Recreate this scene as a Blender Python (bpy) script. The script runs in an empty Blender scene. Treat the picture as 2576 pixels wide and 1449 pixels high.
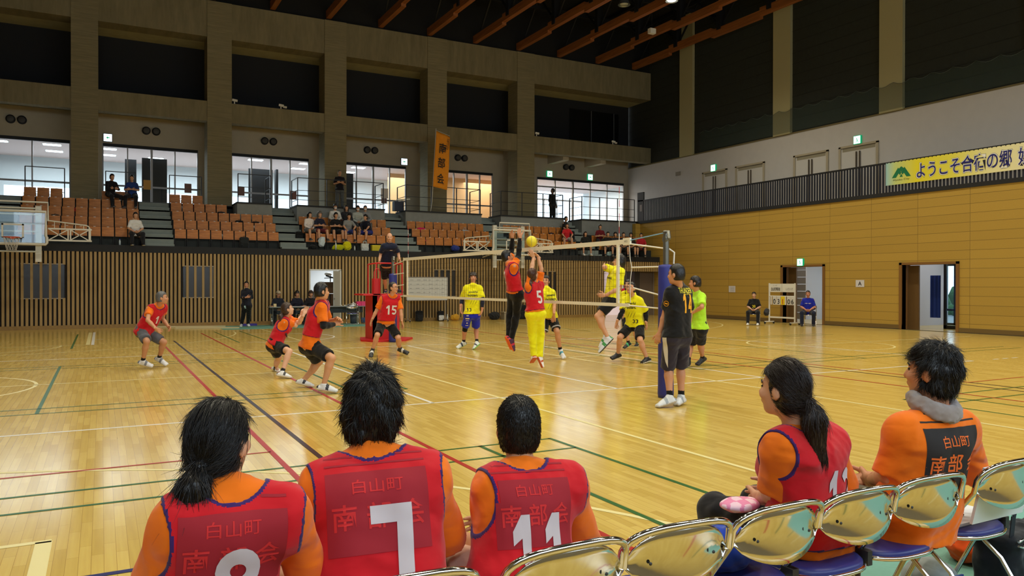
import bpy, bmesh, math, random
import numpy as np
from mathutils import Vector, Matrix, noise as mnoise
from mathutils.bvhtree import BVHTree

SC = bpy.context.scene
COL = SC.collection
random.seed(7)
PI = math.pi

# ------------------------------------------------------------------ camera
cam = bpy.data.cameras.new('camera')
cam.sensor_width = 36.0
cam.lens = 36.0 * 1923.9 / 2576.0
cam.clip_start = 0.05
cam.clip_end = 300
camo = bpy.data.objects.new('camera', cam)
COL.objects.link(camo)
YAW, PITCH, ROLL = 0.492666, -0.005361, 0.001476
fw = Vector((math.sin(YAW) * math.cos(PITCH), math.cos(YAW) * math.cos(PITCH), math.sin(PITCH)))
rt = Vector((math.cos(YAW), -math.sin(YAW), 0))
up = rt.cross(fw)
r2 = rt * math.cos(ROLL) + up * math.sin(ROLL)
u2 = up * math.cos(ROLL) - rt * math.sin(ROLL)
camo.matrix_world = Matrix(((r2.x, u2.x, -fw.x, -6.859), (r2.y, u2.y, -fw.y, -9.400), (r2.z, u2.z, -fw.z, 1.577), (0, 0, 0, 1)))
SC.camera = camo

# ------------------------------------------------------------------ view and world
SC.view_settings.view_transform = 'Standard'
SC.view_settings.look = 'None'
SC.view_settings.gamma = 1.0
SC.view_settings.use_curve_mapping = False
SC.view_settings.exposure = 0.0
W = bpy.data.worlds.new('world')
SC.world = W
W.use_nodes = True
bg = W.node_tree.nodes['Background']
bg.inputs['Color'].default_value = (0.86, 0.93, 1.0, 1)
bg.inputs['Strength'].default_value = 3.0

# ------------------------------------------------------------------ hall lamps and daylight
LAMP_XY = [(x, y) for x in (-8.5, -1.5, 5.5, 12.5) for y in (-6.5, -0.5, 5.5, 12.0)] + [(12.21, 16.35), (13.65, 15.07)]
UNLIT = 16
LAMP_W = 1300.0
def lamp_light(x, y, z):
    l = bpy.data.lights.new('hall_lamp', 'SPOT')
    l.energy = LAMP_W
    l.color = (1.0, 0.92, 0.70)
    l.spot_size = math.radians(142)
    l.spot_blend = 1.0
    l.shadow_soft_size = 0.3
    o = bpy.data.objects.new('hall_lamp_light', l)
    COL.objects.link(o)
    o.location = (x, y, z)
    return o
for i, (x, y) in enumerate(LAMP_XY):
    if i != UNLIT:
        lamp_light(x, y, 13.0)

def area_light(name, loc, rot, sx, sy, power, color):
    l = bpy.data.lights.new(name, 'AREA')
    l.shape = 'RECTANGLE'
    l.size, l.size_y = sx, sy
    l.energy = power
    l.color = color
    o = bpy.data.objects.new(name, l)
    COL.objects.link(o)
    o.location = loc
    o.rotation_euler = rot
    return o
# daylight through the high windows of the wall behind the spectators' side
area_light('south_window_daylight', (0.0, -12.3, 5.6), (math.radians(82), 0, 0), 24, 3.2, 700, (0.80, 0.90, 1.0))
# gallery corridor lamps, storeroom and lobby daylight
area_light('gallery_room_light', (-1.0, 29.2, 7.25), (0, 0, 0), 20, 3.4, 1500, (1.0, 0.97, 0.95))
area_light('gallery_room_light_east', (15.5, 29.2, 7.25), (0, 0, 0), 9, 3.4, 900, (1.0, 0.86, 0.76))
area_light('store_room_light', (2.2, 22.6, 2.5), (0, 0, 0), 1.6, 1.6, 75, (0.92, 0.97, 1.0))
area_light('entrance_light', (14.0, 22.9, 2.45), (0, 0, 0), 2.6, 0.8, 25, (1.0, 0.95, 0.95))
area_light('lobby_light', (20.4, 9.4, 2.8), (0, 0, 0), 3, 9, 110, (0.95, 0.98, 1.0))

# ------------------------------------------------------------------ materials
def lin(c):
    return tuple(((v / 255.0) / 12.92 if v / 255.0 <= 0.04045 else ((v / 255.0 + 0.055) / 1.055) ** 2.4) for v in c)
MATS = {}
def M(name, rgb=(128, 128, 128), rough=0.6, metal=0.0, spec=0.5, emit=0.0, noise=None, bump=0.0, alpha=1.0, coat=0.0):
    """a procedural material; noise = (scale, amount) varies the colour a little"""
    if name in MATS:
        return MATS[name]
    m = bpy.data.materials.new(name)
    m.use_nodes = True
    nt = m.node_tree
    b = nt.nodes['Principled BSDF']
    c = lin(rgb) + (1,)
    b.inputs['Base Color'].default_value = c
    b.inputs['Roughness'].default_value = rough
    b.inputs['Metallic'].default_value = metal
    b.inputs['Specular IOR Level'].default_value = spec
    b.inputs['Alpha'].default_value = alpha
    b.inputs['Coat Weight'].default_value = coat
    if emit:
        b.inputs['Emission Color'].default_value = c
        b.inputs['Emission Strength'].default_value = emit
    if noise or bump:
        tc = nt.nodes.new('ShaderNodeTexCoord')
        n = nt.nodes.new('ShaderNodeTexNoise')
        sc, am = noise or (40, 0.0)
        n.inputs['Scale'].default_value = sc
        n.inputs['Detail'].default_value = 3
        nt.links.new(tc.outputs['Object'], n.inputs['Vector'])
        if am:
            mp = nt.nodes.new('ShaderNodeMapRange')
            mp.inputs['From Min'].default_value = 0.3
            mp.inputs['From Max'].default_value = 0.7
            mp.inputs['To Min'].default_value = 1 - am
            mp.inputs['To Max'].default_value = 1 + am
            mx = nt.nodes.new('ShaderNodeMix')
            mx.data_type = 'RGBA'
            mx.blend_type = 'MULTIPLY'
            mx.inputs['Factor'].default_value = 1
            mx.inputs['A'].default_value = c
            nt.links.new(n.outputs['Fac'], mp.inputs['Value'])
            nt.links.new(mp.outputs['Result'], mx.inputs['B'])
            nt.links.new(mx.outputs['Result'], b.inputs['Base Color'])
        if bump:
            bp = nt.nodes.new('ShaderNodeBump')
            bp.inputs['Strength'].default_value = bump
            bp.inputs['Distance'].default_value = 0.01
            nt.links.new(n.outputs['Fac'], bp.inputs['Height'])
            nt.links.new(bp.outputs['Normal'], b.inputs['Normal'])
    MATS[name] = m
    return m

def nodes_mat(name):
    m = bpy.data.materials.new(name)
    m.use_nodes = True
    MATS[name] = m
    return m, m.node_tree, m.node_tree.nodes['Principled BSDF']

def mixrgb(nt, fac, a, b, blend='MIX'):
    x = nt.nodes.new('ShaderNodeMix')
    x.data_type = 'RGBA'
    x.blend_type = blend
    for k, v in (('Factor', fac), ('A', a), ('B', b)):
        if hasattr(v, 'is_linked') or hasattr(v, 'links'):
            nt.links.new(v, x.inputs[k])
        else:
            x.inputs[k].default_value = v if k == 'Factor' else tuple(v) + (1,)
    return x.outputs['Result']

def swap_coords(nt, order, scale=(1, 1, 1)):
    tc = nt.nodes.new('ShaderNodeTexCoord')
    sp = nt.nodes.new('ShaderNodeSeparateXYZ')
    cb = nt.nodes.new('ShaderNodeCombineXYZ')
    nt.links.new(tc.outputs['Object'], sp.inputs[0])
    for i, ax in enumerate(order):
        if ax is None:
            continue
        nt.links.new(sp.outputs[ax], cb.inputs[i])
    mp = nt.nodes.new('ShaderNodeMapping')
    mp.inputs['Scale'].default_value = scale
    nt.links.new(cb.outputs[0], mp.inputs['Vector'])
    return mp.outputs[0]

def floor_material():
    m, nt, b = nodes_mat('maple_floor')
    v = swap_coords(nt, ('Y', 'X', None))
    br = nt.nodes.new('ShaderNodeTexBrick')
    br.offset = 0.37
    br.inputs['Color1'].default_value = lin((194, 162, 78)) + (1,)
    br.inputs['Color2'].default_value = lin((212, 182, 98)) + (1,)
    br.inputs['Mortar'].default_value = lin((158, 124, 58)) + (1,)
    br.inputs['Scale'].default_value = 1
    br.inputs['Mortar Size'].default_value = 0.0012
    br.inputs['Brick Width'].default_value = 0.52
    br.inputs['Row Height'].default_value = 0.064
    nt.links.new(v, br.inputs['Vector'])
    n = nt.nodes.new('ShaderNodeTexNoise')
    n.inputs['Scale'].default_value = 1.0
    n.inputs['Detail'].default_value = 4
    nt.links.new(swap_coords(nt, ('Y', 'X', None), (2.0, 40, 1)), n.inputs['Vector'])
    c = mixrgb(nt, 0.16, br.outputs['Color'], n.outputs['Fac'], 'OVERLAY')
    nt.links.new(c, b.inputs['Base Color'])
    b.inputs['Roughness'].default_value = 0.17
    b.inputs['Specular IOR Level'].default_value = 0.55
    return m

def wall_panel_material():
    m, nt, b = nodes_mat('yellow_wall_panels')
    v = swap_coords(nt, ('Y', 'Z', None))
    br = nt.nodes.new('ShaderNodeTexBrick')
    br.offset = 0.0
    br.inputs['Color1'].default_value = lin((178, 144, 58)) + (1,)
    br.inputs['Color2'].default_value = lin((170, 137, 54)) + (1,)
    br.inputs['Mortar'].default_value = lin((124, 98, 38)) + (1,)
    br.inputs['Scale'].default_value = 1
    br.inputs['Mortar Size'].default_value = 0.008
    br.inputs['Mortar Smooth'].default_value = 0.3
    br.inputs['Brick Width'].default_value = 1.8
    br.inputs['Row Height'].default_value = 0.3
    nt.links.new(v, br.inputs['Vector'])
    n = nt.nodes.new('ShaderNodeTexNoise')
    n.inputs['Scale'].default_value = 60
    nt.links.new(swap_coords(nt, ('Y', 'Z', None)), n.inputs['Vector'])
    c = mixrgb(nt, 0.25, br.outputs['Color'], n.outputs['Fac'], 'OVERLAY')
    nt.links.new(c, b.inputs['Base Color'])
    b.inputs['Roughness'].default_value = 0.7
    return m

def concrete_material(name, order, scale, rgb1, rgb2):
    m, nt, b = nodes_mat(name)
    n = nt.nodes.new('ShaderNodeTexNoise')
    n.inputs['Scale'].default_value = 1.0
    n.inputs['Detail'].default_value = 6
    n.inputs['Roughness'].default_value = 0.65
    nt.links.new(swap_coords(nt, order, scale), n.inputs['Vector'])
    cr = nt.nodes.new('ShaderNodeValToRGB')
    cr.color_ramp.elements[0].position = 0.32
    cr.color_ramp.elements[0].color = lin(rgb1) + (1,)
    cr.color_ramp.elements[1].position = 0.68
    cr.color_ramp.elements[1].color = lin(rgb2) + (1,)
    nt.links.new(n.outputs['Fac'], cr.inputs['Fac'])
    nt.links.new(cr.outputs['Color'], b.inputs['Base Color'])
    b.inputs['Roughness'].default_value = 0.85
    return m

def wood_material(name, rgb1, rgb2, order, scale, rough=0.5):
    return_m = concrete_material(name, order, scale, rgb1, rgb2)
    return_m.node_tree.nodes['Principled BSDF'].inputs['Roughness'].default_value = rough
    return return_m

def glass_material(name, tint=(235, 245, 250), refl=0.08):
    m = bpy.data.materials.new(name)
    m.use_nodes = True
    nt = m.node_tree
    nt.nodes.clear()
    o = nt.nodes.new('ShaderNodeOutputMaterial')
    t = nt.nodes.new('ShaderNodeBsdfTransparent')
    t.inputs['Color'].default_value = lin(tint) + (1,)
    g = nt.nodes.new('ShaderNodeBsdfGlossy')
    g.inputs['Roughness'].default_value = 0.02
    mx = nt.nodes.new('ShaderNodeMixShader')
    mx.inputs[0].default_value = refl
    nt.links.new(t.outputs[0], mx.inputs[1])
    nt.links.new(g.outputs[0], mx.inputs[2])
    nt.links.new(mx.outputs[0], o.inputs['Surface'])
    MATS[name] = m
    return m

def net_material(name, rgb, cover):
    m = bpy.data.materials.new(name)
    m.use_nodes = True
    nt = m.node_tree
    nt.nodes.clear()
    o = nt.nodes.new('ShaderNodeOutputMaterial')
    t = nt.nodes.new('ShaderNodeBsdfTransparent')
    g = nt.nodes.new('ShaderNodeBsdfDiffuse')
    g.inputs['Color'].default_value = lin(rgb) + (1,)
    mx = nt.nodes.new('ShaderNodeMixShader')
    mx.inputs[0].default_value = cover
    nt.links.new(t.outputs[0], mx.inputs[1])
    nt.links.new(g.outputs[0], mx.inputs[2])
    nt.links.new(mx.outputs[0], o.inputs['Surface'])
    MATS[name] = m
    return m

# ------------------------------------------------------------------ mesh helpers
class MB:
    def __init__(s):
        s.v, s.f, s.mi, s.sm = [], [], [], []
    def add(s, verts, faces, mi=0, smooth=False):
        o = len(s.v)
        s.v += [tuple(p) for p in verts]
        for f in faces:
            s.f.append(tuple(i + o for i in f))
            s.mi.append(mi)
            s.sm.append(smooth)
        return s
    def box(s, x0, x1, y0, y1, z0, z1, mi=0):
        v = [(x0, y0, z0), (x1, y0, z0), (x1, y1, z0), (x0, y1, z0), (x0, y0, z1), (x1, y0, z1), (x1, y1, z1), (x0, y1, z1)]
        s.add(v, [(0, 3, 2, 1), (4, 5, 6, 7), (0, 1, 5, 4), (1, 2, 6, 5), (2, 3, 7, 6), (3, 0, 4, 7)], mi)
        return s
    def bar(s, a, b, w, h=None, mi=0, upv=(0, 0, 1)):
        """rectangular bar from a to b, w wide sideways, h along upv"""
        h = w if h is None else h
        a, b = Vector(a), Vector(b)
        d = (b - a).normalized()
        u = Vector(upv)
        if abs(d.dot(u)) > 0.98:
            u = Vector((0, 1, 0))
        sd = d.cross(u).normalized()
        u = sd.cross(d)
        v = []
        for p in (a, b):
            for q, r in ((-1, -1), (1, -1), (1, 1), (-1, 1)):
                v.append(p + sd * (q * w / 2) + u * (r * h / 2))
        s.add(v, [(0, 1, 2, 3), (7, 6, 5, 4), (0, 4, 5, 1), (1, 5, 6, 2), (2, 6, 7, 3), (3, 7, 4, 0)], mi)
        return s
    def tube(s, pts, r, n=8, mi=0, closed=False, caps=True):
        pts = [Vector(p) for p in pts]
        m = len(pts)
        rr = r if isinstance(r, (list, tuple)) else [r] * m
        rings = []
        prev = None
        for i, p in enumerate(pts):
            if closed:
                d = (pts[(i + 1) % m] - pts[i - 1]).normalized()
            else:
                d = (pts[min(i + 1, m - 1)] - pts[max(i - 1, 0)]).normalized()
            if prev is None:
                a = Vector((0, 0, 1)) if abs(d.z) < 0.9 else Vector((1, 0, 0))
            else:
                a = prev
            x = (a - d * a.dot(d)).normalized()
            y = d.cross(x)
            prev = x
            rings.append([p + (x * math.cos(2 * PI * k / n) + y * math.sin(2 * PI * k / n)) * rr[i] for k in range(n)])
        v = [q for g in rings for q in g]
        f = []
        last = m if closed else m - 1
        for i in range(last):
            j = (i + 1) % m
            for k in range(n):
                f.append((i * n + k, i * n + (k + 1) % n, j * n + (k + 1) % n, j * n + k))
        s.add(v, f, mi, True)
        if caps and not closed:
            s.add(rings[0][::-1], [tuple(range(n))], mi)
            s.add(rings[-1], [tuple(range(n))], mi)
        return s
    def lathe(s, prof, c=(0, 0, 0), n=20, mi=0, axis='z'):
        v = []
        for (r, z) in prof:
            for k in range(n):
                a = 2 * PI * k / n
                p = (r * math.cos(a), r * math.sin(a), z)
                if axis == 'y':
                    p = (p[0], p[2], p[1])
                elif axis == 'x':
                    p = (p[2], p[0], p[1])
                v.append((c[0] + p[0], c[1] + p[1], c[2] + p[2]))
        f = []
        for i in range(len(prof) - 1):
            for k in range(n):
                f.append((i * n + k, i * n + (k + 1) % n, (i + 1) * n + (k + 1) % n, (i + 1) * n + k))
        s.add(v, f, mi, True)
        return s
    def prism(s, poly, y0, y1, mi=0, plane='xz'):
        """extrude a polygon; plane xz -> along y, xy -> along z, yz -> along x"""
        def P(a, b, t):
            return (a, t, b) if plane == 'xz' else ((a, b, t) if plane == 'xy' else (t, a, b))
        n = len(poly)
        v = [P(a, b, y0) for a, b in poly] + [P(a, b, y1) for a, b in poly]
        f = [tuple(range(n)), tuple(range(2 * n - 1, n - 1, -1))] + [(i, i + n, (i + 1) % n + n, (i + 1) % n) for i in range(n)]
        s.add(v, f, mi)
        return s
    def ball(s, c, r, n=12, mi=0):
        rx, ry, rz = r if isinstance(r, (tuple, list)) else (r, r, r)
        v, f = [], []
        m = n // 2
        for i in range(m + 1):
            t = PI * i / m
            for k in range(n):
                a = 2 * PI * k / n
                v.append((c[0] + rx * math.sin(t) * math.cos(a), c[1] + ry * math.sin(t) * math.sin(a), c[2] + rz * math.cos(t)))
        for i in range(m):
            for k in range(n):
                f.append((i * n + k, (i + 1) * n + k, (i + 1) * n + (k + 1) % n, i * n + (k + 1) % n))
        s.add(v, f, mi, True)
        return s
    def build(s, name, mats, parent=None, bevel=0.0, fix=True):
        if not isinstance(mats, (list, tuple)):
            mats = [mats]
        off = (0, 0, 0)
        if parent is not None:
            off = wloc(parent)
        me = bpy.data.meshes.new(name)
        me.from_pydata([(p[0] - off[0], p[1] - off[1], p[2] - off[2]) for p in s.v], [], s.f)
        for m in mats:
            me.materials.append(m)
        me.polygons.foreach_set('material_index', s.mi)
        me.polygons.foreach_set('use_smooth', s.sm)
        if fix:
            bm = bmesh.new()
            bm.from_mesh(me)
            bmesh.ops.recalc_face_normals(bm, faces=bm.faces)
            bm.to_mesh(me)
            bm.free()
        me.update()
        o = bpy.data.objects.new(name, me)
        COL.objects.link(o)
        o.parent = parent
        if bevel:
            bv = o.modifiers.new('edge', 'BEVEL')
            bv.width = bevel
            bv.segments = 2
            bv.limit_method = 'ANGLE'
        return o

def wloc(o):
    x = y = z = 0.0
    while o is not None:
        x += o.location.x
        y += o.location.y
        z += o.location.z
        o = o.parent
    return (x, y, z)

def tag(o, label, cat, group=None, kind=None):
    o['label'] = label
    o['category'] = cat
    if group:
        o['group'] = group
    if kind:
        o['kind'] = kind
    return o

def struct(o, label=None):
    o['kind'] = 'structure'
    if label:
        o['label'] = label
    return o

def thing(name, label, cat, loc=(0, 0, 0), rz=0.0, group=None):
    o = bpy.data.objects.new(name, None)
    o.empty_display_size = 0.1
    COL.objects.link(o)
    o.location = loc
    o.rotation_euler = (0, 0, rz)
    return tag(o, label, cat, group)

def dup(root, loc=None, rz=None, label=None, group=None):
    """a copy of a thing with copies of its parts and sub-parts"""
    r = root.copy()
    COL.objects.link(r)
    if loc is not None:
        r.location = loc
    if rz is not None:
        r.rotation_euler = (0, 0, rz)
    if label:
        r['label'] = label
    if group:
        r['group'] = group
    for ch in list(root.children):
        c = ch.copy()
        COL.objects.link(c)
        c.parent = r
        for g in list(ch.children):
            d = g.copy()
            COL.objects.link(d)
            d.parent = c
    return r

ORD = ['first', 'second', 'third', 'fourth', 'fifth', 'sixth', 'seventh', 'eighth', 'ninth', 'tenth', 'eleventh', 'twelfth']

def text_mesh(body, size, offset=0.0, spacing=1.0, shear=0.0):
    c = bpy.data.curves.new('lettering', 'FONT')
    c.body = body
    c.size = size
    c.offset = offset
    c.space_character = spacing
    c.shear = shear
    o = bpy.data.objects.new('lettering', c)
    me = bpy.data.meshes.new_from_object(o)
    vs = np.array([v.co[:] for v in me.vertices])
    fs = [tuple(p.vertices) for p in me.polygons]
    bpy.data.objects.remove(o)
    bpy.data.curves.remove(c)
    bpy.data.meshes.remove(me)
    lo, hi = vs.min(0), vs.max(0)
    vs[:, :2] -= (lo[:2] + hi[:2]) / 2
    return vs, fs, (hi - lo)

def flat_text(body, height, c, right, upv, mat, name='lettering', parent=None, width=None, offset=0.0, lift=0.004):
    """lettering on a flat surface: c centre, right/up unit vectors, faces along right x up"""
    vs, fs, sz = text_mesh(body, 1.0, offset)
    sy = height / sz[1]
    sx = sy if width is None else width / sz[0]
    c, right, upv = Vector(c), Vector(right).normalized(), Vector(upv).normalized()
    n = right.cross(upv)
    b = MB()
    b.add([c + right * (p[0] * sx) + upv * (p[1] * sy) + n * lift for p in vs], fs)
    return b.build(name, mat, parent, fix=False)
# ------------------------------------------------------------------ shared materials
m_floor = floor_material()
m_yellow = wall_panel_material()
m_slat = wood_material('cedar_slats', (150, 122, 74), (184, 154, 100), ('X', 'Z', 'Y'), (60, 1.2, 8), 0.6)
m_darkback = M('slat_backing', (24, 17, 12), 0.8)
m_base = M('timber_plinth', (150, 118, 62), 0.5, noise=(12, 0.12))
m_conc_p = concrete_material('board_marked_concrete', ('X', 'Z', 'Y'), (1.2, 22, 1.2), (118, 109, 80), (140, 130, 98))
m_conc_b = concrete_material('beam_concrete', ('X', 'Z', 'Y'), (4.5, 0.8, 1.0), (116, 107, 78), (136, 126, 95))
m_soffit = M('soffit_concrete', (168, 160, 120), 0.9, noise=(3, 0.08))
m_gallerywall = M('gallery_wall_paint', (176, 164, 140), 0.9, noise=(2, 0.04))
m_white = M('white_wall_paint', (196, 192, 188), 0.9, noise=(3, 0.02))
m_green = M('dark_green_cladding', (38, 42, 36), 0.85, noise=(6, 0.1))
m_cream = M('cream_column_paint', (172, 164, 122), 0.85)
m_black = M('black_paint', (22, 24, 28), 0.7)
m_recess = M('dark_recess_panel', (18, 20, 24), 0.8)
m_parapet = M('parapet_concrete', (132, 136, 134), 0.9, noise=(7, 0.05))
m_step = M('grey_stair_paint', (128, 138, 134), 0.85, noise=(5, 0.05))
m_deck = M('dark_stand_deck', (34, 40, 40), 0.8)
m_roof = M('dark_roof', (14, 15, 18), 0.9)
m_steel = M('dark_steel', (16, 18, 24), 0.6)
m_glulam = wood_material('roof_timber', (118, 66, 26), (158, 96, 44), ('Y', 'Z', 'X'), (0.8, 14, 14), 0.6)
m_rail = M('black_railing', (20, 21, 24), 0.5)
m_alu = M('aluminium_frame', (150, 146, 142), 0.45, 0.3)
m_glass = glass_material('window_glass', refl=0.05)
m_whitegloss = M('white_enamel', (226, 224, 214), 0.35)
m_lampglow = M('lamp_glow', (255, 240, 220), 0.5, emit=14.0)
m_tubeglow = M('fluorescent_glow', (244, 250, 255), 0.5, emit=7.0)
m_redglow = M('warm_downlight_glow', (255, 214, 196), 0.5, emit=9.0)
m_exit = M('exit_sign_glow', (196, 255, 236), 0.5, emit=2.6)
m_exitw = M('guide_sign_glow', (226, 250, 255), 0.5, emit=2.4)
m_exitgreen = M('exit_sign_green', (0, 150, 96), 0.5, emit=0.8)
m_lwhite = M('white_court_line', (222, 220, 214), 0.3)
m_lcream = M('cream_court_line', (226, 212, 150), 0.3)
m_lred = M('red_court_line', (168, 32, 24), 0.3)
m_lgreen = M('green_court_line', (36, 92, 34), 0.3)
m_lblack = M('black_court_line', (44, 32, 36), 0.3)
m_lnavy = M('navy_court_line', (34, 34, 92), 0.3)
m_mat = M('teal_floor_mat', (106, 160, 146), 0.6, noise=(30, 0.04))

YA, YP, YB = 21.0, 24.4, 26.5      # slatted wall, pillars, gallery back wall
XB, XW = 17.9, 20.05               # yellow wall, white upper wall
X0, YS = -14.0, -12.6              # west and south ends of the hall

# ------------------------------------------------------------------ floor with its painted lines
struct(MB().box(X0, 24, YS, 34, -0.12, 0.0).build('floor', m_floor), 'polished maple sports floor with painted court lines')
FLOOR_LINES = []
def hline(mat, y, x0, x1, w=0.05):
    FLOOR_LINES.append((mat, [(x0, y - w / 2), (x1, y - w / 2), (x1, y + w / 2), (x0, y + w / 2)]))
def vline(mat, x, y0, y1, w=0.05):
    FLOOR_LINES.append((mat, [(x - w / 2, y0), (x + w / 2, y0), (x + w / 2, y1), (x - w / 2, y1)]))
def arc(mat, cx, cy, r, a0, a1, w=0.05, n=56):
    for i in range(n):
        t0, t1 = math.radians(a0 + (a1 - a0) * i / n), math.radians(a0 + (a1 - a0) * (i + 1) / n)
        q = []
        for rr, t in ((r - w / 2, t0), (r + w / 2, t0), (r + w / 2, t1), (r - w / 2, t1)):
            q.append((cx + rr * math.cos(t), cy + rr * math.sin(t)))
        FLOOR_LINES.append((mat, q))
# volleyball, white
for y in (0.0, 9.0):
    hline(m_lwhite, y, -9, 9)
for x in (-9.0, -3.0, 0.0, 3.0, 9.0):
    vline(m_lwhite, x, 0, 9)
for k in range(3):
    hline(m_lwhite, 0.0, 9.7 + k * 0.35, 9.9 + k * 0.35)
# basketball, cream
for x in (-2.0, 1.97):
    vline(m_lcream, x, -9.5, 18.5)
for cx in (-9.55, 9.75):
    arc(m_lcream, cx, 4.5, 1.8, 0, 360)
    for cy, s in ((-8.0, 1), (17.0, -1)):
        R = 6.5 if cx < 0 else 6.2
        arc(m_lcream, cx, cy, R, 0, 180 * s)
        arc(m_lcream, cx, cy + 4.1 * s, 1.8, 0, 180 * s)
        hline(m_lcream, cy + 4.05 * s, cx - 2.42, cx + 2.42, 0.055)
        for q in (-2.38, 2.38):
            vline(m_lcream, cx + q, min(cy - 1.5 * s, cy + 4.05 * s), max(cy - 1.5 * s, cy + 4.05 * s), 0.09)
hline(m_lcream, 4.52, -13.5, 16.5)
# badminton, green
for s in (-1, 1):
    for x in (7.55, 3.62, 2.83):
        if x != 7.55:
            vline(m_lgreen, s * x, 12.0, 17.2, 0.04)
        vline(m_lgreen, s * x, 1.42, 7.42, 0.045)
        if s < 0 or x < 4:
            vline(m_lgreen, s * x, -9.0, -2.7, 0.045)
    for y in (7.42, 7.0, 1.85, 1.42, -2.72, -3.2):
        hline(m_lgreen, y, *sorted((s * 2.83, s * 13.4)), 0.04)
    vline(m_lgreen, s * 7.5, 11.8, 17.7, 0.05)
    hline(m_lgreen, -5.84, *sorted((s * 2.83, s * 5.0)), 0.04)
    # red, black and navy courts
    vline(m_lred, s * 5.46, -2.05, 11.7, 0.05)
    vline(m_lred, s * 4.08, -9.0, 16.6, 0.05)
    hline(m_lred, -2.03, *sorted((s * 5.46, s * 13.4)), 0.035)
    vline(m_lred if s < 0 else m_lblack, s * 5.46, -6.0, -2.05, 0.05)
    vline(m_lblack, s * 5.11, -5.0, 13.5, 0.05)
    hline(m_lnavy, -4.72, *sorted((s * 5.1, s * 13.4)), 0.05)
vline(m_lwhite, -7.06, 12.9, 18.6, 0.07)
hline(m_lwhite, 15.0, -7.0, -6.8, 0.05)
arc(m_lwhite, -2.5, 13.6, 1.8, -120, 100)
_mats = []
_lb = MB()
for i, (mt, q) in enumerate(FLOOR_LINES):
    if mt not in _mats:
        _mats.append(mt)
    z = 0.0012 + 0.0004 * _mats.index(mt)
    _lb.add([(x, y, z) for x, y in q], [(0, 1, 2, 3)], _mats.index(mt))
struct(_lb.build('floor_markings', _mats), 'painted court lines in white, cream, red, green and black')
tag(MB().box(-3.35, 6.0, -8.45, -6.35, 0.0006, 0.004).build('floor_mat', m_mat), 'teal protective floor mat under the folding chairs', 'mat')
tag(MB().box(-3.2, 2.1, 18.1, 20.6, 0.0006, 0.004).build('floor_mat', m_mat), 'teal protective floor mat under the officials table', 'mat')
# hooks of the floor: thin dark threshold along the yellow wall
struct(MB().box(XB - 0.05, XB + 0.02, YS, YA, 0.0, 0.012).build('trim_1', m_black))

# ------------------------------------------------------------------ walls that close the hall
struct(MB().box(X0 - 0.2, X0, YS, 34, 0, 15.6).build('wall_west', M('west_wall_paint', (120, 104, 72), 0.9)))
struct(MB().box(X0, 24, YS - 0.2, YS, 0, 4.0).box(X0, 24, YS - 0.2, YS, 7.3, 15.6).build('wall_south', M('south_wall_paint', (150, 146, 132), 0.9)))
_sw = MB()
for k in range(13):
    _sw.box(X0 + k * 3.0, X0 + k * 3.0 + 0.12, YS - 0.15, YS - 0.05, 4.0, 7.3)
for z in (4.0, 5.6, 7.22):
    _sw.box(X0, 24, YS - 0.15, YS - 0.05, z, z + 0.08)
w = struct(_sw.build('window_9', m_alu))
MB().box(X0, 24, YS - 0.11, YS - 0.1, 4.05, 7.25).build('pane', m_glass, w)

# ------------------------------------------------------------------ slatted wall (north) with windows and openings
DX0, DX1 = 0.42, 1.60              # storeroom doorway in the slatted wall
EX0 = 14.55                        # entrance recess at the east end
wn = struct(MB().box(X0, DX0, YA + 0.05, YA + 0.2, 0, 2.9).box(DX0, DX1, YA + 0.05, YA + 0.2, 2.1, 2.9)
            .box(DX1, EX0, YA + 0.05, YA + 0.2, 0, 2.9).box(EX0, XB, YA + 0.05, YA + 0.2, 2.18, 2.9).build('wall_north', m_darkback), 'slatted timber wall below the stand')
PITCH_S = 0.135
NICHES = [(-9.25, -7.98, 1.07, 2.22), (-4.22, -3.16, 1.07, 2.2), (5.65, 6.75, 1.05, 2.16), (10.8, 11.75, 1.05, 2.14)]
_sl = MB()
x = X0 + 0.03
i = 0
while x < XB - 0.1:
    xc = x + 0.04
    spans = [(0.13, 2.68)]
    if DX0 - 0.02 < xc < DX1 + 0.02:
        spans = [(2.12, 2.68)]
    elif xc > EX0:
        spans = [(2.2, 2.68)]
    for (a, b, z0, z1) in NICHES:
        if a < xc < b and i % 2 == 0:
            spans = [(0.13, z0), (z1, 2.68)]
    for z0, z1 in spans:
        _sl.box(x, x + 0.08, YA - 0.012, YA + 0.06, z0, z1)
    x += PITCH_S
    i += 1
_sl.build('slats', m_slat, wn)
_pl = MB().box(X0, DX0, YA - 0.06, YA + 0.06, 0, 0.13).box(DX1, EX0, YA - 0.06, YA + 0.06, 0, 0.13)
struct(_pl.build('baseboard_north', m_base))
for n, (a, b, z0, z1) in enumerate(NICHES):
    wd = struct(MB().box(a, b, YA + 0.03, YA + 0.05, z0, z1).build('window_%d' % (n + 10), M('dark_niche_glass', (44, 44, 46), 0.25)))
    MB().box(a, b, YA - 0.01, YA + 0.05, z1, z1 + 0.03).box(a, b, YA - 0.01, YA + 0.05, z0 - 0.03, z0).build('window_frame', m_alu, wd)
# black fascia of the stand
struct(MB().box(X0, XB - 0.02, YA - 0.02, YA + 0.14, 2.68, 2.93).build('trim_2', m_black), 'black fascia along the front of the stand')

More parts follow.
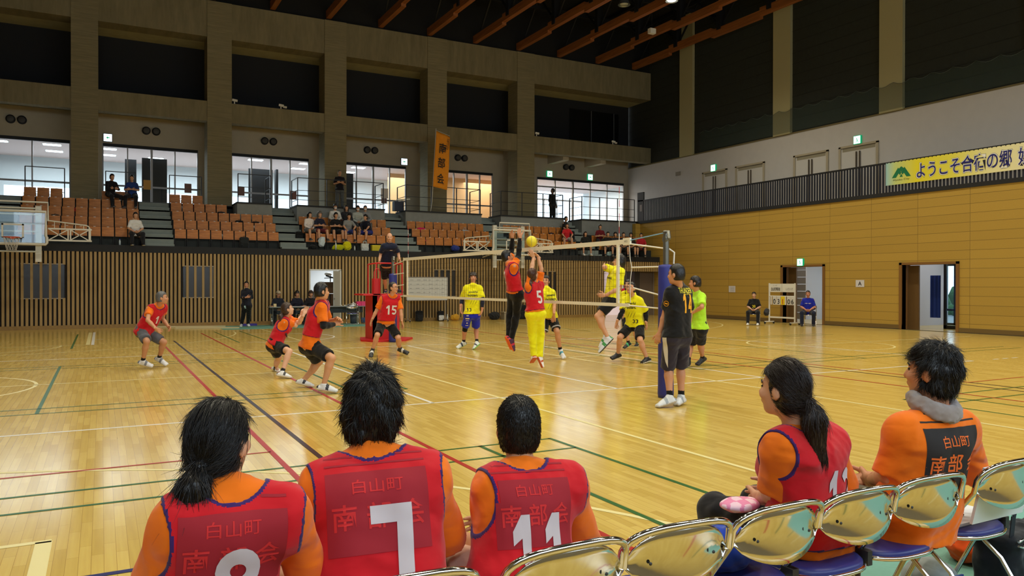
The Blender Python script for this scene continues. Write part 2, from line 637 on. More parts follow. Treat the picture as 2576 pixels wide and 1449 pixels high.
# storeroom behind the open door
m_room = M('white_room_paint', (214, 220, 226), 0.8)
_st = MB().box(0.0, 0.05, YA + 0.2, 24.2, 0, 2.6).box(4.4, 4.45, YA + 0.2, 24.2, 0, 2.6).box(0, 4.45, 24.2, 24.25, 0, 2.6).box(0, 4.45, YA + 0.2, 24.25, 2.6, 2.65)
struct(_st.build('wall_storeroom', m_room))
dr = struct(MB().box(DX0 - 0.05, DX0, YA - 0.02, YA + 0.2, 0, 2.12).box(DX1, DX1 + 0.05, YA - 0.02, YA + 0.2, 0, 2.12).box(DX0 - 0.05, DX1 + 0.05, YA - 0.02, YA + 0.2, 2.1, 2.15).build('door_1', m_whitegloss), 'storeroom doorway with its white door swung open')
_leaf = MB().bar((DX1 - 0.02, YA - 0.02, 1.05), (DX1 - 0.42, YA - 0.62, 1.05), 0.045, 2.06)
lf = _leaf.build('door_leaf', M('door_grey_white', (188, 190, 184), 0.5), dr)
MB().ball((DX1 - 0.40, YA - 0.66, 1.0), 0.03).build('door_handle', m_alu, dr)
# cartons and gear in the storeroom
m_carton = M('brown_cardboard', (104, 78, 54), 0.85, noise=(8, 0.1))
for k, (bx, by, bz, s) in enumerate([(1.0, 21.75, 0.0, .62), (1.68, 21.8, 0.0, .6), (1.02, 21.8, .625, .55), (1.66, 21.85, .605, .55), (1.3, 21.8, 1.18, .46)]):
    lab = ['brown carton at floor level nearest the open storeroom door', 'brown carton at floor level deeper inside the storeroom', 'brown carton stacked on the carton nearest the storeroom door', 'upper brown carton deeper inside the storeroom', 'topmost brown carton of the storeroom stack'][k]
    o = thing('cardboard_box', lab, 'box', (bx, by, bz), 0, 'cartons in the storeroom')
    MB().box(bx - s / 2, bx + s / 2, by - .25, by + .25, bz, bz + s).build('carton', m_carton, o)
    MB().box(bx - s / 2 - .002, bx + s / 2 + .002, by - .03, by + .03, bz + .02, bz + s + .002).build('tape', M('carton_tape', (150, 124, 88), 0.4), o)
g = thing('gear_stand', 'black gear stand with white bundles on top of the storeroom cartons', 'stand', (1.45, 21.9, 1.645))
MB().tube([(1.45, 21.9, 1.645), (1.45, 21.9, 1.95)], .02).bar((1.2, 21.9, 1.8), (1.75, 21.9, 1.82), .03).bar((1.25, 21.8, 1.9), (1.65, 22.0, 1.8), .05).build('stand_frame', m_black, g)
MB().ball((1.35, 21.85, 1.97), (.16, .1, .07)).ball((1.66, 21.85, 1.93), (.06, .06, .12)).build('white_bundle', m_whitegloss, g)

# entrance recess at the east end of the slatted wall
m_reveal = M('grey_beige_partition', (128, 112, 92), 0.8)
_en = MB().box(EX0 - 0.05, EX0, YA + 0.2, 23.4, 0, 2.6).box(EX0, XB, 23.4, 23.45, 0, 2.6).box(EX0 - 0.05, XB, YA + 0.2, 23.45, 2.6, 2.65)
struct(_en.build('wall_entrance', M('entrance_wall_paint', (190, 178, 172), 0.8)))
d2 = struct(MB().box(15.2, 16.75, 22.5, 22.58, 0.0, 2.3).build('door_2', M('glowing_door_panel', (236, 214, 214), 0.5, emit=0.55)), 'entrance door with self-glowing panel at the end of the slatted wall')  # panel emits to stand in for light through a glazed door
MB().box(16.75, 16.83, 22.4, 22.58, 0, 2.3).box(16.6, 16.66, 22.46, 22.52, 0.1, 2.2).build('door_frame', m_alu, d2)
d3 = struct(MB().box(17.0, 17.85, YA + 0.5, YA + 0.56, 0, 2.2).build('door_3', M('brown_grey_door', (112, 96, 80), 0.6)), 'brown grey side door beside the yellow wall')
MB().box(16.9, 17.0, YA + 0.42, YA + 0.6, 0, 2.3).box(17.82, 17.89, YA + 0.42, YA + 0.6, 0, 2.3).build('door_frame', m_reveal, d3)
struct(MB().box(16.55, 16.88, YA + 0.3, YA + 1.0, 0, 2.6).build('wall_partition', M('dark_partition', (58, 52, 46), 0.7)))

# ------------------------------------------------------------------ stand deck: rows, stairs, parapets
ROWH, ROWD, ZD = 0.385, 0.6, 2.9
_dk = MB()
for r in range(6):
    _dk.box(X0, XB, YA + 0.1 + ROWD * r, YB if r == 5 else YA + 0.1 + ROWD * (r + 1), 2.65, ZD + ROWH * r if r < 5 else 4.78)
struct(_dk.build('floor_stand', m_deck), 'stepped dark deck of the spectator stand')
STAIRS = [(-11.6, -9.45), (-5.57, -4.5), (-0.66, 0.34), (4.16, 5.12), (8.9, 9.86), (13.45, 14.45)]
for n, (a, b) in enumerate(STAIRS):
    s = MB()
    for k in range(10):
        y0 = YA + 0.1 + 0.3 * k
        s.box(a, b, y0, YA + 3.2, ZD - .3, ZD + 0.1925 * (k + 1) - 0.09)
    st = struct(s.build('stairs', m_step), '%s flight of grey concrete stairs through the stand' % ORD[n])
    s2 = MB()
    for k in range(10):
        y0 = YA + 0.1 + 0.3 * k
        s2.box(a, b, y0 - .004, y0 + 0.035, ZD + 0.1925 * (k + 1) - 0.098, ZD + 0.1925 * (k + 1) - 0.086)
    s2.build('nosing', M('pale_step_nosing', (150, 160, 156), 0.7), st)
struct(MB().box(X0, XW, 22.9 + 1.2, YB, 4.66, 4.8).build('floor_gallery', M('gallery_floor_grey', (120, 122, 120), 0.8)))
PARAPETS = [(-2.05, -0.69), (0.32, 4.12), (5.1, 8.86), (9.88, 13.42), (14.48, 17.9)]
for n, (a, b) in enumerate(PARAPETS):
    pw = struct(MB().box(a, b, 22.92, 24.2, 3.65, 4.8).build('wall_parapet', m_parapet), 'grey concrete parapet block in front of the gallery')
    MB().box(a - .02, b + .02, 22.88, 24.2, 4.8, 4.86).build('coping', m_black, pw)
# railings on the parapets: return rails follow the stair edges
def railing(a, b, ret0, ret1, label, y=22.98, z0=4.86):
    o = thing('gallery_railing', label, 'railing', ((a + b) / 2, y, z0), 0, 'black railings of the gallery')
    z1 = z0 + 1.14
    xs = [a + .04, b - .04]
    m = max(0, int((b - a) / 1.5))
    xs += [a + (b - a) * k / (m + 1) for k in range(1, m + 1)]
    for x in xs:
        MB().box(x - .018, x + .018, y - .02, y + .02, z0, z1).build('post', m_rail, o)
    if ret0:
        MB().box(a + .02, a + .06, 24.1, 24.14, z0, z1).build('post', m_rail, o)
    if ret1:
        MB().box(b - .06, b - .02, 24.1, 24.14, z0, z1).build('post', m_rail, o)
    for z in (z1, z0 + .62, z0 + .22):
        t = .03 if z == z1 else .02
        r = MB().box(a + .03, b - .03, y - .015, y + .015, z - t / 2, z + t / 2)
        if ret0:
            r.box(a + .03, a + .05, y, 24.14, z - t / 2, z + t / 2)
        if ret1:
            r.box(b - .05, b - .03, y, 24.14, z - t / 2, z + t / 2)
        r.build('rail', m_rail, o)
    return o
railing(-2.05, -0.69, 0, 1, 'short black railing on the parapet beside the second pillar')
railing(0.32, 4.12, 1, 1, 'black railing on the parapet behind the masked spectators')
railing(5.1, 8.86, 1, 1, 'black railing on the parapet below the orange banner')
railing(9.88, 13.42, 1, 1, 'black railing on the parapet below the last concrete pillar')
railing(14.48, 17.85, 1, 0, 'black railing in front of the bright corner doors')
railing(-6.75, -5.62, 0, 0, 'short black railing behind the two spectators by the windows', 24.3, 4.8)
railing(-4.48, -3.2, 0, 0, 'short black railing behind the red bag on the top row', 24.3, 4.8)
railing(-9.4, -8.05, 0, 0, 'short black railing at the far west windows', 24.3, 4.8)

# ------------------------------------------------------------------ concrete frame
PIL = [(-12.75, -11.83), (-7.88, -6.96), (-3.0, -2.04), (1.86, 2.84), (6.75, 7.73), (11.58, 12.57)]
for n, (a, b) in enumerate(PIL):
    o = MB().box(a, b, YP, YP + 1.0, 4.75, 13.27).build('concrete_pillar', m_conc_p)
    struct(o, 'board marked concrete pillar of the gallery')
_ub = MB().box(X0, 20.03, YP + 0.04, YP + 0.9, 11.78, 13.27)
struct(_ub.build('concrete_beam', m_conc_b), 'upper concrete beam under the roof')
struct(MB().box(X0, 20.03, YP + 0.1, YB, 11.79, 11.95).build('ceiling_upper', m_soffit))
struct(MB().box(X0, 20.05, YP + 0.04, YP + 0.5, 8.3, 9.12).build('concrete_beam', m_conc_b), 'lower concrete beam above the gallery')
_cb = MB()
for xx in [p[0] + .3 for p in PIL] + [14.6, 17.0]:
    _cb.box(xx, xx + .35, YP + .5, YB, 8.12, 8.6)
struct(_cb.build('beam_gallery', m_gallerywall))
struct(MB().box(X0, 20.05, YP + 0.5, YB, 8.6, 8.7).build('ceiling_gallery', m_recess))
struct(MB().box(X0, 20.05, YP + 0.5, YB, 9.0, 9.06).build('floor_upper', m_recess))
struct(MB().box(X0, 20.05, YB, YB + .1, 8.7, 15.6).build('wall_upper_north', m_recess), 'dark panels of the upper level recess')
# dark window in the upper east bay
ud = struct(MB().box(16.0, 19.3, YB - .06, YB - .02, 9.1, 11.3).build('window_20', M('black_glass', (8, 9, 11), 0.3)))
MB().box(17.4, 17.43, YB - .09, YB - .02, 9.1, 11.3).box(18.95, 18.98, YB - .09, YB - .02, 9.1, 11.3).build('window_frame', M('dim_mullion', (96, 100, 104), 0.5), ud)
# wall above the beam up to the roof
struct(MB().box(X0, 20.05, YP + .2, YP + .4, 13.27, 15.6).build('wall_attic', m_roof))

# gallery back wall with its windows
WINS = [(-13.2, -7.98), (-6.8, -3.15), (-1.75, 1.65), (3.1, 6.43), (8.3, 11.24), (13.95, 19.72)]
ZW0, ZW1 = 4.8, 7.38
_gw = MB()
prev = X0
for (a, b) in WINS:
    _gw.box(prev, a, YB, YB + .12, ZW0, ZW1)
    prev = b
_gw.box(prev, XW, YB, YB + .12, ZW0, ZW1).box(X0, XW, YB, YB + .12, ZW1, 8.7)
struct(_gw.build('wall_gallery', m_gallerywall))
for n, (a, b) in enumerate(WINS):
    fr = MB()
    k = 4 if n < 5 else 5
    fr.box(a, b, YB - .02, YB + .1, ZW1 - .12, ZW1, 1)
    for j in range(k + 1):
        x = a + (b - a) * j / k
        wdt = .09 if j == k // 2 else .05
        fr.box(x - wdt / 2, x + wdt / 2, YB - .01, YB + .09, ZW0, ZW1)
    zb = 6.85 if n == 5 else 5.62
    fr.box(a, b, YB, YB + .08, zb, zb + .07)
    wdo = struct(fr.build('window_%d' % (n + 1), [m_alu, m_black]), 'glazed screen of the gallery between the pillars')
    MB().box(a, b, YB + .04, YB + .05, ZW0, ZW1 - .1).build('pane', m_glass, wdo)
# room behind the glazing: pale ceiling, far wall with a low bright window band
YR = 32.5
struct(MB().box(X0, 21, YB + .12, YR, 7.46, 7.56).build('ceiling_room', M('pale_pink_ceiling', (206, 186, 180), 0.9)))
struct(MB().box(X0, 21, YB + .12, YR, 4.66, 4.8).build('floor_room', M('room_floor', (150, 150, 150), 0.5)))
_rw = MB().box(X0, 12.3, YR, YR + .1, 6.1, 7.5).box(X0, 12.3, YR, YR + .1, 4.6, 4.9)
for xx in [-13.9 + 3.0 * k for k in range(9)]:
    _rw.box(xx - .1, xx + .1, YR, YR + .1, 4.8, 6.1)
_rw.box(6.6, 13.0, 29.6, 29.7, 4.8, 7.5, 1).box(13.0, 13.1, 26.7, YR, 4.8, 7.5, 1)
_rw.box(20.9, 21, YB, YR, 4.8, 7.5)
struct(_rw.build('wall_room', [M('room_wall_white', (206, 214, 216), 0.9), M('warm_wood_wall', (206, 164, 112), 0.7)]))
_rn = MB()
for a, b in ((13.2, 16.5), (17.0, 20.8)):
    _rn.box(a, b, YR, YR + .05, 4.9, 5.0).box(a, b, YR, YR + .05, 6.9, 7.0)
    for q in range(5):
        _rn.box(a + (b - a) * q / 4 - .03, a + (b - a) * q / 4 + .03, YR, YR + .05, 4.9, 7.0)
struct(_rn.build('window_8', m_alu))
# black partitions seen through the glazing
_bp = MB().box(-5.95, -5.5, 28.0, 28.1, 4.8, 7.0).box(-5.3, -4.3, 27.6, 27.7, 4.8, 7.05).box(-0.75, 0.35, 28.2, 28.3, 4.8, 7.0).box(0.45, 0.55, 27.9, 28.3, 4.8, 7.0).box(3.4, 4.1, 27.6, 27.7, 4.8, 7.0)
struct(_bp.build('wall_dark_partition', m_recess))
# ceiling lamps in that room
n = 0
for xx in (-12.5, -10.6, -8.7, -6.6, -4.6, -2.4, -0.4, 2.0, 4.6):
    for yy in (28.4, 30.2):
        if n % 5 == 3:
            n += 1
            continue
        o = thing('ceiling_light', 'square fluorescent ceiling panel in the room behind the gallery glass', 'ceiling light', (xx, yy, 7.46), 0, 'ceiling panels behind the gallery glazing')
        MB().box(xx - .32, xx + .32, yy - .2, yy + .2, 7.43, 7.46).build('diffuser', m_tubeglow, o)
        MB().box(xx - .35, xx + .35, yy - .23, yy + .23, 7.445, 7.47).build('housing', m_whitegloss, o)
        n += 1
for xx, lb in ((-8.6, 'first'), (-6.35, 'second'), (-3.9, 'third'), (0.5, 'fourth'), (5.2, 'fifth'), (10.3, 'sixth'), (14.3, 'seventh'), (16.9, 'eighth')):
    o = thing('downlight', '%s round warm downlight from the west, just inside the gallery glass' % lb, 'downlight', (xx, 27.2, 7.46), 0, 'warm downlights inside the gallery glazing')
    MB().lathe([(0, -.005), (.1, -.005), (.1, .0)], (xx, 27.2, 7.45), 16).build('bulb', m_redglow, o)
    MB().lathe([(.1, -.02), (.13, -.02), (.13, .012)], (xx, 27.2, 7.45), 16).build('rim', m_whitegloss, o)

# ------------------------------------------------------------------ yellow wall, walkway and white upper wall (east)
DW = [(11.12, 13.1, 2.28), (5.84, 7.77, 2.26)]
_yw = MB()
prev = YS
for (a, b, z) in sorted(DW):
    _yw.box(XB, XB + .2, prev, a, 0, 4.72)
    _yw.box(XB, XB + .2, a, b, z, 4.72)
    prev = b
_yw.box(XB, XB + .2, prev, 22.86, 0, 4.72).box(XB - .3, XB, 22.6, 22.86, 2.9, 4.72)
struct(_yw.build('wall_east', m_yellow), 'yellow panelled wall on the right')
_bb = MB()
prev = YS
for (a, b, z) in sorted(DW):
    _bb.box(XB - .025, XB, prev, a, 0, .16)
    prev = b
_bb.box(XB - .025, XB, prev, YA, 0, .16)
struct(_bb.build('baseboard_east', M('brown_baseboard', (110, 88, 48), 0.5)))
struct(MB().box(XB - .04, XW, YS, YB, 4.72, 4.86).build('floor_walkway', m_black), 'dark edge of the upper walkway')
_ww = MB().box(XW, XW + .15, YS, 27.0, 4.86, 8.22)
struct(_ww.build('wall_east_upper', m_white), 'white wall behind the upper walkway')
struct(MB().box(XW - .02, XW + .3, YS, 27.0, 8.22, 8.28).build('trim_3', M('ochre_ledge', (120, 108, 72), 0.8)))
struct(MB().box(XW + .05, XW + .2, YS, 27.0, 8.28, 15.6).build('wall_east_cladding', m_green), 'dark green cladding of the upper east wall')
for (a, b) in [(20.95, 21.94), (14.6, 15.58), (9.22, 10.21), (3.9, 4.86), (-1.5, -0.5)]:
    struct(MB().box(XW - .1, XW + .1, a, b, 8.25, 15.6).build('cream_column', m_cream), 'cream painted column on the dark east wall')
_sm = MB()
for k in range(14):
    z = 8.9 + k * .48
    _sm.box(XW + .04, XW + .055, YS, 27, z, z + .02)
struct(_sm.build('trim_4', M('cladding_seam', (30, 33, 28), 0.9)))
# doors in the white wall
for n, (a, b) in enumerate([(18.62, 20.15), (16.22, 17.86), (12.72, 14.35), (10.37, 12.0)]):
    d = MB().box(XW - .01, XW + .02, a, b, 4.86, 7.16).box(XW - .012, XW, a + .06, b - .06, 7.0, 7.16, 1)  # second slot: darker strip across the door head
    d = struct(d.build('door_%d' % (n + 4), [M('white_door_leaf', (206, 202, 196), 0.6), M('door_head_strip', (150, 142, 120), 0.8)]), 'white double door on the upper walkway')
    c = (a + b) / 2
    MB().box(XW - .07, XW - .03, c + .06, c + .1, 5.1, 6.95).box(XW - .07, XW - .03, c - .1, c - .06, 5.1, 6.95).build('door_handle', M('bronze_pull', (92, 80, 66), 0.4, 0.5), d)
    MB().box(XW - .06, XW + .01, b, b + .1, 4.86, 7.22).box(XW - .06, XW + .01, a - .1, a, 4.86, 7.22).box(XW - .06, XW + .01, a - .1, b + .1, 7.16, 7.24).build('door_frame', m_gallerywall, d)
# slatted balustrade of the walkway
bal = thing('walkway_balustrade', 'dark balustrade of close upright bars along the upper walkway', 'railing', (XB, 8.0, 4.86))
_bl = MB()
y = YS + .1
while y < 22.3:
    _bl.box(XB - .02, XB + .02, y, y + .055, 4.86, 5.9)
    y += 0.125
b_ = _bl.build('bars', M('dark_navy_bars', (28, 32, 46), 0.5), bal)
b_['kind'] = 'stuff'
MB().box(XB - .03, XB + .03, YS, 22.75, 5.88, 5.94).build('handrail', m_rail, bal)
MB().box(XB - .03, XB + .05, 22.3, 22.8, 4.86, 6.35).build('end_panel', M('dark_grey_panel', (46, 46, 52), 0.6), bal)
MB().box(XB - .035, XB - .03, 22.42, 22.6, 5.35, 5.7).build('notice', M('grey_notice', (150, 146, 150), 0.7), bal)

# lobby behind the east doors
_lb = MB().box(XB + .2, 22.5, 4.0, 4.1, 0, 3.2).box(XB + .2, 22.5, 14.6, 14.7, 0, 3.2).box(XB + .2, 22.5, 9.0, 9.15, 0, 3.2)
struct(_lb.build('wall_lobby', M('lobby_wall', (176, 172, 176), 0.8)))
struct(MB().box(XB + .2, 22.6, 4.0, 14.7, 3.1, 3.2).build('ceiling_lobby', m_room))
_cor = MB()
for k in range(10):
    _cor.box(19.3, 19.36, 13.15 - .0, 14.55, .1 + k * .3, .37 + k * .3)
struct(_cor.build('wall_corrugated', M('pale_shutter', (188, 184, 186), 0.7)))
_lg = MB()
for yy in (4.1, 5.2, 6.3, 6.42, 7.5, 8.6, 9.2, 10.4, 11.4, 12.2, 13.4, 14.5):
    _lg.box(22.3, 22.36, yy - .05, yy + .05, 0, 3.1)
for zz in (0.0, .55, 2.3, 3.0):
    _lg.box(22.3, 22.36, 4.1, 14.6, zz, zz + .08)
lw = struct(_lg.build('window_21', M('black_window_frame', (30, 34, 40), 0.4)))
MB().box(22.32, 22.33, 4.1, 14.6, 0, 3.1).build('pane', m_glass, lw)
d8 = MB()
for (a, b, z) in DW:
    d8.box(XB - .04, XB + .45, b, b + .1, 0, z + .08).box(XB - .04, XB + .45, a - .1, a, 0, z + .08).box(XB - .04, XB + .45, a - .1, b + .1, z, z + .08)
struct(d8.build('door_8', M('oak_door_reveal', (126, 88, 42), 0.5)), 'timber reveals of the two openings in the yellow wall')
for (a, b, z), nn in zip(DW, (10, 11)):
    pd = MB().box(XB + .3, XB + .36, b - .42, b - .02, 0, z - .02)
    struct(pd.build('door_%d' % nn, M('brown_sliding_leaf', (96, 70, 36), 0.5)))
g = MB()
for yy in (6.0, 6.85, 7.3):
    g.box(19.6, 19.66, yy - .05, yy + .05, 0, 2.4)
g.box(19.6, 19.66, 5.7, 7.35, 2.3, 2.4).box(19.6, 19.66, 5.7, 7.35, 0, .12)
gd = struct(g.build('door_12', M('black_door_frame', (26, 30, 36), 0.4)), 'black framed glass door in the lobby')
MB().box(19.62, 19.63, 5.7, 7.35, 0, 2.4).build('pane', m_glass, gd)
# lobby bits: noticeboard, orange bench, blue curtain
t = thing('bench', 'orange seat bench in the lobby beyond the seated man in blue', 'bench', (19.6, 11.6, 0))
MB().box(19.5, 19.55, 11.0, 12.0, .55, .95).box(19.2, 19.6, 11.0, 12.0, .42, .48).build('seat', M('orange_plastic', (206, 120, 76), 0.5), t)
MB().tube([(19.3, 11.2, 0), (19.3, 11.2, .43)], .02).tube([(19.5, 11.8, 0), (19.5, 11.8, .43)], .02).build('leg', m_steel, t)
t = thing('notice_board', 'pinboard of notices seen through the right glass door', 'board', (21.8, 6.8, 0.6))
MB().box(21.78, 21.84, 6.2, 7.3, .5, 1.7).build('board', M('notice_blue', (70, 110, 170), 0.7), t)
MB().box(21.76, 21.78, 6.25, 6.7, 1.0, 1.65).box(21.76, 21.78, 6.8, 7.25, .9, 1.6).build('paper', M('notice_paper', (230, 232, 236), 0.8), t)
t = thing('curtain', 'deep blue curtain at the left side of the glass lobby door', 'curtain', (19.2, 7.45, 0.4))
c_ = MB()
c_.add([(19.2 + .04 * math.sin(k * 1.9), 7.2 + k * .04, z) for z in (.4, 1.9) for k in range(10)], [(k, k + 1, k + 11, k + 10) for k in range(9)])
c_.build('cloth', M('blue_curtain', (30, 60, 150), 0.8), t)
# outside ground and greenery beyond the lobby and the gallery
struct(MB().box(24, 60, -10, 30, -.3, -.02).build('ground_outside', M('outside_paving', (150, 150, 148), 0.9)))
_hg = MB()
rnd = random.Random(3)
for k in range(90):
    _hg.ball((30 + rnd.random() * 4, -4 + rnd.random() * 26, rnd.random() * 2.2), .5 + rnd.random() * .5, 8)
tag(_hg.build('hedge', M('hedge_green', (70, 110, 60), 0.9)), 'green hedge outside beyond the lobby glass', 'hedge', kind='stuff')

# ------------------------------------------------------------------ roof: ceiling, timber ribs and dark trusses
struct(MB().box(X0, 21, YS, 27, 15.6, 15.75).build('ceiling', m_roof), 'dark roof deck')
RIBX = [-0.35 + 2.41 * k for k in range(-6, 9)]
RIBX = [-0.35 + 2.41 * k for k in range(-5, 9)]
for n, rx in enumerate(RIBX):
    t = thing('roof_rib', '%s timber roof rib counted from the east wall, with dark truss above' % (ORD[len(RIBX) - 1 - n] if len(RIBX) - 1 - n < 12 else 'outermost'), 'roof beam', (rx, 24.4, 13.4), 0, 'timber roof ribs')
    b = MB()
    y = 24.55
    k = 0
    while y > YS:
        z = 13.36 + (0.12 if k % 2 else 0.0)
        b.box(rx - .11, rx + .11, max(YS, y - 3.08), y, z, z + .34)
        y -= 3.08
        k += 1
    b.build('timber', m_glulam, t)
    s = MB()
    y = 24.0
    while y > YS + 3:
        s.bar((rx, y, 13.7), (rx, y - 1.54, 15.4), .07, .07)
        s.bar((rx, y - 1.54, 15.4), (rx, y - 3.08, 13.7), .07, .07)
        s.box(rx - .16, rx + .16, y - 3.2, y - 2.96, 13.6, 15.5)
        y -= 3.08
    s.box(rx - .06, rx + .06, YS, 24.4, 15.35, 15.5)
    s.build('truss', m_steel, t)
_pu = MB()
for k in range(11):
    y = 22.0 - k * 3.08
    _pu.box(X0, 20, y - .06, y + .06, 14.6, 14.75)
tag(_pu.build('roof_purlins', m_steel), 'dark steel purlins crossing above the timber ribs', 'roof beam')
# ------------------------------------------------------------------ implicit-surface modelling for people, bags and cloth
V3 = lambda p: np.array(p, dtype=np.float64)
def nrm(v):
    v = V3(v)
    return v / max(np.linalg.norm(v), 1e-9)

class Field:
    """a signed distance grid; shapes are blended in and turned into one smooth quad mesh (surface nets)"""
    def __init__(s, lo, hi, h):
        s.h = h
        lo, hi = np.minimum(lo, hi), np.maximum(lo, hi)
        s.lo = V3(lo) - 3 * h
        n = np.ceil((V3(hi) + 3 * h - s.lo) / h).astype(int) + 1
        s.n = n
        s.f = np.full(tuple(n), 9.0, dtype=np.float32)
        s.ax = [s.lo[i] + h * np.arange(n[i]) for i in range(3)]
    def window(s, lo, hi):
        a = np.clip(np.floor((V3(lo) - s.lo) / s.h).astype(int), 0, s.n - 1)
        b = np.clip(np.ceil((V3(hi) - s.lo) / s.h).astype(int) + 1, 1, s.n)
        return tuple(slice(int(a[i]), int(max(a[i] + 1, b[i]))) for i in range(3))
    def coords(s, w):
        X, Y, Z = np.meshgrid(s.ax[0][w[0]], s.ax[1][w[1]], s.ax[2][w[2]], indexing='ij', sparse=True)
        return X, Y, Z
    def blend(s, w, d, k, mode):
        g = s.f[w]
        d = d.astype(np.float32)
        if mode == 'add':
            if k > 0:
                t = np.maximum(k - np.abs(g - d), 0) / k
                s.f[w] = np.minimum(g, d) - t * t * k * 0.25
            else:
                s.f[w] = np.minimum(g, d)
        else:
            if k > 0:
                t = np.maximum(k - np.abs(g + d), 0) / k
                s.f[w] = np.maximum(g, -d) + t * t * k * 0.25
            else:
                s.f[w] = np.maximum(g, -d)
    def cone(s, a, b, ra, rb, k=0.02, mode='add', cap=False, flat=None):
        """tapered limb from a to b; cap cuts it off square at b; flat = (axis, factor) squeezes it along an axis"""
        a, b = V3(a), V3(b)
        m = max(ra, rb) * (1.3 if flat else 1.0) + k + 2 * s.h
        w = s.window(np.minimum(a, b) - m, np.maximum(a, b) + m)
        X, Y, Z = s.coords(w)
        ab = b - a
        L2 = max(float(ab @ ab), 1e-12)
        px, py, pz = X - a[0], Y - a[1], Z - a[2]
        traw = (px * ab[0] + py * ab[1] + pz * ab[2]) / L2
        t = np.clip(traw, 0, 1)
        qx, qy, qz = px - t * ab[0], py - t * ab[1], pz - t * ab[2]
        if flat:
            ax, fc = flat
            dd = qx * ax[0] + qy * ax[1] + qz * ax[2]
            e = (1.0 / fc - 1.0) * dd
            qx, qy, qz = qx + e * ax[0], qy + e * ax[1], qz + e * ax[2]
        d = np.sqrt(qx * qx + qy * qy + qz * qz) - (ra + (rb - ra) * t)
        if cap:
            d = np.maximum(d, (traw - 1) * math.sqrt(L2))
        s.blend(w, d, k, mode)
        return s
    def ell(s, c, axes, r, k=0.02, mode='add'):
        """ellipsoid with centre c, axes (3 unit vectors), radii r"""
        c = V3(c)
        m = max(r) + k + 2 * s.h
        w = s.window(c - m, c + m)
        X, Y, Z = s.coords(w)
        px, py, pz = X - c[0], Y - c[1], Z - c[2]
        q0 = q1 = 0
        for ax, rr in zip(axes, r):
            u = px * ax[0] + py * ax[1] + pz * ax[2]
            q0 = q0 + (u / rr) ** 2
            q1 = q1 + (u / (rr * rr)) ** 2
        q0, q1 = np.sqrt(q0), np.sqrt(q1)
        d = q0 * (q0 - 1) / np.maximum(q1, 1e-6)
        s.blend(w, d, k, mode)
        return s
    def box(s, c, axes, r, rad=0.02, k=0.0, mode='add'):
        c = V3(c)
        m = float(np.linalg.norm(r)) + rad + k + 2 * s.h
        w = s.window(c - m, c + m)
        X, Y, Z = s.coords(w)
        px, py, pz = X - c[0], Y - c[1], Z - c[2]
        out = 0
        ins = -9.0
        for ax, rr in zip(axes, r):
            u = np.abs(px * ax[0] + py * ax[1] + pz * ax[2]) - (rr - rad)
            out = out + np.maximum(u, 0) ** 2
            ins = np.maximum(ins, u)
        d = np.sqrt(out) + np.minimum(ins, 0) - rad
        s.blend(w, d, k, mode)
        return s
    def plane(s, p, n):
        """cut away everything on the side that n points to"""
        X, Y, Z = s.coords((slice(None),) * 3)
        d = (X - p[0]) * n[0] + (Y - p[1]) * n[1] + (Z - p[2]) * n[2]
        s.f = np.maximum(s.f, d.astype(np.float32))
        return s
    def ripple(s, amp, freq, seed=0, stretch=(1, 1, 1)):
        X, Y, Z = s.coords((slice(None),) * 3)
        r = random.Random(seed)
        tot = 0
        for i in range(5):
            f = freq * (1 + 0.55 * i)
            a = [r.uniform(-1, 1) * f * stretch[j] for j in range(3)]
            b = [r.uniform(-1, 1) * f * stretch[j] for j in range(3)]
            tot = tot + np.sin(X * a[0] + Y * a[1] + Z * a[2] + r.uniform(0, 6)) * np.sin(X * b[0] + Y * b[1] + Z * b[2] + r.uniform(0, 6)) / (1 + 0.4 * i)
        s.f = s.f + (amp * tot).astype(np.float32)
        return s
    def mesh(s):
        f = s.f
        ins = f < 0
        c = [ins[:-1, :-1, :-1], ins[1:, :-1, :-1], ins[:-1, 1:, :-1], ins[1:, 1:, :-1], ins[:-1, :-1, 1:], ins[1:, :-1, 1:], ins[:-1, 1:, 1:], ins[1:, 1:, 1:]]
        cnt = sum(x.astype(np.int8) for x in c)
        act = (cnt > 0) & (cnt < 8)
        idx = np.argwhere(act)
        if len(idx) == 0:
            return np.zeros((0, 3)), np.zeros((0, 4), int)
        vid = np.full(act.shape, -1, dtype=np.int64)
        vid[act] = np.arange(len(idx))
        corner = np.array([[0, 0, 0], [1, 0, 0], [0, 1, 0], [1, 1, 0], [0, 0, 1], [1, 0, 1], [0, 1, 1], [1, 1, 1]])
        val = np.stack([f[idx[:, 0] + o[0], idx[:, 1] + o[1], idx[:, 2] + o[2]] for o in corner], 1)
        acc = np.zeros((len(idx), 3))
        num = np.zeros(len(idx))
        for a, b in ((0, 1), (2, 3), (4, 5), (6, 7), (0, 2), (1, 3), (4, 6), (5, 7), (0, 4), (1, 5), (2, 6), (3, 7)):
            va, vb = val[:, a], val[:, b]
            x = (va < 0) != (vb < 0)
            t = np.where(x, va / np.where(x, va - vb, 1), 0)
            p = corner[a] + t[:, None] * (corner[b] - corner[a])
            acc += np.where(x[:, None], p, 0)
            num += x
        P = s.lo + (idx + acc / num[:, None]) * s.h
        quads = []
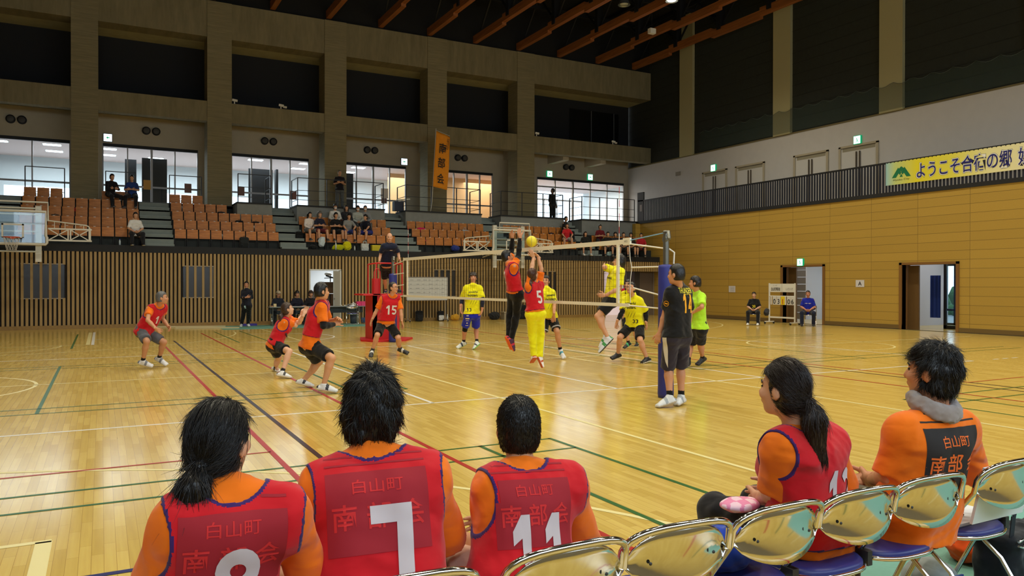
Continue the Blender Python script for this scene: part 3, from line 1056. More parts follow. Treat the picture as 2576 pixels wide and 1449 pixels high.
        for ax in range(3):
            o1, o2 = [(1, 2), (2, 0), (0, 1)][ax]
            sl0 = [slice(None)] * 3
            sl1 = [slice(None)] * 3
            sl0[ax], sl1[ax] = slice(None, -1), slice(1, None)
            A, B = ins[tuple(sl0)], ins[tuple(sl1)]
            e = np.argwhere(A != B)
            ok = (e[:, o1] > 0) & (e[:, o2] > 0) & (e[:, o1] < act.shape[o1]) & (e[:, o2] < act.shape[o2])
            e = e[ok]
            flip = A[e[:, 0], e[:, 1], e[:, 2]]
            d1, d2 = np.zeros(3, int), np.zeros(3, int)
            d1[o1], d2[o2] = 1, 1
            q = np.stack([vid[tuple((e - d1 - d2).T)], vid[tuple((e - d2).T)], vid[tuple(e.T)], vid[tuple((e - d1).T)]], 1)
            q[~flip] = q[~flip][:, ::-1]
            quads.append(q)
        Q = np.concatenate(quads)
        return P, Q[(Q >= 0).all(1)]

def mesh_object(name, P, Q, mats, parent=None, mi=None, smooth=True):
    off = V3(wloc(parent)) if parent is not None else np.zeros(3)
    me = bpy.data.meshes.new(name)
    P = P - off
    if isinstance(Q, np.ndarray):
        me.vertices.add(len(P))
        me.vertices.foreach_set('co', P.astype(np.float32).ravel())
        me.loops.add(Q.size)
        me.loops.foreach_set('vertex_index', Q.astype(np.int32).ravel())
        me.polygons.add(len(Q))
        k = Q.shape[1] if len(Q) else 4
        me.polygons.foreach_set('loop_start', np.arange(0, Q.size, k, dtype=np.int32))
    else:
        me.from_pydata([tuple(p) for p in P], [], Q)
    for m in (mats if isinstance(mats, (list, tuple)) else [mats]):
        me.materials.append(m)
    if mi is not None:
        me.polygons.foreach_set('material_index', np.asarray(mi, dtype=np.int32))
    if smooth:
        me.polygons.foreach_set('use_smooth', np.ones(len(me.polygons), dtype=bool))
    me.update(calc_edges=True)
    me.validate()
    o = bpy.data.objects.new(name, me)
    COL.objects.link(o)
    o.parent = parent
    return o

def fc(P, Q):
    return P[Q].mean(1)

# ------------------------------------------------------------------ people
SKIN = {}
def skin_mat(rgb=(206, 156, 122)):
    return M('skin_%d_%d_%d' % rgb, rgb, 0.5, spec=0.35, noise=(18, 0.03))
def cloth_mat(rgb, rough=0.85):
    name = 'cloth_%d_%d_%d' % tuple(rgb)
    if name in MATS:
        return MATS[name]
    m = M(name, rgb, rough, spec=0.2)
    nt = m.node_tree
    b = nt.nodes['Principled BSDF']
    b.inputs['Sheen Weight'].default_value = 0.15
    tc = nt.nodes.new('ShaderNodeTexCoord')
    mp = nt.nodes.new('ShaderNodeMapping')
    mp.inputs['Scale'].default_value = (1, 1, 1.5)
    nt.links.new(tc.outputs['Object'], mp.inputs['Vector'])
    prev = None
    for sc, st, di, rot in ((5.0, 0.75, 0.10, 0.6), (13.0, 0.45, 0.03, 0.3)):
        n = nt.nodes.new('ShaderNodeTexNoise')
        n.noise_type = 'RIDGED_MULTIFRACTAL' if sc < 10 else 'FBM'
        n.inputs['Scale'].default_value = sc
        n.inputs['Detail'].default_value = 1.5
        n.inputs['Distortion'].default_value = rot
        nt.links.new(mp.outputs[0], n.inputs['Vector'])
        bp = nt.nodes.new('ShaderNodeBump')
        bp.inputs['Strength'].default_value = st
        bp.inputs['Distance'].default_value = di * .6
        nt.links.new(n.outputs['Fac'], bp.inputs['Height'])
        if prev is not None:
            nt.links.new(prev, bp.inputs['Normal'])
        prev = bp.outputs['Normal']
    nt.links.new(prev, b.inputs['Normal'])
    return m
HAIRM = lambda rgb: M('hair_%d_%d_%d' % tuple(rgb), rgb, 0.38, spec=0.45, noise=(90, 0.25), bump=0.25)
m_eye = M('eye_dark', (26, 20, 18), 0.2)
m_lip = M('lip', (168, 96, 84), 0.5)
m_maskw = M('white_face_mask', (232, 234, 236), 0.8)

class Fig:
    pass

def frame_of(J):
    R = nrm(V3(J['shR']) - V3(J['shL']))
    U = V3(J['neck']) - V3(J['pelvis'])
    U = nrm(U - R * (U @ R))
    F = np.cross(U, R)
    return R, U, F

def head_frame(yaw, pitch, tilt=0.0):
    y, p = math.radians(yaw), math.radians(pitch)
    F = V3((math.sin(y) * math.cos(p), math.cos(y) * math.cos(p), math.sin(p)))
    R = V3((math.cos(y), -math.sin(y), 0))
    U = np.cross(R, F)
    if tilt:
        t = math.radians(tilt)
        R, U = R * math.cos(t) + U * math.sin(t), U * math.cos(t) - R * math.sin(t)
    return R, U, F

def hand_mesh(w, tip, palm, side, k, h, curl=0.5):
    """palm with five separate bent fingers; w wrist, tip middle finger tip, palm normal, side = thumb direction"""
    w, tip = V3(w), V3(tip)
    d = nrm(tip - w)
    n = nrm(V3(palm) - d * (V3(palm) @ d))
    sd = np.cross(d, n)
    if sd @ V3(side) < 0:
        sd = -sd
    g = Field(w - .24 * k, w + .24 * k, h)
    kn = []
    for i in range(4):
        b = w + d * (.088 - .004 * abs(i - 1)) * k + sd * (1.5 - i) * .0195 * k
        g.cone(w + d * .012 * k + sd * (1.5 - i) * .012 * k, b, .0155 * k, .0125 * k, .012, flat=(n, .95))
        kn.append(b)
    for i, L in enumerate((.070, .080, .075, .058)):
        a = curl * (0.75 + 0.12 * i)
        sp = sd * (1.5 - i) * .06
        d1 = nrm(d * math.cos(a) + n * math.sin(a) + sp)
        d2 = nrm(d * math.cos(a * 2.1) + n * math.sin(a * 2.1) + sp)
        d3 = nrm(d * math.cos(a * 2.9) + n * math.sin(a * 2.9) + sp)
        p1 = kn[i] + d1 * L * k * .45
        p2 = p1 + d2 * L * k * .32
        p3 = p2 + d3 * L * k * .25
        g.cone(kn[i], p1, .0100 * k, .0092 * k, .006).cone(p1, p2, .0092 * k, .0084 * k, .003).cone(p2, p3, .0084 * k, .0070 * k, .003)
    tb = w + d * .028 * k + sd * .022 * k
    t1 = tb + nrm(d * .62 + sd * .72 + n * .25) * .045 * k
    t2 = t1 + nrm(d * .85 + sd * .42 + n * .35) * .034 * k
    t3 = t2 + nrm(d * .92 + sd * .2 + n * .4) * .024 * k
    g.cone(tb, t1, .016 * k, .012 * k, .012).cone(t1, t2, .0115 * k, .0102 * k, .004).cone(t2, t3, .0102 * k, .008 * k, .003)
    g.cone(w - d * .05 * k, w + d * .02 * k, .0265 * k, .024 * k, .02, flat=(n, .8))
    return g.mesh()

def torso_prims(g, B, e, kk=0.05, arms=0.0, low=0.0):
    """torso volume grown by e; B holds the frame and build factors"""
    k = B.k
    w = B.wd
    p, c = B.pel, B.chest
    fl = (B.F, B.depth)
    for sgn in (-1, 1):
        g.cone(p + B.R * sgn * .052 * k * w - B.U * low, c + B.R * sgn * .058 * k * w, (.100 * B.belly) * k + e, .106 * k + e, kk, flat=fl)
    sl, sr = B.shL + B.R * .035 * k - B.U * .03 * k, B.shR - B.R * .035 * k - B.U * .03 * k
    g.cone(sl, sr, .070 * k + e, .070 * k + e, kk, flat=fl)
    hr_ = (.100 if e == 0 else .108) * k + e
    g.cone(B.hipL + B.R * .01, B.hipR - B.R * .01, hr_, hr_, kk)
    if low > .03:
        g.cone(B.hipL + B.R * .01 - B.U * low, B.hipR - B.R * .01 - B.U * low, hr_, hr_, kk)
    nb = B.neck + B.U * .005
    for sh in (B.shL, B.shR):
        g.cone(nb, sh - (sh - nb) * .12 - B.U * .005, .046 * k + e * .8, .048 * k + e, kk * .8)
    if B.female:
        for sgn in (-1, 1):
            g.ell(c + B.R * sgn * .07 * k + B.F * .085 * k - B.U * .03, (B.R, B.U, B.F), (.062 * k + e, .066 * k + e, .055 * k + e), .04)
    return g

def bounds(pts, m):
    A = np.array(pts)
    return A.min(0) - m, A.max(0) + m

def person(label, J, H=1.72, look=(0, 0, 0), skin=(206, 156, 122), hair=('short', (20, 18, 18)), top=None, bib=None, legs=None,
           shoes=((225, 225, 225), (240, 240, 240)), socks=(20, 20, 24), female=False, res=.013, wd=1.0, belly=1.0, depth=1.0, loose=0.0,
           curl=0.45, hands=True, eyes=True, group=None, extra=None, mask=False, sleeves=None, knee=None, glasses=False, grow=0.0, palms=None, strands=0, hem_drop=0.0):
    B = Fig()
    k = H / 1.72
    B.k, B.wd, B.female, B.belly, B.depth = k, wd, female, belly, depth
    J = {q: V3(v) for q, v in J.items()}
    B.J = J
    B.R, B.U, B.F = frame_of(J)
    B.pel, B.neck = J['pelvis'], J['neck']
    B.chest = B.pel + (B.neck - B.pel) * .68
    B.shL, B.shR, B.hipL, B.hipR = J['shL'], J['shR'], J['hipL'], J['hipR']
    hr, hu, hf = head_frame(*look)
    B.hr, B.hu, B.hf = hr, hu, hf
    hc = J['head']
    ax = (hr, hf, hu)
    low = min(J['anL'][2], J['anR'][2], J['toL'][2], J['toR'][2])
    base = (float((J['anL'][0] + J['anR'][0]) / 2), float((J['anL'][1] + J['anR'][1]) / 2), float(max(0, low - .035)))
    root = thing('person', label, 'person', base, 0, group)
    B.root = root
    fine = res <= .0145
    # ---------------- body: head, neck, trunk, arms and legs as one surface
    lo, hi = bounds([J[q] for q in J if not q.startswith('tip')] + [hc + hu * .16, hc + hf * .14], .16)
    g = Field(lo, hi, res)
    torso_prims(g, B, 0.0)
    g.cone(B.neck - B.U * .03, hc - hu * .05 * k - hf * .028 * k, .058 * k, .051 * k, .03)
    g.ell(hc + hu * .028 * k - hf * .012 * k, ax, (.076 * k, .095 * k, .098 * k), .02)
    g.ell(hc - hu * .045 * k + hf * .022 * k, ax, (.057 * k, .070 * k, .075 * k), .03)
    g.ell(hc - hu * .098 * k + hf * .060 * k, ax, (.026 * k, .022 * k, .020 * k), .025)
    if fine:
        g.ell(hc + hu * .022 * k + hf * .078 * k, ax, (.048 * k, .016 * k, .012 * k), .012)
        for sgn in (-1, 1):
            g.ell(hc + hu * .002 * k + hf * .098 * k + hr * sgn * .031 * k, ax, (.017 * k, .014 * k, .012 * k), .012, 'sub')
            g.ell(hc - hu * .028 * k + hf * .070 * k + hr * sgn * .036 * k, ax, (.022 * k, .022 * k, .022 * k), .02)
        g.ell(hc - hu * .062 * k + hf * .086 * k, ax, (.024 * k, .014 * k, .012 * k), .012)
    g.cone(hc + hu * .002 * k + hf * .090 * k, hc - hu * .030 * k + hf * .104 * k, .010 * k, .0145 * k, .012)
    for sgn in (-1, 1):
        g.ell(hc + hr * sgn * .077 * k - hf * .014 * k - hu * .012 * k, ax, (.012 * k, .020 * k, .032 * k), .006)
    for s in 'LR':
        sh, el, wr = J['sh' + s], J['el' + s], J['wr' + s]
        g.cone(sh, el, .049 * k * (.85 if female else 1), .039 * k, .03)
        g.ell(sh - B.U * .01, (B.R, B.U, B.F), (.050 * k,) * 3, .03)
        g.cone(el, el + (wr - el) * .35, .039 * k, .040 * k, .015).cone(el + (wr - el) * .35, wr, .040 * k, .026 * k, .015)
        hp, kn, an = J['hip' + s], J['kn' + s], J['an' + s]
        g.cone(hp, kn, .088 * k, .057 * k, .04)
        cf = kn + (an - kn) * .30
        bk = np.cross(np.cross(kn - hp, an - kn), an - kn)
        bk = nrm(bk) if np.linalg.norm(bk) > 1e-4 else -B.F
        if bk @ B.F > 0:
            bk = -bk
        g.cone(kn, cf, .054 * k, .054 * k, .02).cone(cf, an, .054 * k, .034 * k, .02)
        g.ell(cf + bk * .022 * k, (B.R, B.F, nrm(kn - an)), (.045 * k, .045 * k, .095 * k), .03)
        g.cone(an, an + (J['to' + s] - an) * .4, .036 * k, .034 * k, .02)
    P, Q = g.mesh()
    c = fc(P, Q)
    mi = np.zeros(len(Q), int)
    if fine:
        q = c - (hc - hu * .062 * k + hf * .094 * k)
        mi[(np.abs(q @ hr) < .024 * k) & (np.abs(q @ hu) < .009 * k) & (np.abs(q @ hf) < .03)] = 1
    PP, QQ, mm = [P], [Q], [mi]
    nv = len(P)
    if hands:
        for s, sg in (('L', -1), ('R', 1)):
            wr, tip, el = J['wr' + s], J['tip' + s], J['el' + s]
            pal = palms[s] if palms and s in palms else -B.R * sg * .8 + B.F * .3
            a, b = hand_mesh(wr, tip, pal, B.F + B.U * .4, k, .0052 if fine else .0075, curl)
            PP.append(a)
            QQ.append(b + nv)
            mm.append(np.zeros(len(b), int))
            nv += len(a)
    body = mesh_object('body', np.concatenate(PP), np.concatenate(QQ), [skin_mat(skin), m_lip], root, np.concatenate(mm))
    if eyes and fine:
        for sgn in (-1, 1):
            ec = hc + hu * .004 * k + hf * .0795 * k + hr * sgn * .031 * k
            e = MB()
            e.ball(tuple(ec), .0085 * k, 8)
            e.build('eye', m_eye, root)
            eb = MB()
            a = hc + hu * .024 * k + hf * .088 * k
            eb.tube([tuple(a + hr * sgn * .014 * k), tuple(a + hr * sgn * .032 * k + hu * .006 * k), tuple(a + hr * sgn * .05 * k - hf * .014 * k)], .0038 * k, 5)
            eb.build('eyebrow', HAIRM(hair[1]), root)
    # ---------------- hair
    if hair and hair[0] != 'bald':
        if fine and not strands and hair[0] != 'thin':
            strands = 420
        st, hrgb = hair[0], hair[1]
        hres = min(res * .75, .010)
        g = Field(hc - V3((.22, .22, .34)), hc + V3((.22, .22, .22)), hres)
        t = {'short': .011, 'crop': .007, 'fluffy': .019, 'tail': .009, 'long': .014, 'wavy': .022, 'thin': .004}.get(st, .012) + grow
        g.ell(hc + hu * .030 * k - hf * .014 * k, ax, (.077 * k + t, .096 * k + t, .099 * k + t * 1.1), 0)
        back = -.075 if st in ('short', 'crop', 'thin') else -.10
        g.ell(hc - hu * .03 * k - hf * .045 * k, ax, (.068 * k + t, .060 * k + t, .072 * k + t), .03)
        if st in ('short', 'crop', 'fluffy', 'wavy'):
            amp = {'crop': .0008, 'short': .003, 'fluffy': .006, 'wavy': .009}[st]
            g.ripple(amp, 70 if st != 'fluffy' else 55, int(abs(hc[0]) * 100) % 50, (1, 1, .6))
        # face opening
        hl = {'thin': .085, 'crop': .062, 'short': .058, 'fluffy': .050, 'tail': .062, 'long': .055, 'wavy': .045}.get(st, .058)
        g.box(hc + hf * .135 * k + hu * (hl - .20) * k, ax, (.2, .11 * k, .20 * k), .03, .01, 'sub')
        if st not in ('long',):
            for sgn in (-1, 1):
                g.ell(hc + hr * sgn * .088 * k - hf * .006 * k - hu * .022 * k, ax, (.03, .026 * k, .038 * k), .012, 'sub')
        g.plane(hc + hu * back * k, -hu)
        if st == 'tail':
            L = hair[2] if len(hair) > 2 else .22
            tb = hc - hf * (.112 + t) * k - hu * .045 * k
            g.ell(tb, ax, (.026, .024, .024), .01)
            if L > .25:
                pts = [tb, tb - hf * .025 - hu * .06, tb - hf * .03 - hu * L * .55 + hr * .02, tb - hf * .01 - hu * L + hr * .05]
                rr = [.024, .046, .040, .010]
            else:
                pts = [tb, tb - hf * .03 - hu * .05, tb - hf * .035 - hu * L * .6, tb - hf * .02 - hu * L]
                rr = [.022, .046, .052, .018]
            gg = Field(np.min(pts, 0) - .08, np.max(pts, 0) + .08, hres)
            for i in range(3):
                gg.cone(pts[i], pts[i + 1], rr[i] * k, rr[i + 1] * k, .02)
            gg.ripple(.004, 90, 4, (1, 1, .25))
            P2, Q2 = gg.mesh()
        if st == 'long':
            for sgn in (-1, 0, 1):
                g.cone(hc - hf * .06 * k + hr * sgn * .065 * k, hc - hf * .075 * k - hu * .22 * k + hr * sgn * .07, .05 * k, .03, .03)
        P, Q = g.mesh()
        if st == 'tail':
            Q = np.concatenate([Q, Q2 + len(P)])
            P = np.concatenate([P, P2])
        if strands:
            P, Q = add_strands(P, Q, hc, hr, hu, hf, k, strands, st)
        mesh_object('hair', P, Q, HAIRM(hrgb), root)
    if mask:
        g = Field(hc - .14, hc + .14, .009)
        g.ell(hc - hu * .05 * k + hf * .04 * k, ax, (.062 * k, .072 * k, .052 * k), .01)
        g.plane(hc + hf * .045 * k, -hf)
        P, Q = g.mesh()
        mesh_object('face_mask', P, Q, m_maskw, root)
    if glasses:
        e = MB()
        for sgn in (-1, 1):
            ec = hc + hu * .003 * k + hf * .106 * k + hr * sgn * .033 * k
            pts = [tuple(ec + hr * .026 * math.cos(a) + hu * .018 * math.sin(a)) for a in [2 * PI * i / 14 for i in range(14)]]
            e.tube(pts, .0022, 5, closed=True)
            e.tube([tuple(ec + hr * sgn * .026), tuple(hc + hr * sgn * .082 * k - hf * .01 + hu * .004)], .002, 5)
        e.tube([tuple(hc + hf * .112 * k + hr * .008), tuple(hc + hf * .112 * k - hr * .008)], .002, 5)
        e.build('glasses', m_black, root)
    # ---------------- shirt
    B.tops = []
    Un = B.U
    if top:
        rgb, frac = top[0], top[1]
        drop = (top[2] if len(top) > 2 else .03) + hem_drop
        lo, hi = bounds([B.pel, B.neck, J['shL'], J['shR'], J['elL'], J['elR'], J['hipL'], J['hipR'], J['wrL'], J['wrR']], .2)
        g = Field(lo, hi, res * .95)
        e = .013 + loose
        torso_prims(g, B, e, .05, low=max(.02, drop + .03))
        g.plane(B.pel - Un * drop, -Un)
        g.cone(B.neck - Un * .02, B.neck + Un * .045 + B.F * .012, .062 * k, .058 * k, .02, cap=True)
        for s in 'LR':
            sh, el, wr = J['sh' + s], J['el' + s], J['wr' + s]
            if frac <= 1:
                en = sh + (el - sh) * frac
                g.cone(sh + (B.neck - sh) * .15, en, .058 * k + loose * .8, .059 * k + loose * 1.6, .03, cap=True)
            else:
                g.cone(sh, el, .062 * k, .050 * k, .025).cone(el, wr, .050 * k, .036 * k, .02, cap=True)
        ripple_seed = int(abs(hc[1]) * 37) % 97
        g.ripple(.0026 + loose * .07, 23, ripple_seed, (1, 1, .65))
        for s in 'LR':
            sh, el, wr = J['sh' + s], J['el' + s], J['wr' + s]
            fr = min(frac, 1.0) * .97
            g.cone(sh, sh + (el - sh) * fr, .054 * k, (.053 - .009 * fr) * k + .004, .0, cap=True)
            g.ell(sh - B.U * .01, (B.R, B.U, B.F), (.055 * k,) * 3, 0)
            if frac > 1:
                g.cone(el, wr, .046 * k, .031 * k, 0, cap=True)
        g2 = Field(lo, hi, res * .95)
        torso_prims(g2, B, .006, .05, low=max(.02, drop + .03))
        g2.plane(B.pel - Un * drop, -Un)
        g.f = np.minimum(g.f, g2.f)
        P, Q = g.mesh()
        o = mesh_object('shirt', P, Q, cloth_mat(rgb), root)
        B.shirt = (P, Q)
        B.shirt_obj = o
    if bib:
        rgb, trim = bib[0], bib[1]
        drop = bib[2] if len(bib) > 2 else .0
        lo, hi = bounds([B.pel, B.neck, J['shL'], J['shR'], J['hipL'], J['hipR']], .2)
        bres = res * .9 if res > .01 else .0062
        g = Field(lo, hi, bres)
        e = .022 + loose
        torso_prims(g, B, e, .05, low=max(.0, drop + .05))
        g.ripple(.0026 + loose * .07, 23, ripple_seed, (1, 1, .65))
        g2 = Field(lo, hi, bres)
        torso_prims(g2, B, .013, .05, low=max(.0, drop + .05))
        g.f = np.minimum(g.f, g2.f)
        g.plane(B.pel - Un * drop, -Un)
        nc, nr = B.neck + Un * .055 + B.F * .03, .108 * k
        g.ell(nc, (B.R, B.U, B.F), (nr * 1.05, nr, nr * 1.25), .0, 'sub')
        arm = []
        for s, sg in (('L', -1), ('R', 1)):
            a = J['sh' + s] + B.R * sg * .045 * k - Un * .04 * k
            rr = (.085 * k, .125 * k, .14 * k)
            g.ell(a + B.R * sg * .03, (B.R, B.U, B.F), rr, .0, 'sub')
            arm.append((a + B.R * sg * .03, rr))
        P, Q = g.mesh()
        c = fc(P, Q)
        mi = np.zeros(len(Q), int)
        def near(cn, rr, tol):
            q = c - cn
            u = np.stack([q @ B.R / rr[0], q @ B.U / rr[1], q @ B.F / rr[2]], 1)
            return (np.linalg.norm(u, axis=1) - 1) * min(rr) < tol
        mi[near(nc, (nr * 1.05, nr, nr * 1.25), .011)] = 1
        for a, rr in arm:
            mi[near(a, rr, .009)] = 1
        mi[(c - (B.pel - Un * drop)) @ Un < .008] = 1
        o = mesh_object('bib', P, Q, [cloth_mat(rgb), cloth_mat(trim)], root, mi)
        B.shirt = (P, Q)
        B.shirt_obj = o
    # ---------------- shorts or trousers
    if legs:
        rgb, kind = legs[0], legs[1]
        lo, hi = bounds([B.pel, J['hipL'], J['hipR'], J['knL'], J['knR'], J['anL'], J['anR'], B.pel + Un * .1], .17)
        g = Field(lo, hi, res)
        e = .012
        g.cone(B.pel + Un * .09 * k - B.R * .05 * k, B.pel + Un * .09 * k + B.R * .05 * k, .100 * k + e, .100 * k + e, .05)
        g.cone(B.hipL, B.hipR, .108 * k + e, .108 * k + e, .05)
        g.plane(B.pel + Un * .12 * k, Un)
        for s in 'LR':
            hp, kn, an = J['hip' + s], J['kn' + s], J['an' + s]
            if kind <= 1.2:
                en = hp + (kn - hp) * kind
                g.cone(hp, en, .100 * k, (.092 + .02 * (1 - kind)) * k + loose * .5, .035, cap=True)
            else:
                g.cone(hp, kn, .098 * k, .078 * k * (.86 if kind > 2.5 else 1), .035)
                g.cone(kn, an + (an - kn) * .02, (.074 if kind < 2.5 else .062) * k, (.062 if kind < 2.5 else .040) * k, .03, cap=True)
        g.ripple(.0035, 26, int(abs(hc[0]) * 71) % 83, (1, 1, .5))
        for s in 'LR':
            hp, kn, an = J['hip' + s], J['kn' + s], J['an' + s]
            t_ = min(kind, 1.0) * .98
            g.cone(hp, hp + (kn - hp) * t_, .094 * k, (.094 - .031 * t_) * k, .0, cap=True)
            if kind > 1.2:
                g.ell(kn, np.eye(3), (.068 * k,) * 3, .0)
                cf = kn + (an - kn) * .30
                g.cone(kn, cf, .066 * k, .066 * k, .02).cone(cf, an, .064 * k, .042 * k, .02, cap=True)
                bk = np.cross(np.cross(kn - hp, an - kn), an - kn)
                bk = nrm(bk) if np.linalg.norm(bk) > 1e-4 else -B.F
                bk = -bk if bk @ B.F > 0 else bk
                g.ell(cf + bk * .022 * k, (B.R, B.F, nrm(kn - an)), (.054 * k, .054 * k, .105 * k), .02)
        P, Q = g.mesh()
        mesh_object('shorts' if kind <= 1.2 else 'trousers', P, Q, cloth_mat(rgb), root)
        B.short = (P, Q)
    # ---------------- compression sleeves, knee pad, socks, shoes
    if sleeves:
        for s, (rgb, t0, t1) in sleeves.items():
            el, wr, sh = J['el' + s], J['wr' + s], J['sh' + s]
            g = Field(*bounds([sh, el, wr], .08), res * .8)
            if t0 < 0:
                g.cone(el + (sh - el) * -t0, el, .050 * k, .046 * k, .02)
            tm = min(.35, t1)
            g.cone(el + (wr - el) * max(0, t0), el + (wr - el) * tm, .046 * k, .047 * k, .02).cone(el + (wr - el) * tm, el + (wr - el) * t1, .047 * k, (.047 - .015 * (t1 - tm) / .65) * k, .02, cap=True)
            P, Q = g.mesh()
            mesh_object('arm_sleeve', P, Q, cloth_mat(rgb), root)
    if knee:
        for s, rgb in knee.items():
            kn, an, hp = J['kn' + s], J['an' + s], J['hip' + s]
            g = Field(*bounds([kn], .2), res * .8)
            g.cone(kn + (hp - kn) * .2, kn + (an - kn) * .22, .072 * k, .064 * k, .01, cap=True)
            P, Q = g.mesh()
            mesh_object('knee_support', P, Q, cloth_mat(rgb), root)
    for s in 'LR':
        an, to, kn = J['an' + s], J['to' + s], J['kn' + s]
        D = to - an
        shin = nrm(kn - an)
        if socks is not None:
            g = Field(*bounds([an, an + shin * .13], .08), res * .8)
            g.cone(an + shin * .10 * k, an - shin * .02, .041 * k, .042 * k, .0)
            g.plane(an + shin * .09 * k, shin)
            P, Q = g.mesh()
            mesh_object('sock', P, Q, cloth_mat(socks), root)
        if shoes is None:
            continue
        toe = to - nrm(D) * .025
        Dn = nrm(D - shin * (D @ shin) * .55)
        heel = an - Dn * .05 * k - shin * .055 * k
        fd = nrm(toe - heel)
        side = nrm(np.cross(fd, shin))
        fu = np.cross(side, fd)
        if fu @ shin < 0:
            fu = -fu
        g = Field(*bounds([heel, toe, an], .1), min(res * .75, .0095))
        for sg in (-1, 1):
            g.cone(heel + side * sg * .010 * k, toe + side * sg * .022 * k, .038 * k, .028 * k, .015)
        g.cone(an + shin * .012, heel + fd * .045 + fu * .015, .045 * k, .044 * k, .02)
        g.cone(an + fd * .015 - shin * .005, toe - fd * .05 + fu * .018, .043 * k, .030 * k, .025)
        g.plane(an + shin * .03, nrm(shin * .9 - fd * .25))
        g.plane(heel - fu * .030 * k, -fu)
        P, Q = g.mesh()
        c = fc(P, Q)
        hgt = (c - (heel - fu * .030 * k)) @ fu
        mi = np.where(hgt < .022 * k, 1, 0)
        al = (c - heel) @ fd
        L = np.linalg.norm(toe - heel)
        if len(shoes) > 2:
            mi[(hgt > .024) & (np.abs(al - L * .5) < L * .09)] = 2
            mi[(hgt > .03) & (al < -.005)] = 2
        mesh_object('shoe', P, Q, [M('shoe_%d_%d_%d' % tuple(c2), c2, 0.5) for c2 in shoes], root, mi)
    B.hc = hc
    return B

def add_strands(P, Q, hc, hr, hu, hf, k, n, st):
    """fine locks that follow the hair shell and break its outline"""
    rnd = random.Random(n)
    verts = [P]
    quads = [Q]
    nv = len(P)
    cen = fc(P, Q)
    e1 = P[Q[:, 1]] - P[Q[:, 0]]
    e2 = P[Q[:, 3]] - P[Q[:, 0]]
    nor = np.cross(e1, e2)
    nor /= np.maximum(np.linalg.norm(nor, axis=1), 1e-9)[:, None]
    crown = hc + hu * .10 * k - hf * .045 * k
    tailb = hc - hf * .125 * k - hu * .05 * k
    Lr, lm = {'crop': ((.006, .014), .35), 'short': ((.02, .045), .10), 'fluffy': ((.03, .055), .09), 'tail': ((.05, .09), .02), 'long': ((.05, .09), .03), 'wavy': ((.03, .05), .25)}.get(st, ((.03, .05), .1))
    for i in range(n):
        j = rnd.randrange(len(Q))
        p, m = cen[j], nor[j]
        if st == 'tail' and (p - hc) @ hu > -.11 * k and (p - hc) @ hf > -.12 * k:
            away = tailb - p
        elif st in ('tail', 'long'):
            away = -hu - hf * .1
        else:
            away = nrm(p - crown) - hu * .35
        d = away - m * (away @ m)
        jit = .06 if st in ('tail', 'long') else .35
        d = nrm(nrm(d) + V3([rnd.uniform(-jit, jit) for _ in range(3)]))
        L = rnd.uniform(*Lr)
        tip = L * lm * rnd.uniform(.2, 1.0)
        if st == 'fluffy' and rnd.random() < .02:
            tip = L * .5
        r = rnd.uniform(.0008, .0019)
        sd = nrm(np.cross(d, m))
        bend = sd * rnd.uniform(-.25, .25) * L
        ring = []
        for q in range(5):
            t = q / 4
            c = p + d * L * t + bend * t * t + m * (tip * t + .0012 - (1 - lm) * L * t * t * .18)
            rr = r * (1 - t * .85)
            ring.append([c + sd * rr, c + m * rr, c - sd * rr])
        verts.append(np.array(ring).reshape(-1, 3))
        f = []
        for q in range(4):
            for w in range(3):
                f.append((q * 3 + w, q * 3 + (w + 1) % 3, (q + 1) * 3 + (w + 1) % 3, (q + 1) * 3 + w))
        quads.append(np.array(f) + nv)
        nv += 15
    return np.concatenate(verts), np.concatenate(quads)

def stroke(pts, t, closed=False):
    pts = [np.array(p, float) for p in pts]
    n = len(pts)
    L, R = [], []
    for i in range(n):
        a = pts[i - 1] if (i > 0 or closed) else pts[i]
        b = pts[(i + 1) % n] if (i < n - 1 or closed) else pts[i]
        d0 = pts[i] - a
        d1 = b - pts[i]
        d0 = d0 / np.linalg.norm(d0) if np.linalg.norm(d0) > 1e-9 else d1 / np.linalg.norm(d1)
        d1 = d1 / np.linalg.norm(d1) if np.linalg.norm(d1) > 1e-9 else d0
        m = d0 + d1
        m /= np.linalg.norm(m)
        nn = np.array((-m[1], m[0]))
        w = t / 2 / max(.5, nn @ np.array((-d0[1], d0[0])))
        L.append(pts[i] + nn * w)
        R.append(pts[i] - nn * w)
    v = [tuple(p) for p in L + R]
    f = [(i, i + n, (i + 1) % n + n, (i + 1) % n) for i in range(n if closed else n - 1)]
    return v, f

def arc_pts(cx, cy, rx, ry, a0, a1, n=14):
    return [(cx + rx * math.cos(math.radians(a0 + (a1 - a0) * i / n)), cy + ry * math.sin(math.radians(a0 + (a1 - a0) * i / n))) for i in range(n + 1)]

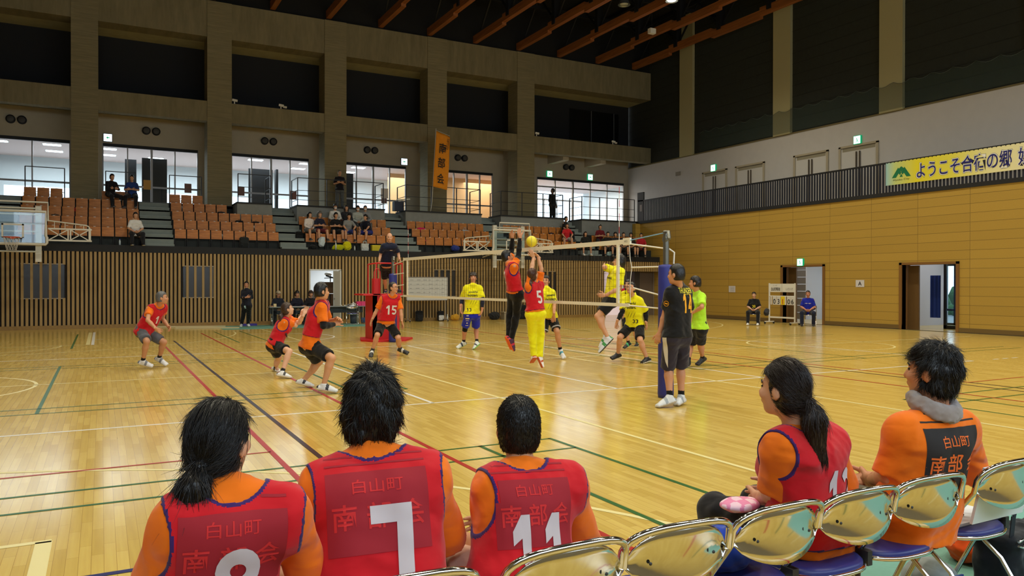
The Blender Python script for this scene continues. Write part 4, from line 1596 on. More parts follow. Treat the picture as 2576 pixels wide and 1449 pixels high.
def digits(txt, w, h, gap=.12):
    """bold sports numerals as flat shapes, w wide each, h tall, centred"""
    T = .30
    G = {
        '0': [stroke(arc_pts(0, .8, .35, .65, 0, 342, 19), T, True)],
        '1': [([(-.10, 1.6), (.22, 1.6), (.22, 0), (-.10, 0)], [(0, 3, 2, 1)]), ([(-.10, 1.6), (-.42, 1.28), (-.42, 1.0), (-.10, 1.14)], [(0, 1, 2, 3)])],
        '2': [stroke(arc_pts(0, 1.12, .34, .34, 165, -35, 14) + [(-.30, .16)], T), ([(-.5, .3), (.5, .3), (.5, 0), (-.5, 0)], [(0, 3, 2, 1)])],
        '3': [stroke(arc_pts(-.02, 1.13, .34, .32, 150, -80, 14), T), stroke(arc_pts(-.02, .47, .36, .34, 82, -150, 14), T)],
        '4': [([(.02, 1.6), (.34, 1.6), (.34, 0), (.02, 0)], [(0, 3, 2, 1)]), stroke([(.1, 1.45), (-.38, .52)], T * .9), ([(-.5, .62), (.5, .62), (.5, .34), (-.5, .34)], [(0, 3, 2, 1)])],
        '5': [([(-.45, 1.6), (.46, 1.6), (.46, 1.32), (-.45, 1.32)], [(0, 3, 2, 1)]), ([(-.45, 1.4), (-.15, 1.4), (-.18, .85), (-.48, .72)], [(0, 3, 2, 1)]), stroke(arc_pts(-.02, .5, .36, .36, 125, -150, 16), T)],
        '6': [stroke(arc_pts(0, .45, .35, .32, 0, 342, 19), T, True), stroke([(-.35, .5)] + arc_pts(0, 1.1, .35, .36, 180, 25, 10), T)],
        '7': [([(-.5, 1.6), (.5, 1.6), (.5, 1.28), (-.5, 1.28)], [(0, 3, 2, 1)]), ([(.12, 1.3), (.5, 1.3), (.44, 0), (.06, 0)], [(0, 3, 2, 1)])],
        '8': [stroke(arc_pts(0, 1.17, .32, .29, 0, 342, 19), T, True), stroke(arc_pts(0, .45, .35, .31, 0, 342, 19), T, True)],
        '9': [stroke(arc_pts(0, 1.14, .35, .32, 0, 342, 19), T, True), stroke([(.35, 1.1)] + arc_pts(0, .5, .35, .36, 0, -155, 10), T)],
    }
    V, F = [], []
    n = len(txt)
    for i, ch in enumerate(txt):
        ox = (i - (n - 1) / 2) * w * (1 + gap)
        for vs, fs in G[ch]:
            o = len(V)
            V += [(ox + x * w, (y - .8) / 1.6 * h) for x, y in vs]
            F += [tuple(q + o for q in f) for f in fs]
    return V, F

def decal(B, body, height, at, normal, upv, mat, name='lettering', width=None, offset=0.0, lift=.004, parent=None, shape=None, step=.015):
    """lettering or a printed shape laid onto the garment last built for B"""
    if not hasattr(B, 'bvh') or B.bvh[0] is not B.shirt:
        P, Q = B.shirt
        B.bvh = (B.shirt, BVHTree.FromPolygons([Vector(p) for p in P], [tuple(int(i) for i in q) for q in Q]))
    bvh = B.bvh[1]
    n = nrm(normal)
    u = V3(upv)
    u = nrm(u - n * (u @ n))
    r = np.cross(u, n)
    if body and body.isdigit() and shape is None:
        shape = digits(body, (width or height * .6 * len(body)) / (len(body) * 1.06), height)
    if shape is not None:
        vs, fs = shape
        vs = np.array([(a, b, 0) for a, b in vs], float)
        sx = sy = 1.0
    else:
        vs, fs, sz = text_mesh(body, 1.0, offset)
        sy = height / sz[1]
        sx = sy if width is None else width / sz[0]
    vs = vs * (sx, sy, 1)
    bm = bmesh.new()
    vv = [bm.verts.new(p) for p in vs]
    for f in fs:
        try:
            bm.faces.new([vv[i] for i in f])
        except ValueError:
            pass
    for axn in (0, 1):
        lo, hi = vs[:, axn].min(), vs[:, axn].max()
        q = lo + step
        while q < hi:
            no = (1, 0, 0) if axn == 0 else (0, 1, 0)
            co = (q, 0, 0) if axn == 0 else (0, q, 0)
            bmesh.ops.bisect_plane(bm, geom=bm.verts[:] + bm.edges[:] + bm.faces[:], plane_co=co, plane_no=no)
            q += step
    bm.verts.ensure_lookup_table()
    bm.verts.index_update()
    c = V3(at)
    out = []
    good = []
    for v in bm.verts:
        p = c + r * v.co.x + u * v.co.y + n * .30
        hit = bvh.ray_cast(Vector(p), Vector(-n), .6)
        if hit[0] is None:
            out.append(p - n * .3)
            good.append(False)
        else:
            out.append(np.array(hit[0]) + n * lift)
            good.append(True)
    faces = [tuple(v.index for v in f.verts) for f in bm.faces]
    bm.free()
    faces = [f for f in faces if all(good[i] for i in f)]
    if not faces:
        return None
    return mesh_object(name, np.array(out), faces, mat, parent or B.root)

def rect_shape(w, h):
    return ([(-w / 2, -h / 2), (w / 2, -h / 2), (w / 2, h / 2), (-w / 2, h / 2)], [(0, 1, 2, 3)])

def sit_pose(x, y, z, yaw, H=1.66, lean=.08, arms='lap', spread=.1, feet=None, turn=0, kneez=None, legs=None):
    """joints of someone sitting with hips at x, y on a seat z high, facing yaw (degrees from +y towards +x)"""
    k = H / 1.72
    a = math.radians(yaw)
    F = V3((math.sin(a), math.cos(a), 0))
    R = V3((math.cos(a), -math.sin(a), 0))
    U = V3((0, 0, 1))
    p = V3((x, y, z + .09))
    T = nrm(U + F * lean * 2)
    J = dict(pelvis=p, neck=p + T * .50 * k)
    n = J['neck']
    J['head'] = n + nrm(U + F * .25) * .205 * k
    for s, sg in (('L', -1), ('R', 1)):
        sh = n + R * sg * .175 * k - T * .045 * k
        J['sh' + s] = sh
        hp = p + R * sg * .09 * k
        J['hip' + s] = hp
        kz = (z + .06) if kneez is None else kneez
        kn = hp + F * .42 * k + R * sg * spread
        kn[2] = kz
        fz = (0 if feet is None else feet)
        an = kn + F * .04 + U * 0
        an[2] = fz + .09
        J['kn' + s], J['an' + s] = kn, an
        J['to' + s] = an + F * .17 * k - U * .055
        if arms == 'lap':
            el = sh - U * .25 * k + R * sg * .07 + F * .05
            wr = p + F * .24 * k + U * .07 + R * sg * .05
            J['tip' + s] = wr + F * .09 - R * sg * .11 - U * .04
        elif arms == 'cross':
            el = sh - U * .24 * k + R * sg * .07 + F * .08
            wr = n - T * .27 * k + F * .20 + R * sg * .02 * -1
            J['tip' + s] = wr - R * sg * .15
        elif arms == 'knees':
            el = sh - U * .20 * k + R * sg * .08 + F * .16
            wr = kn + U * .09 - R * sg * .03 - F * .02
            J['tip' + s] = wr + F * .12 - U * .08
        else:
            el = sh - U * .27 * k + R * sg * .08
            wr = hp + R * sg * .14 + F * .18 + U * .06
            J['tip' + s] = wr + F * .15 - U * .05
        J['el' + s], J['wr' + s] = el, wr
    return J
# ------------------------------------------------------------------ poses of the standing and bench people: joint positions in metres
JN = 'pelvis neck head shR elR wrR tipR shL elL wrL tipL hipR knR anR toR hipL knL anL toL'.split()
POSES = {
    'oldman': [(-6.174, 6.438, 0.678), (-5.92, 6.307, 1.164), (-5.865, 6.189, 1.306), (-6.082, 6.232, 1.106), (-6.115, 6.057, 0.902), (-5.982, 5.935, 0.75), (-5.895, 6.055, 0.697), (-5.809, 6.428, 1.125), (-5.837, 6.553, 0.904), (-5.739, 6.389, 0.749), (-5.703, 6.245, 0.687), (-6.202, 6.367, 0.666), (-6.132, 6.024, 0.519), (-6.189, 6.204, 0.148), (-6.019, 6.192, 0.04), (-6.114, 6.515, 0.65), (-5.826, 6.339, 0.476), (-5.895, 6.567, 0.159), (-5.759, 6.485, 0.022)],
    'girl': [(-4.233, 4.136, 0.534), (-4.021, 4.155, 0.99), (-4.028, 4.056, 1.136), (-4.085, 4.012, 0.919), (-3.877, 4.138, 0.844), (-3.76, 4.213, 1.019), (-3.729, 4.16, 1.158), (-3.941, 4.301, 0.954), (-3.823, 4.091, 0.896), (-3.77, 3.954, 1.057), (-3.71, 3.999, 1.191), (-4.216, 4.049, 0.504), (-4.076, 3.698, 0.435), (-4.219, 3.594, 0.093), (-4.08, 3.492, 0.014), (-4.262, 4.201, 0.502), (-4.099, 4.426, 0.277), (-4.113, 4.683, 0.056), (-4.059, 4.52, 0.025)],
    'nine': [(-4.157, 1.942, 0.685), (-4.003, 1.928, 1.321), (-4.013, 1.792, 1.463), (-4.023, 1.756, 1.241), (-4.011, 1.705, 0.96), (-3.801, 1.835, 0.973), (-3.674, 1.912, 1.041), (-3.914, 2.084, 1.261), (-3.823, 2.147, 0.996), (-3.774, 1.908, 1.043), (-3.73, 1.757, 1.085), (-4.116, 1.865, 0.641), (-3.941, 1.515, 0.506), (-4.044, 1.578, 0.114), (-3.867, 1.48, 0.026), (-4.172, 2.031, 0.637), (-3.931, 2.264, 0.391), (-4.161, 2.345, 0.094), (-4.037, 2.213, 0.026)],
    'fifteen': [(-1.393, 6.606, 0.727), (-1.265, 6.518, 1.308), (-1.276, 6.44, 1.491), (-1.476, 6.6, 1.257), (-1.575, 6.665, 1.003), (-1.678, 6.702, 0.78), (-1.701, 6.814, 0.664), (-1.111, 6.547, 1.245), (-1.108, 6.436, 0.983), (-1.093, 6.402, 0.73), (-1.028, 6.48, 0.602), (-1.454, 6.677, 0.705), (-1.651, 6.401, 0.473), (-1.708, 6.575, 0.121), (-1.79, 6.435, 0.002), (-1.295, 6.644, 0.699), (-1.188, 6.392, 0.408), (-1.043, 6.656, 0.14), (-0.885, 6.555, 0.034)],
    'thirteenY': [(0.955, 7.173, 0.877), (0.979, 7.174, 1.527), (1.01, 7.235, 1.715), (0.818, 7.256, 1.469), (0.782, 7.378, 1.214), (0.702, 7.278, 1), (0.7, 7.266, 0.82), (1.153, 7.136, 1.469), (1.159, 7.015, 1.217), (1.144, 7.018, 0.951), (1.084, 7.042, 0.771), (0.864, 7.181, 0.842), (0.892, 7.442, 0.518), (0.925, 7.591, 0.149), (0.741, 7.591, 0.016), (1.048, 7.166, 0.839), (1.167, 7.398, 0.506), (1.121, 7.251, 0.158), (0.986, 7.185, 0.012)],
    'two': [(-0.33, 2.638, 1.425), (-0.422, 2.664, 1.909), (-0.411, 2.786, 2.062), (-0.445, 2.485, 1.887), (-0.285, 2.605, 2.077), (-0.268, 2.572, 2.412), (-0.301, 2.585, 2.579), (-0.34, 2.819, 1.951), (-0.255, 2.919, 2.202), (-0.289, 2.823, 2.424), (-0.37, 2.752, 2.549), (-0.327, 2.545, 1.389), (-0.281, 2.688, 1.011), (-0.375, 2.697, 0.582), (-0.339, 2.657, 0.369), (-0.335, 2.726, 1.396), (-0.322, 2.849, 1.006), (-0.388, 2.785, 0.615), (-0.35, 2.734, 0.391)],
    'five': [(-0.375, 1.831, 1.098), (-0.382, 1.892, 1.575), (-0.431, 1.824, 1.733), (-0.227, 1.939, 1.575), (-0.221, 1.901, 1.833), (-0.286, 1.91, 2.052), (-0.404, 1.898, 2.145), (-0.526, 1.817, 1.557), (-0.45, 1.838, 1.821), (-0.382, 1.892, 2.035), (-0.465, 1.872, 2.157), (-0.299, 1.82, 1.061), (-0.232, 1.917, 0.708), (-0.274, 1.861, 0.34), (-0.238, 1.817, 0.147), (-0.461, 1.829, 1.064), (-0.379, 1.937, 0.712), (-0.393, 1.862, 0.354), (-0.372, 1.976, 0.227)],
    'yback': [(1.425, 4.401, 0.917), (1.328, 4.339, 1.466), (1.367, 4.434, 1.629), (1.156, 4.311, 1.38), (1.047, 4.187, 1.146), (1.13, 4.308, 0.948), (1.194, 4.373, 0.814), (1.499, 4.368, 1.388), (1.459, 4.227, 1.14), (1.38, 4.118, 0.928), (1.41, 4.207, 0.795), (1.363, 4.446, 0.884), (1.263, 4.362, 0.53), (1.334, 4.567, 0.163), (1.239, 4.449, 0.044), (1.529, 4.445, 0.881), (1.494, 4.179, 0.588), (1.637, 4.272, 0.184), (1.65, 4.139, 0.02)],
    'spiker': [(1.742, 2.6, 1.291), (1.822, 2.526, 1.85), (1.917, 2.604, 2.011), (1.851, 2.7, 1.853), (1.568, 2.6, 1.903), (1.726, 2.784, 1.893), (1.82, 2.917, 1.912), (1.79, 2.351, 1.808), (1.765, 2.368, 1.497), (1.548, 2.529, 1.364), (1.391, 2.573, 1.364), (1.752, 2.695, 1.273), (1.712, 2.968, 0.963), (1.798, 2.853, 0.565), (1.677, 2.915, 0.324), (1.719, 2.515, 1.254), (1.452, 2.647, 0.964), (1.616, 2.527, 0.551), (1.455, 2.608, 0.27)],
    'y33': [(2.714, 3.14, 0.762), (2.627, 3.11, 1.325), (2.54, 3.037, 1.492), (2.543, 3.261, 1.247), (2.406, 3.144, 1.027), (2.281, 3.159, 0.813), (2.33, 3.249, 0.683), (2.713, 2.953, 1.235), (2.882, 2.994, 1.016), (2.831, 2.921, 0.778), (2.93, 2.988, 0.664), (2.687, 3.243, 0.724), (2.367, 3.172, 0.503), (2.465, 3.375, 0.141), (2.309, 3.402, 0.048), (2.763, 3.069, 0.731), (2.59, 2.804, 0.453), (2.731, 2.767, 0.094), (2.56, 2.711, 0.015)],
    'ywoman': [(4.476, 5.694, 0.811), (4.433, 5.672, 1.394), (4.386, 5.604, 1.565), (4.399, 5.827, 1.332), (4.304, 5.765, 1.073), (4.325, 5.692, 0.814), (4.405, 5.766, 0.709), (4.511, 5.53, 1.316), (4.471, 5.428, 1.079), (4.417, 5.453, 0.841), (4.45, 5.562, 0.737), (4.439, 5.778, 0.789), (4.307, 5.567, 0.501), (4.433, 5.645, 0.143), (4.288, 5.638, 0.019), (4.581, 5.702, 0.789), (4.527, 5.531, 0.477), (4.694, 5.625, 0.125), (4.567, 5.534, 0.066)],
    'fourteen': [(-0.377, -1.793, 0.943), (-0.359, -1.79, 1.558), (-0.472, -1.875, 1.7), (-0.188, -1.757, 1.461), (-0.06, -1.653, 1.227), (0.047, -1.532, 1.036), (-0.055, -1.637, 0.945), (-0.535, -1.824, 1.463), (-0.474, -1.678, 1.221), (-0.543, -1.642, 0.946), (-0.571, -1.607, 0.779), (-0.284, -1.787, 0.898), (-0.181, -1.628, 0.514), (-0.184, -1.648, 0.103), (-0.345, -1.732, 0.025), (-0.469, -1.799, 0.905), (-0.404, -1.649, 0.506), (-0.441, -1.727, 0.125), (-0.637, -1.702, 0.015)],
    'green17': [(3.131, 1.703, 0.757), (3.11, 1.765, 1.427), (3.035, 1.717, 1.6), (3.187, 1.926, 1.353), (3.275, 2.116, 1.161), (3.146, 1.954, 1.023), (3.03, 1.852, 0.967), (3.105, 1.597, 1.334), (2.966, 1.443, 1.152), (2.965, 1.675, 1.045), (2.996, 1.828, 0.989), (3.123, 1.791, 0.733), (3.212, 2.027, 0.407), (3.007, 1.859, 0.099), (2.868, 1.748, 0.025), (3.116, 1.608, 0.732), (3.278, 1.835, 0.428), (3.483, 1.988, 0.128), (3.309, 1.967, 0.007)],
    'staff': [(-2.305, 19.096, 0.817), (-2.29, 19.144, 1.356), (-2.286, 19.23, 1.53), (-2.4, 19.28, 1.291), (-2.46, 19.122, 1.078), (-2.333, 18.916, 1.088), (-2.196, 18.996, 1.115), (-2.163, 19.025, 1.293), (-2.101, 19.181, 1.074), (-2.297, 19.032, 1.071), (-2.402, 19.153, 1.085), (-2.368, 19.147, 0.779), (-2.367, 19.382, 0.455), (-2.399, 19.563, 0.121), (-2.446, 19.404, 0.025), (-2.233, 19.035, 0.781), (-2.194, 19.275, 0.456), (-2.191, 19.47, 0.121), (-2.183, 19.299, 0.042)],
    'referee': [(0.183, 11.145, 2.12), (0.184, 10.913, 2.671), (0.155, 10.815, 2.851), (-0.013, 10.903, 2.609), (-0.031, 11.033, 2.399), (-0.113, 10.883, 2.2), (-0.173, 10.767, 2.094), (0.311, 10.773, 2.611), (0.425, 10.863, 2.415), (0.392, 10.681, 2.228), (0.398, 10.526, 2.16), (0.146, 11.277, 2.083), (0.27, 11.56, 1.704), (0.41, 11.89, 1.389), (0.358, 11.771, 1.326), (0.292, 11.208, 2.083), (0.449, 11.474, 1.717), (0.692, 11.723, 1.39), (0.908, 11.807, 1.339)],
    'p8': [(-6.62, -7.1, 0.55), (-6.551, -7.151, 0.983), (-6.56, -7.089, 1.125), (-6.378, -7.188, 0.929), (-6.288, -7.034, 0.649), (-6.51, -6.7, 0.62), (-6.593, -6.575, 0.579), (-6.696, -7.187, 0.942), (-6.741, -7.051, 0.717), (-6.73, -6.7, 0.62), (-6.726, -6.555, 0.55), (-6.53, -7.1, 0.55), (-6.48, -6.66, 0.52), (-6.48, -6.64, 0.1), (-6.48, -6.47, 0.04), (-6.71, -7.1, 0.55), (-6.76, -6.66, 0.52), (-6.76, -6.64, 0.1), (-6.76, -6.47, 0.04)],
    'p7': [(-6.1, -7.1, 0.55), (-6.069, -6.956, 0.99), (-6.051, -6.886, 1.15), (-5.882, -7.023, 0.937), (-5.781, -6.897, 0.65), (-5.99, -6.7, 0.62), (-6.099, -6.598, 0.575), (-6.251, -6.949, 0.926), (-6.236, -6.846, 0.667), (-6.21, -6.7, 0.62), (-6.185, -6.559, 0.544), (-6.01, -7.1, 0.55), (-5.96, -6.66, 0.52), (-5.96, -6.64, 0.1), (-5.96, -6.47, 0.04), (-6.19, -7.1, 0.55), (-6.24, -6.66, 0.52), (-6.24, -6.64, 0.1), (-6.24, -6.47, 0.04)],
    'p11': [(-5.58, -7.1, 0.55), (-5.537, -7.004, 0.892), (-5.515, -6.947, 1.048), (-5.328, -7.026, 0.843), (-5.2, -6.914, 0.562), (-5.47, -6.7, 0.62), (-5.586, -6.608, 0.615), (-5.664, -7.004, 0.861), (-5.609, -6.921, 0.603), (-5.69, -6.7, 0.62), (-5.741, -6.559, 0.601), (-5.49, -7.1, 0.55), (-5.44, -6.66, 0.52), (-5.44, -6.64, 0.1), (-5.44, -6.47, 0.04), (-5.67, -7.1, 0.55), (-5.72, -6.66, 0.52), (-5.72, -6.64, 0.1), (-5.72, -6.47, 0.04)],
    'p13': [(-4.19, -7.13, 0.55), (-4.281, -7.156, 0.954), (-4.347, -7.119, 1.14), (-4.057, -7.118, 0.896), (-3.914, -7.071, 0.654), (-4.08, -6.85, 0.62), (-4.169, -6.731, 0.571), (-4.424, -7.17, 0.913), (-4.374, -7.107, 0.704), (-4.307, -6.962, 0.643), (-4.248, -6.835, 0.559), (-4.1, -7.13, 0.55), (-4.05, -6.69, 0.52), (-4.05, -6.67, 0.1), (-4.05, -6.5, 0.04), (-4.28, -7.13, 0.55), (-4.33, -6.69, 0.52), (-4.33, -6.67, 0.1), (-4.33, -6.5, 0.04)],
    'man': [(-3.62, -7.22, 0.56), (-3.579, -7.283, 0.983), (-3.572, -7.262, 1.185), (-3.354, -7.279, 0.924), (-3.142, -7.202, 0.646), (-3.51, -6.94, 0.63), (-3.632, -6.853, 0.595), (-3.769, -7.249, 0.932), (-3.77, -7.204, 0.721), (-3.645, -7.022, 0.656), (-3.563, -6.904, 0.584), (-3.53, -7.22, 0.56), (-3.48, -6.78, 0.52), (-3.48, -6.76, 0.1), (-3.48, -6.59, 0.04), (-3.71, -7.22, 0.56), (-3.76, -6.78, 0.52), (-3.76, -6.76, 0.1), (-3.76, -6.59, 0.04)],
}
def pose(n):
    return dict(zip(JN, POSES[n]))
RED, ORA, TRIM, YEL, BLK = (192, 20, 32), (232, 112, 14), (58, 30, 92), (232, 224, 16), (18, 18, 20)
m_num = M('white_print', (216, 210, 206), 0.7)
m_blackprint = M('black_print', (22, 22, 24), 0.7)
m_goldprint = M('gold_print', (236, 168, 30), 0.7)
m_yelprint = M('yellow_print', (236, 220, 60), 0.7)
def back(B, up=.0, side=.0):
    return B.chest + B.U * up + B.R * side, -B.F
def front(B, up=.0, side=.0):
    return B.chest + B.U * up + B.R * side, B.F
WS = ((216, 218, 224), (226, 222, 214), (120, 124, 134))
WSD = ((218, 220, 222), (226, 222, 214), (40, 42, 52))

# --- the team in red bibs
B = person('grey haired player in red bib and grey shorts crouching at the back of the court', pose('oldman'), 1.64, (100, 4), (196, 142, 108),
           ('crop', (92, 92, 94)), (ORA, .55, .03), (RED, TRIM, .02), ((86, 88, 96), .85), WS, (24, 24, 26), loose=.004)
at, n = front(B, -.06)
decal(B, '1', .16, at, n, B.U, m_num, 'bib_number', offset=.03)
B = person('female player with long brown ponytail in red bib and black shorts, hands raised', pose('girl'), 1.56, (92, 12), (216, 168, 138),
           ('tail', (62, 44, 34), .42), (ORA, .75, .05), (RED, TRIM, -.02), (BLK, .72), WSD, (30, 30, 34), female=True, loose=.004)
at, n = back(B, -.08)
decal(B, '3', .17, at, n, B.U, m_num, 'bib_number', offset=.03)
B = person('tall player number 9 in red bib seen from behind, knees bent and hands together', pose('nine'), 1.72, (82, 2), (204, 150, 112),
           ('short', (18, 20, 26)), (ORA, .8, .06), (RED, TRIM, -.13), (BLK, .82), WSD, None, loose=.010, sleeves={'R': ((22, 22, 26), -.2, .92)})
at, n = back(B, -.04)
decal(B, '9', .22, at, n, B.U, m_num, 'bib_number', offset=.03)
B = person('balding player number 15 in red bib with glasses standing wide legged below the referee', pose('fifteen'), 1.70, (140, 3), (206, 150, 116),
           ('thin', (44, 38, 34)), (ORA, .85, .02), (RED, TRIM, -.05), (BLK, .9), ((40, 42, 46), (226, 226, 226), (220, 220, 220)), (60, 64, 74), glasses=True, loose=.006)
at, n = front(B, -.10)
decal(B, '15', .20, at, n, B.U, m_num, 'bib_number', offset=.03)
B = person('player in red bib and black tights leaping with both arms above the net', pose('two'), 1.70, (92, 12), (196, 140, 106),
           ('crop', (20, 20, 22)), (ORA, .6, -.01), (RED, TRIM, -.05), (BLK, 3.0), ((70, 24, 62), (228, 92, 30), (200, 30, 60)), (214, 40, 70), sleeves={'R': (BLK, -.5, .96), 'L': (BLK, -.5, .96)}, loose=.006, curl=.2)
at, n = back(B, -.04)
decal(B, '2', .22, at, n, B.U, m_num, 'bib_number', offset=.03)
B = person('player number 5 in red bib and bright yellow trousers jumping at the net', pose('five'), 1.56, (62, 30), (208, 158, 126),
           ('tail', (74, 44, 30), .12), (ORA, .8, -.01), (RED, TRIM, -.035), (YEL, 2.0), ((232, 226, 222), (190, 84, 40), (190, 84, 40)), None, female=True, loose=.006, curl=.2)
at, n = back(B, -.08, -.03)
decal(B, '5', .22, at, n, B.U, m_num, 'bib_number', offset=.03)
st = MB()
J_ = B.J
for o_ in (0.0, .03):
    a, b_, c_ = [J_[q] + B.R * (d + .004) + B.F * (o_ - .02) for q, d in (('hipR', .112), ('knR', .088), ('anR', .075))]
    st.tube([tuple(a), tuple(b_), tuple(c_)], .0075, 5)
st.build('side_stripe', m_num, B.root)

# --- the team in yellow shirts
def yellow_front(B, num=None):
    at, n = front(B, .06)
    decal(B, 'powerful', .065, at, n, B.U, m_blackprint, 'shirt_lettering', width=.22, offset=.02)
    at, n = front(B, -.02, .01)
    decal(B, 'monsters.', .055, at, n, B.U, m_blackprint, 'shirt_lettering', width=.25, offset=.02)
    for q in (-.045, .02, .075):
        at, n = front(B, -.17, q - .03)
        decal(B, '', .1, at, n, B.U, m_blackprint, 'claw_print', shape=([(-.035, -.075), (-.02, -.03), (.035, .08), (.012, .02)], [(0, 1, 3), (1, 2, 3)]))
    if num:
        at, n = front(B, -.30, -.09)
        decal(B, num, .075, at, n, B.U, m_blackprint, 'shirt_number', width=.12, offset=.02)
B = person('curly haired player number 13 in yellow shirt and blue shorts waiting behind the net', pose('thirteenY'), 1.72, (202, 14), (198, 138, 108),
           ('wavy', (42, 30, 24)), (YEL, .9, .02), None, ((32, 44, 190), .88), ((226, 232, 230), (120, 214, 120), (60, 66, 80)), (24, 24, 26),
           sleeves={'R': ((34, 36, 56), -.4, .6), 'L': ((34, 36, 56), -.4, .75)}, knee={'R': BLK}, loose=.012)
yellow_front(B)
at, n = front(B, -.36, .10)
decal(B, '13', .08, at, n, B.U, m_blackprint, 'shirt_number', width=.11, offset=.02)
B.shirt = B.short
for z_, w_, h_ in ((-.30, .05, .022), (-.37, .09, .028), (-.42, .07, .012), (-.48, .03, .03), (-.54, .07, .012)):
    at, n = B.pel + B.U * (z_ + .24) + B.R * .12, B.F
    decal(B, '', .1, at, n, B.U, m_num, 'shorts_print', shape=rect_shape(w_, h_))
B = person('player in yellow shirt and black shorts half hidden behind number 5', pose('yback'), 1.72, (222, 10), (202, 146, 110),
           ('short', (24, 22, 22)), (YEL, .85, .05), None, (BLK, .85), ((228, 230, 234), (236, 236, 236), (70, 160, 190)), (22, 22, 24), loose=.012)
yellow_front(B)
st = MB()
for s_ in 'LR':
    J_ = B.J
    en = J_['hip' + s_] + (J_['kn' + s_] - J_['hip' + s_]) * .84
    ax_ = nrm(J_['kn' + s_] - J_['hip' + s_])
    g = Field(*bounds([en], .2), .013)
    g.cone(en - ax_ * .035, en - ax_ * .002, .108, .110, 0, cap=True).plane(en - ax_ * .035, -ax_)
    P_, Q_ = g.mesh()
    mesh_object('shorts_hem', P_, Q_, cloth_mat((168, 168, 172)), B.root)
B = person('spiker in yellow shirt in mid air beside the net edge, legs bent back', pose('spiker'), 1.74, (312, 8), (200, 148, 114),
           ('fluffy', (24, 20, 20)), (YEL, .8, -.04), None, (BLK, .7), ((206, 208, 214), (40, 42, 48), (60, 140, 70)), None, loose=.01)
at, n = front(B, 0)
decal(B, 'powerful', .06, at, n, B.U, m_blackprint, 'shirt_lettering', width=.2, offset=.02)
B = person('player number 33 in yellow shirt with glasses and black sleeves crouching near the net post', pose('y33'), 1.72, (250, 14), (206, 152, 118),
           ('crop', (26, 24, 24)), (YEL, .9, .04), None, (BLK, .85), ((30, 30, 34), (220, 220, 220)), None, sleeves={'R': (BLK, -.3, .8), 'L': (BLK, -.3, .85)}, glasses=True, loose=.010)
yellow_front(B, '33')
B = person('woman in yellow shirt standing far behind player number 33', pose('ywoman'), 1.60, (246, 10), (214, 164, 134),
           ('long', (30, 26, 26)), (YEL, .9, .04), None, (BLK, .85), ((34, 36, 40), (220, 224, 224), (60, 170, 110)), (20, 20, 22), female=True, loose=.008, glasses=True,
           sleeves={'R': (BLK, -.3, .9), 'L': (BLK, -.3, .9)})

# --- players beside the near post
B = person('man in black tee number 14 and dark knee length shorts beside the blue net post', pose('fourteen'), 1.76, (338, 0), (198, 142, 108),
           ('crop', (22, 20, 20)), ((20, 20, 22), .85, .045), None, ((46, 42, 54), 1.02), ((210, 212, 212), (186, 176, 160), (150, 156, 160)), (16, 16, 18), loose=.010, wd=1.04, belly=1.08)
at, n = back(B, -.03, .03)
decal(B, '14', .24, at, n, B.U, m_goldprint, 'shirt_number', width=.19, offset=.05)
at, n = back(B, .135, .03)
decal(B, 'THUNDER', .07, at, n, B.U, m_yelprint, 'shirt_lettering', width=.25, offset=.01)
at, n = back(B, .09, .03)
decal(B, 'since 2012', .02, at, n, B.U, m_yelprint, 'shirt_lettering', width=.11)
ring_ = [( .036 * math.cos(a) * q, .036 * math.sin(a) * q) for q in (1, .84) for a in [2 * PI * i / 20 for i in range(20)]]
J_ = B.J
decal(B, '', .1, J_['shL'] + (J_['elL'] - J_['shL']) * .55, nrm(-B.R - B.F * .6), B.U, m_goldprint, 'sleeve_badge',
      shape=(ring_ + [(-.02, -.004), (.02, -.012), (.022, .004), (-.02, .012)], [(i, (i + 1) % 20, (i + 1) % 20 + 20, i + 20) for i in range(20)] + [(40, 41, 42, 43)]))
# pale side panel on the shorts
B.shirt = B.short
decal(B, '', .1, (J_['hipL'] + J_['knL']) / 2 - B.R * .02, nrm(-B.R - B.F * .35), B.U, M('pale_panel', (206, 202, 196), .7), 'side_panel',
      shape=([(-.055, .24), (.03, .24), (.02, .02), (-.005, -.2), (-.03, -.12), (-.05, .05)], [(0, 5, 4, 3, 2, 1)]))
B = person('moustached player number 17 in lime green tee and black shorts behind the man in black', pose('green17'), 1.72, (322, 0), (196, 138, 104),
           ('short', (30, 24, 22)), ((176, 226, 48), .8, .02), None, ((24, 26, 34), .9), ((38, 40, 44), (214, 214, 214)), (22, 22, 24), loose=.012)
at, n = front(B, -.06)
decal(B, '17', .13, at, n, B.U, m_blackprint, 'shirt_number', offset=.03)
mo = MB()
a = B.hc - B.hu * .047 + B.hf * .1
mo.tube([tuple(a - B.hr * .024), tuple(a + B.hf * .004), tuple(a + B.hr * .024)], .006, 5)
mo.build('moustache', HAIRM((30, 24, 22)), B.root)
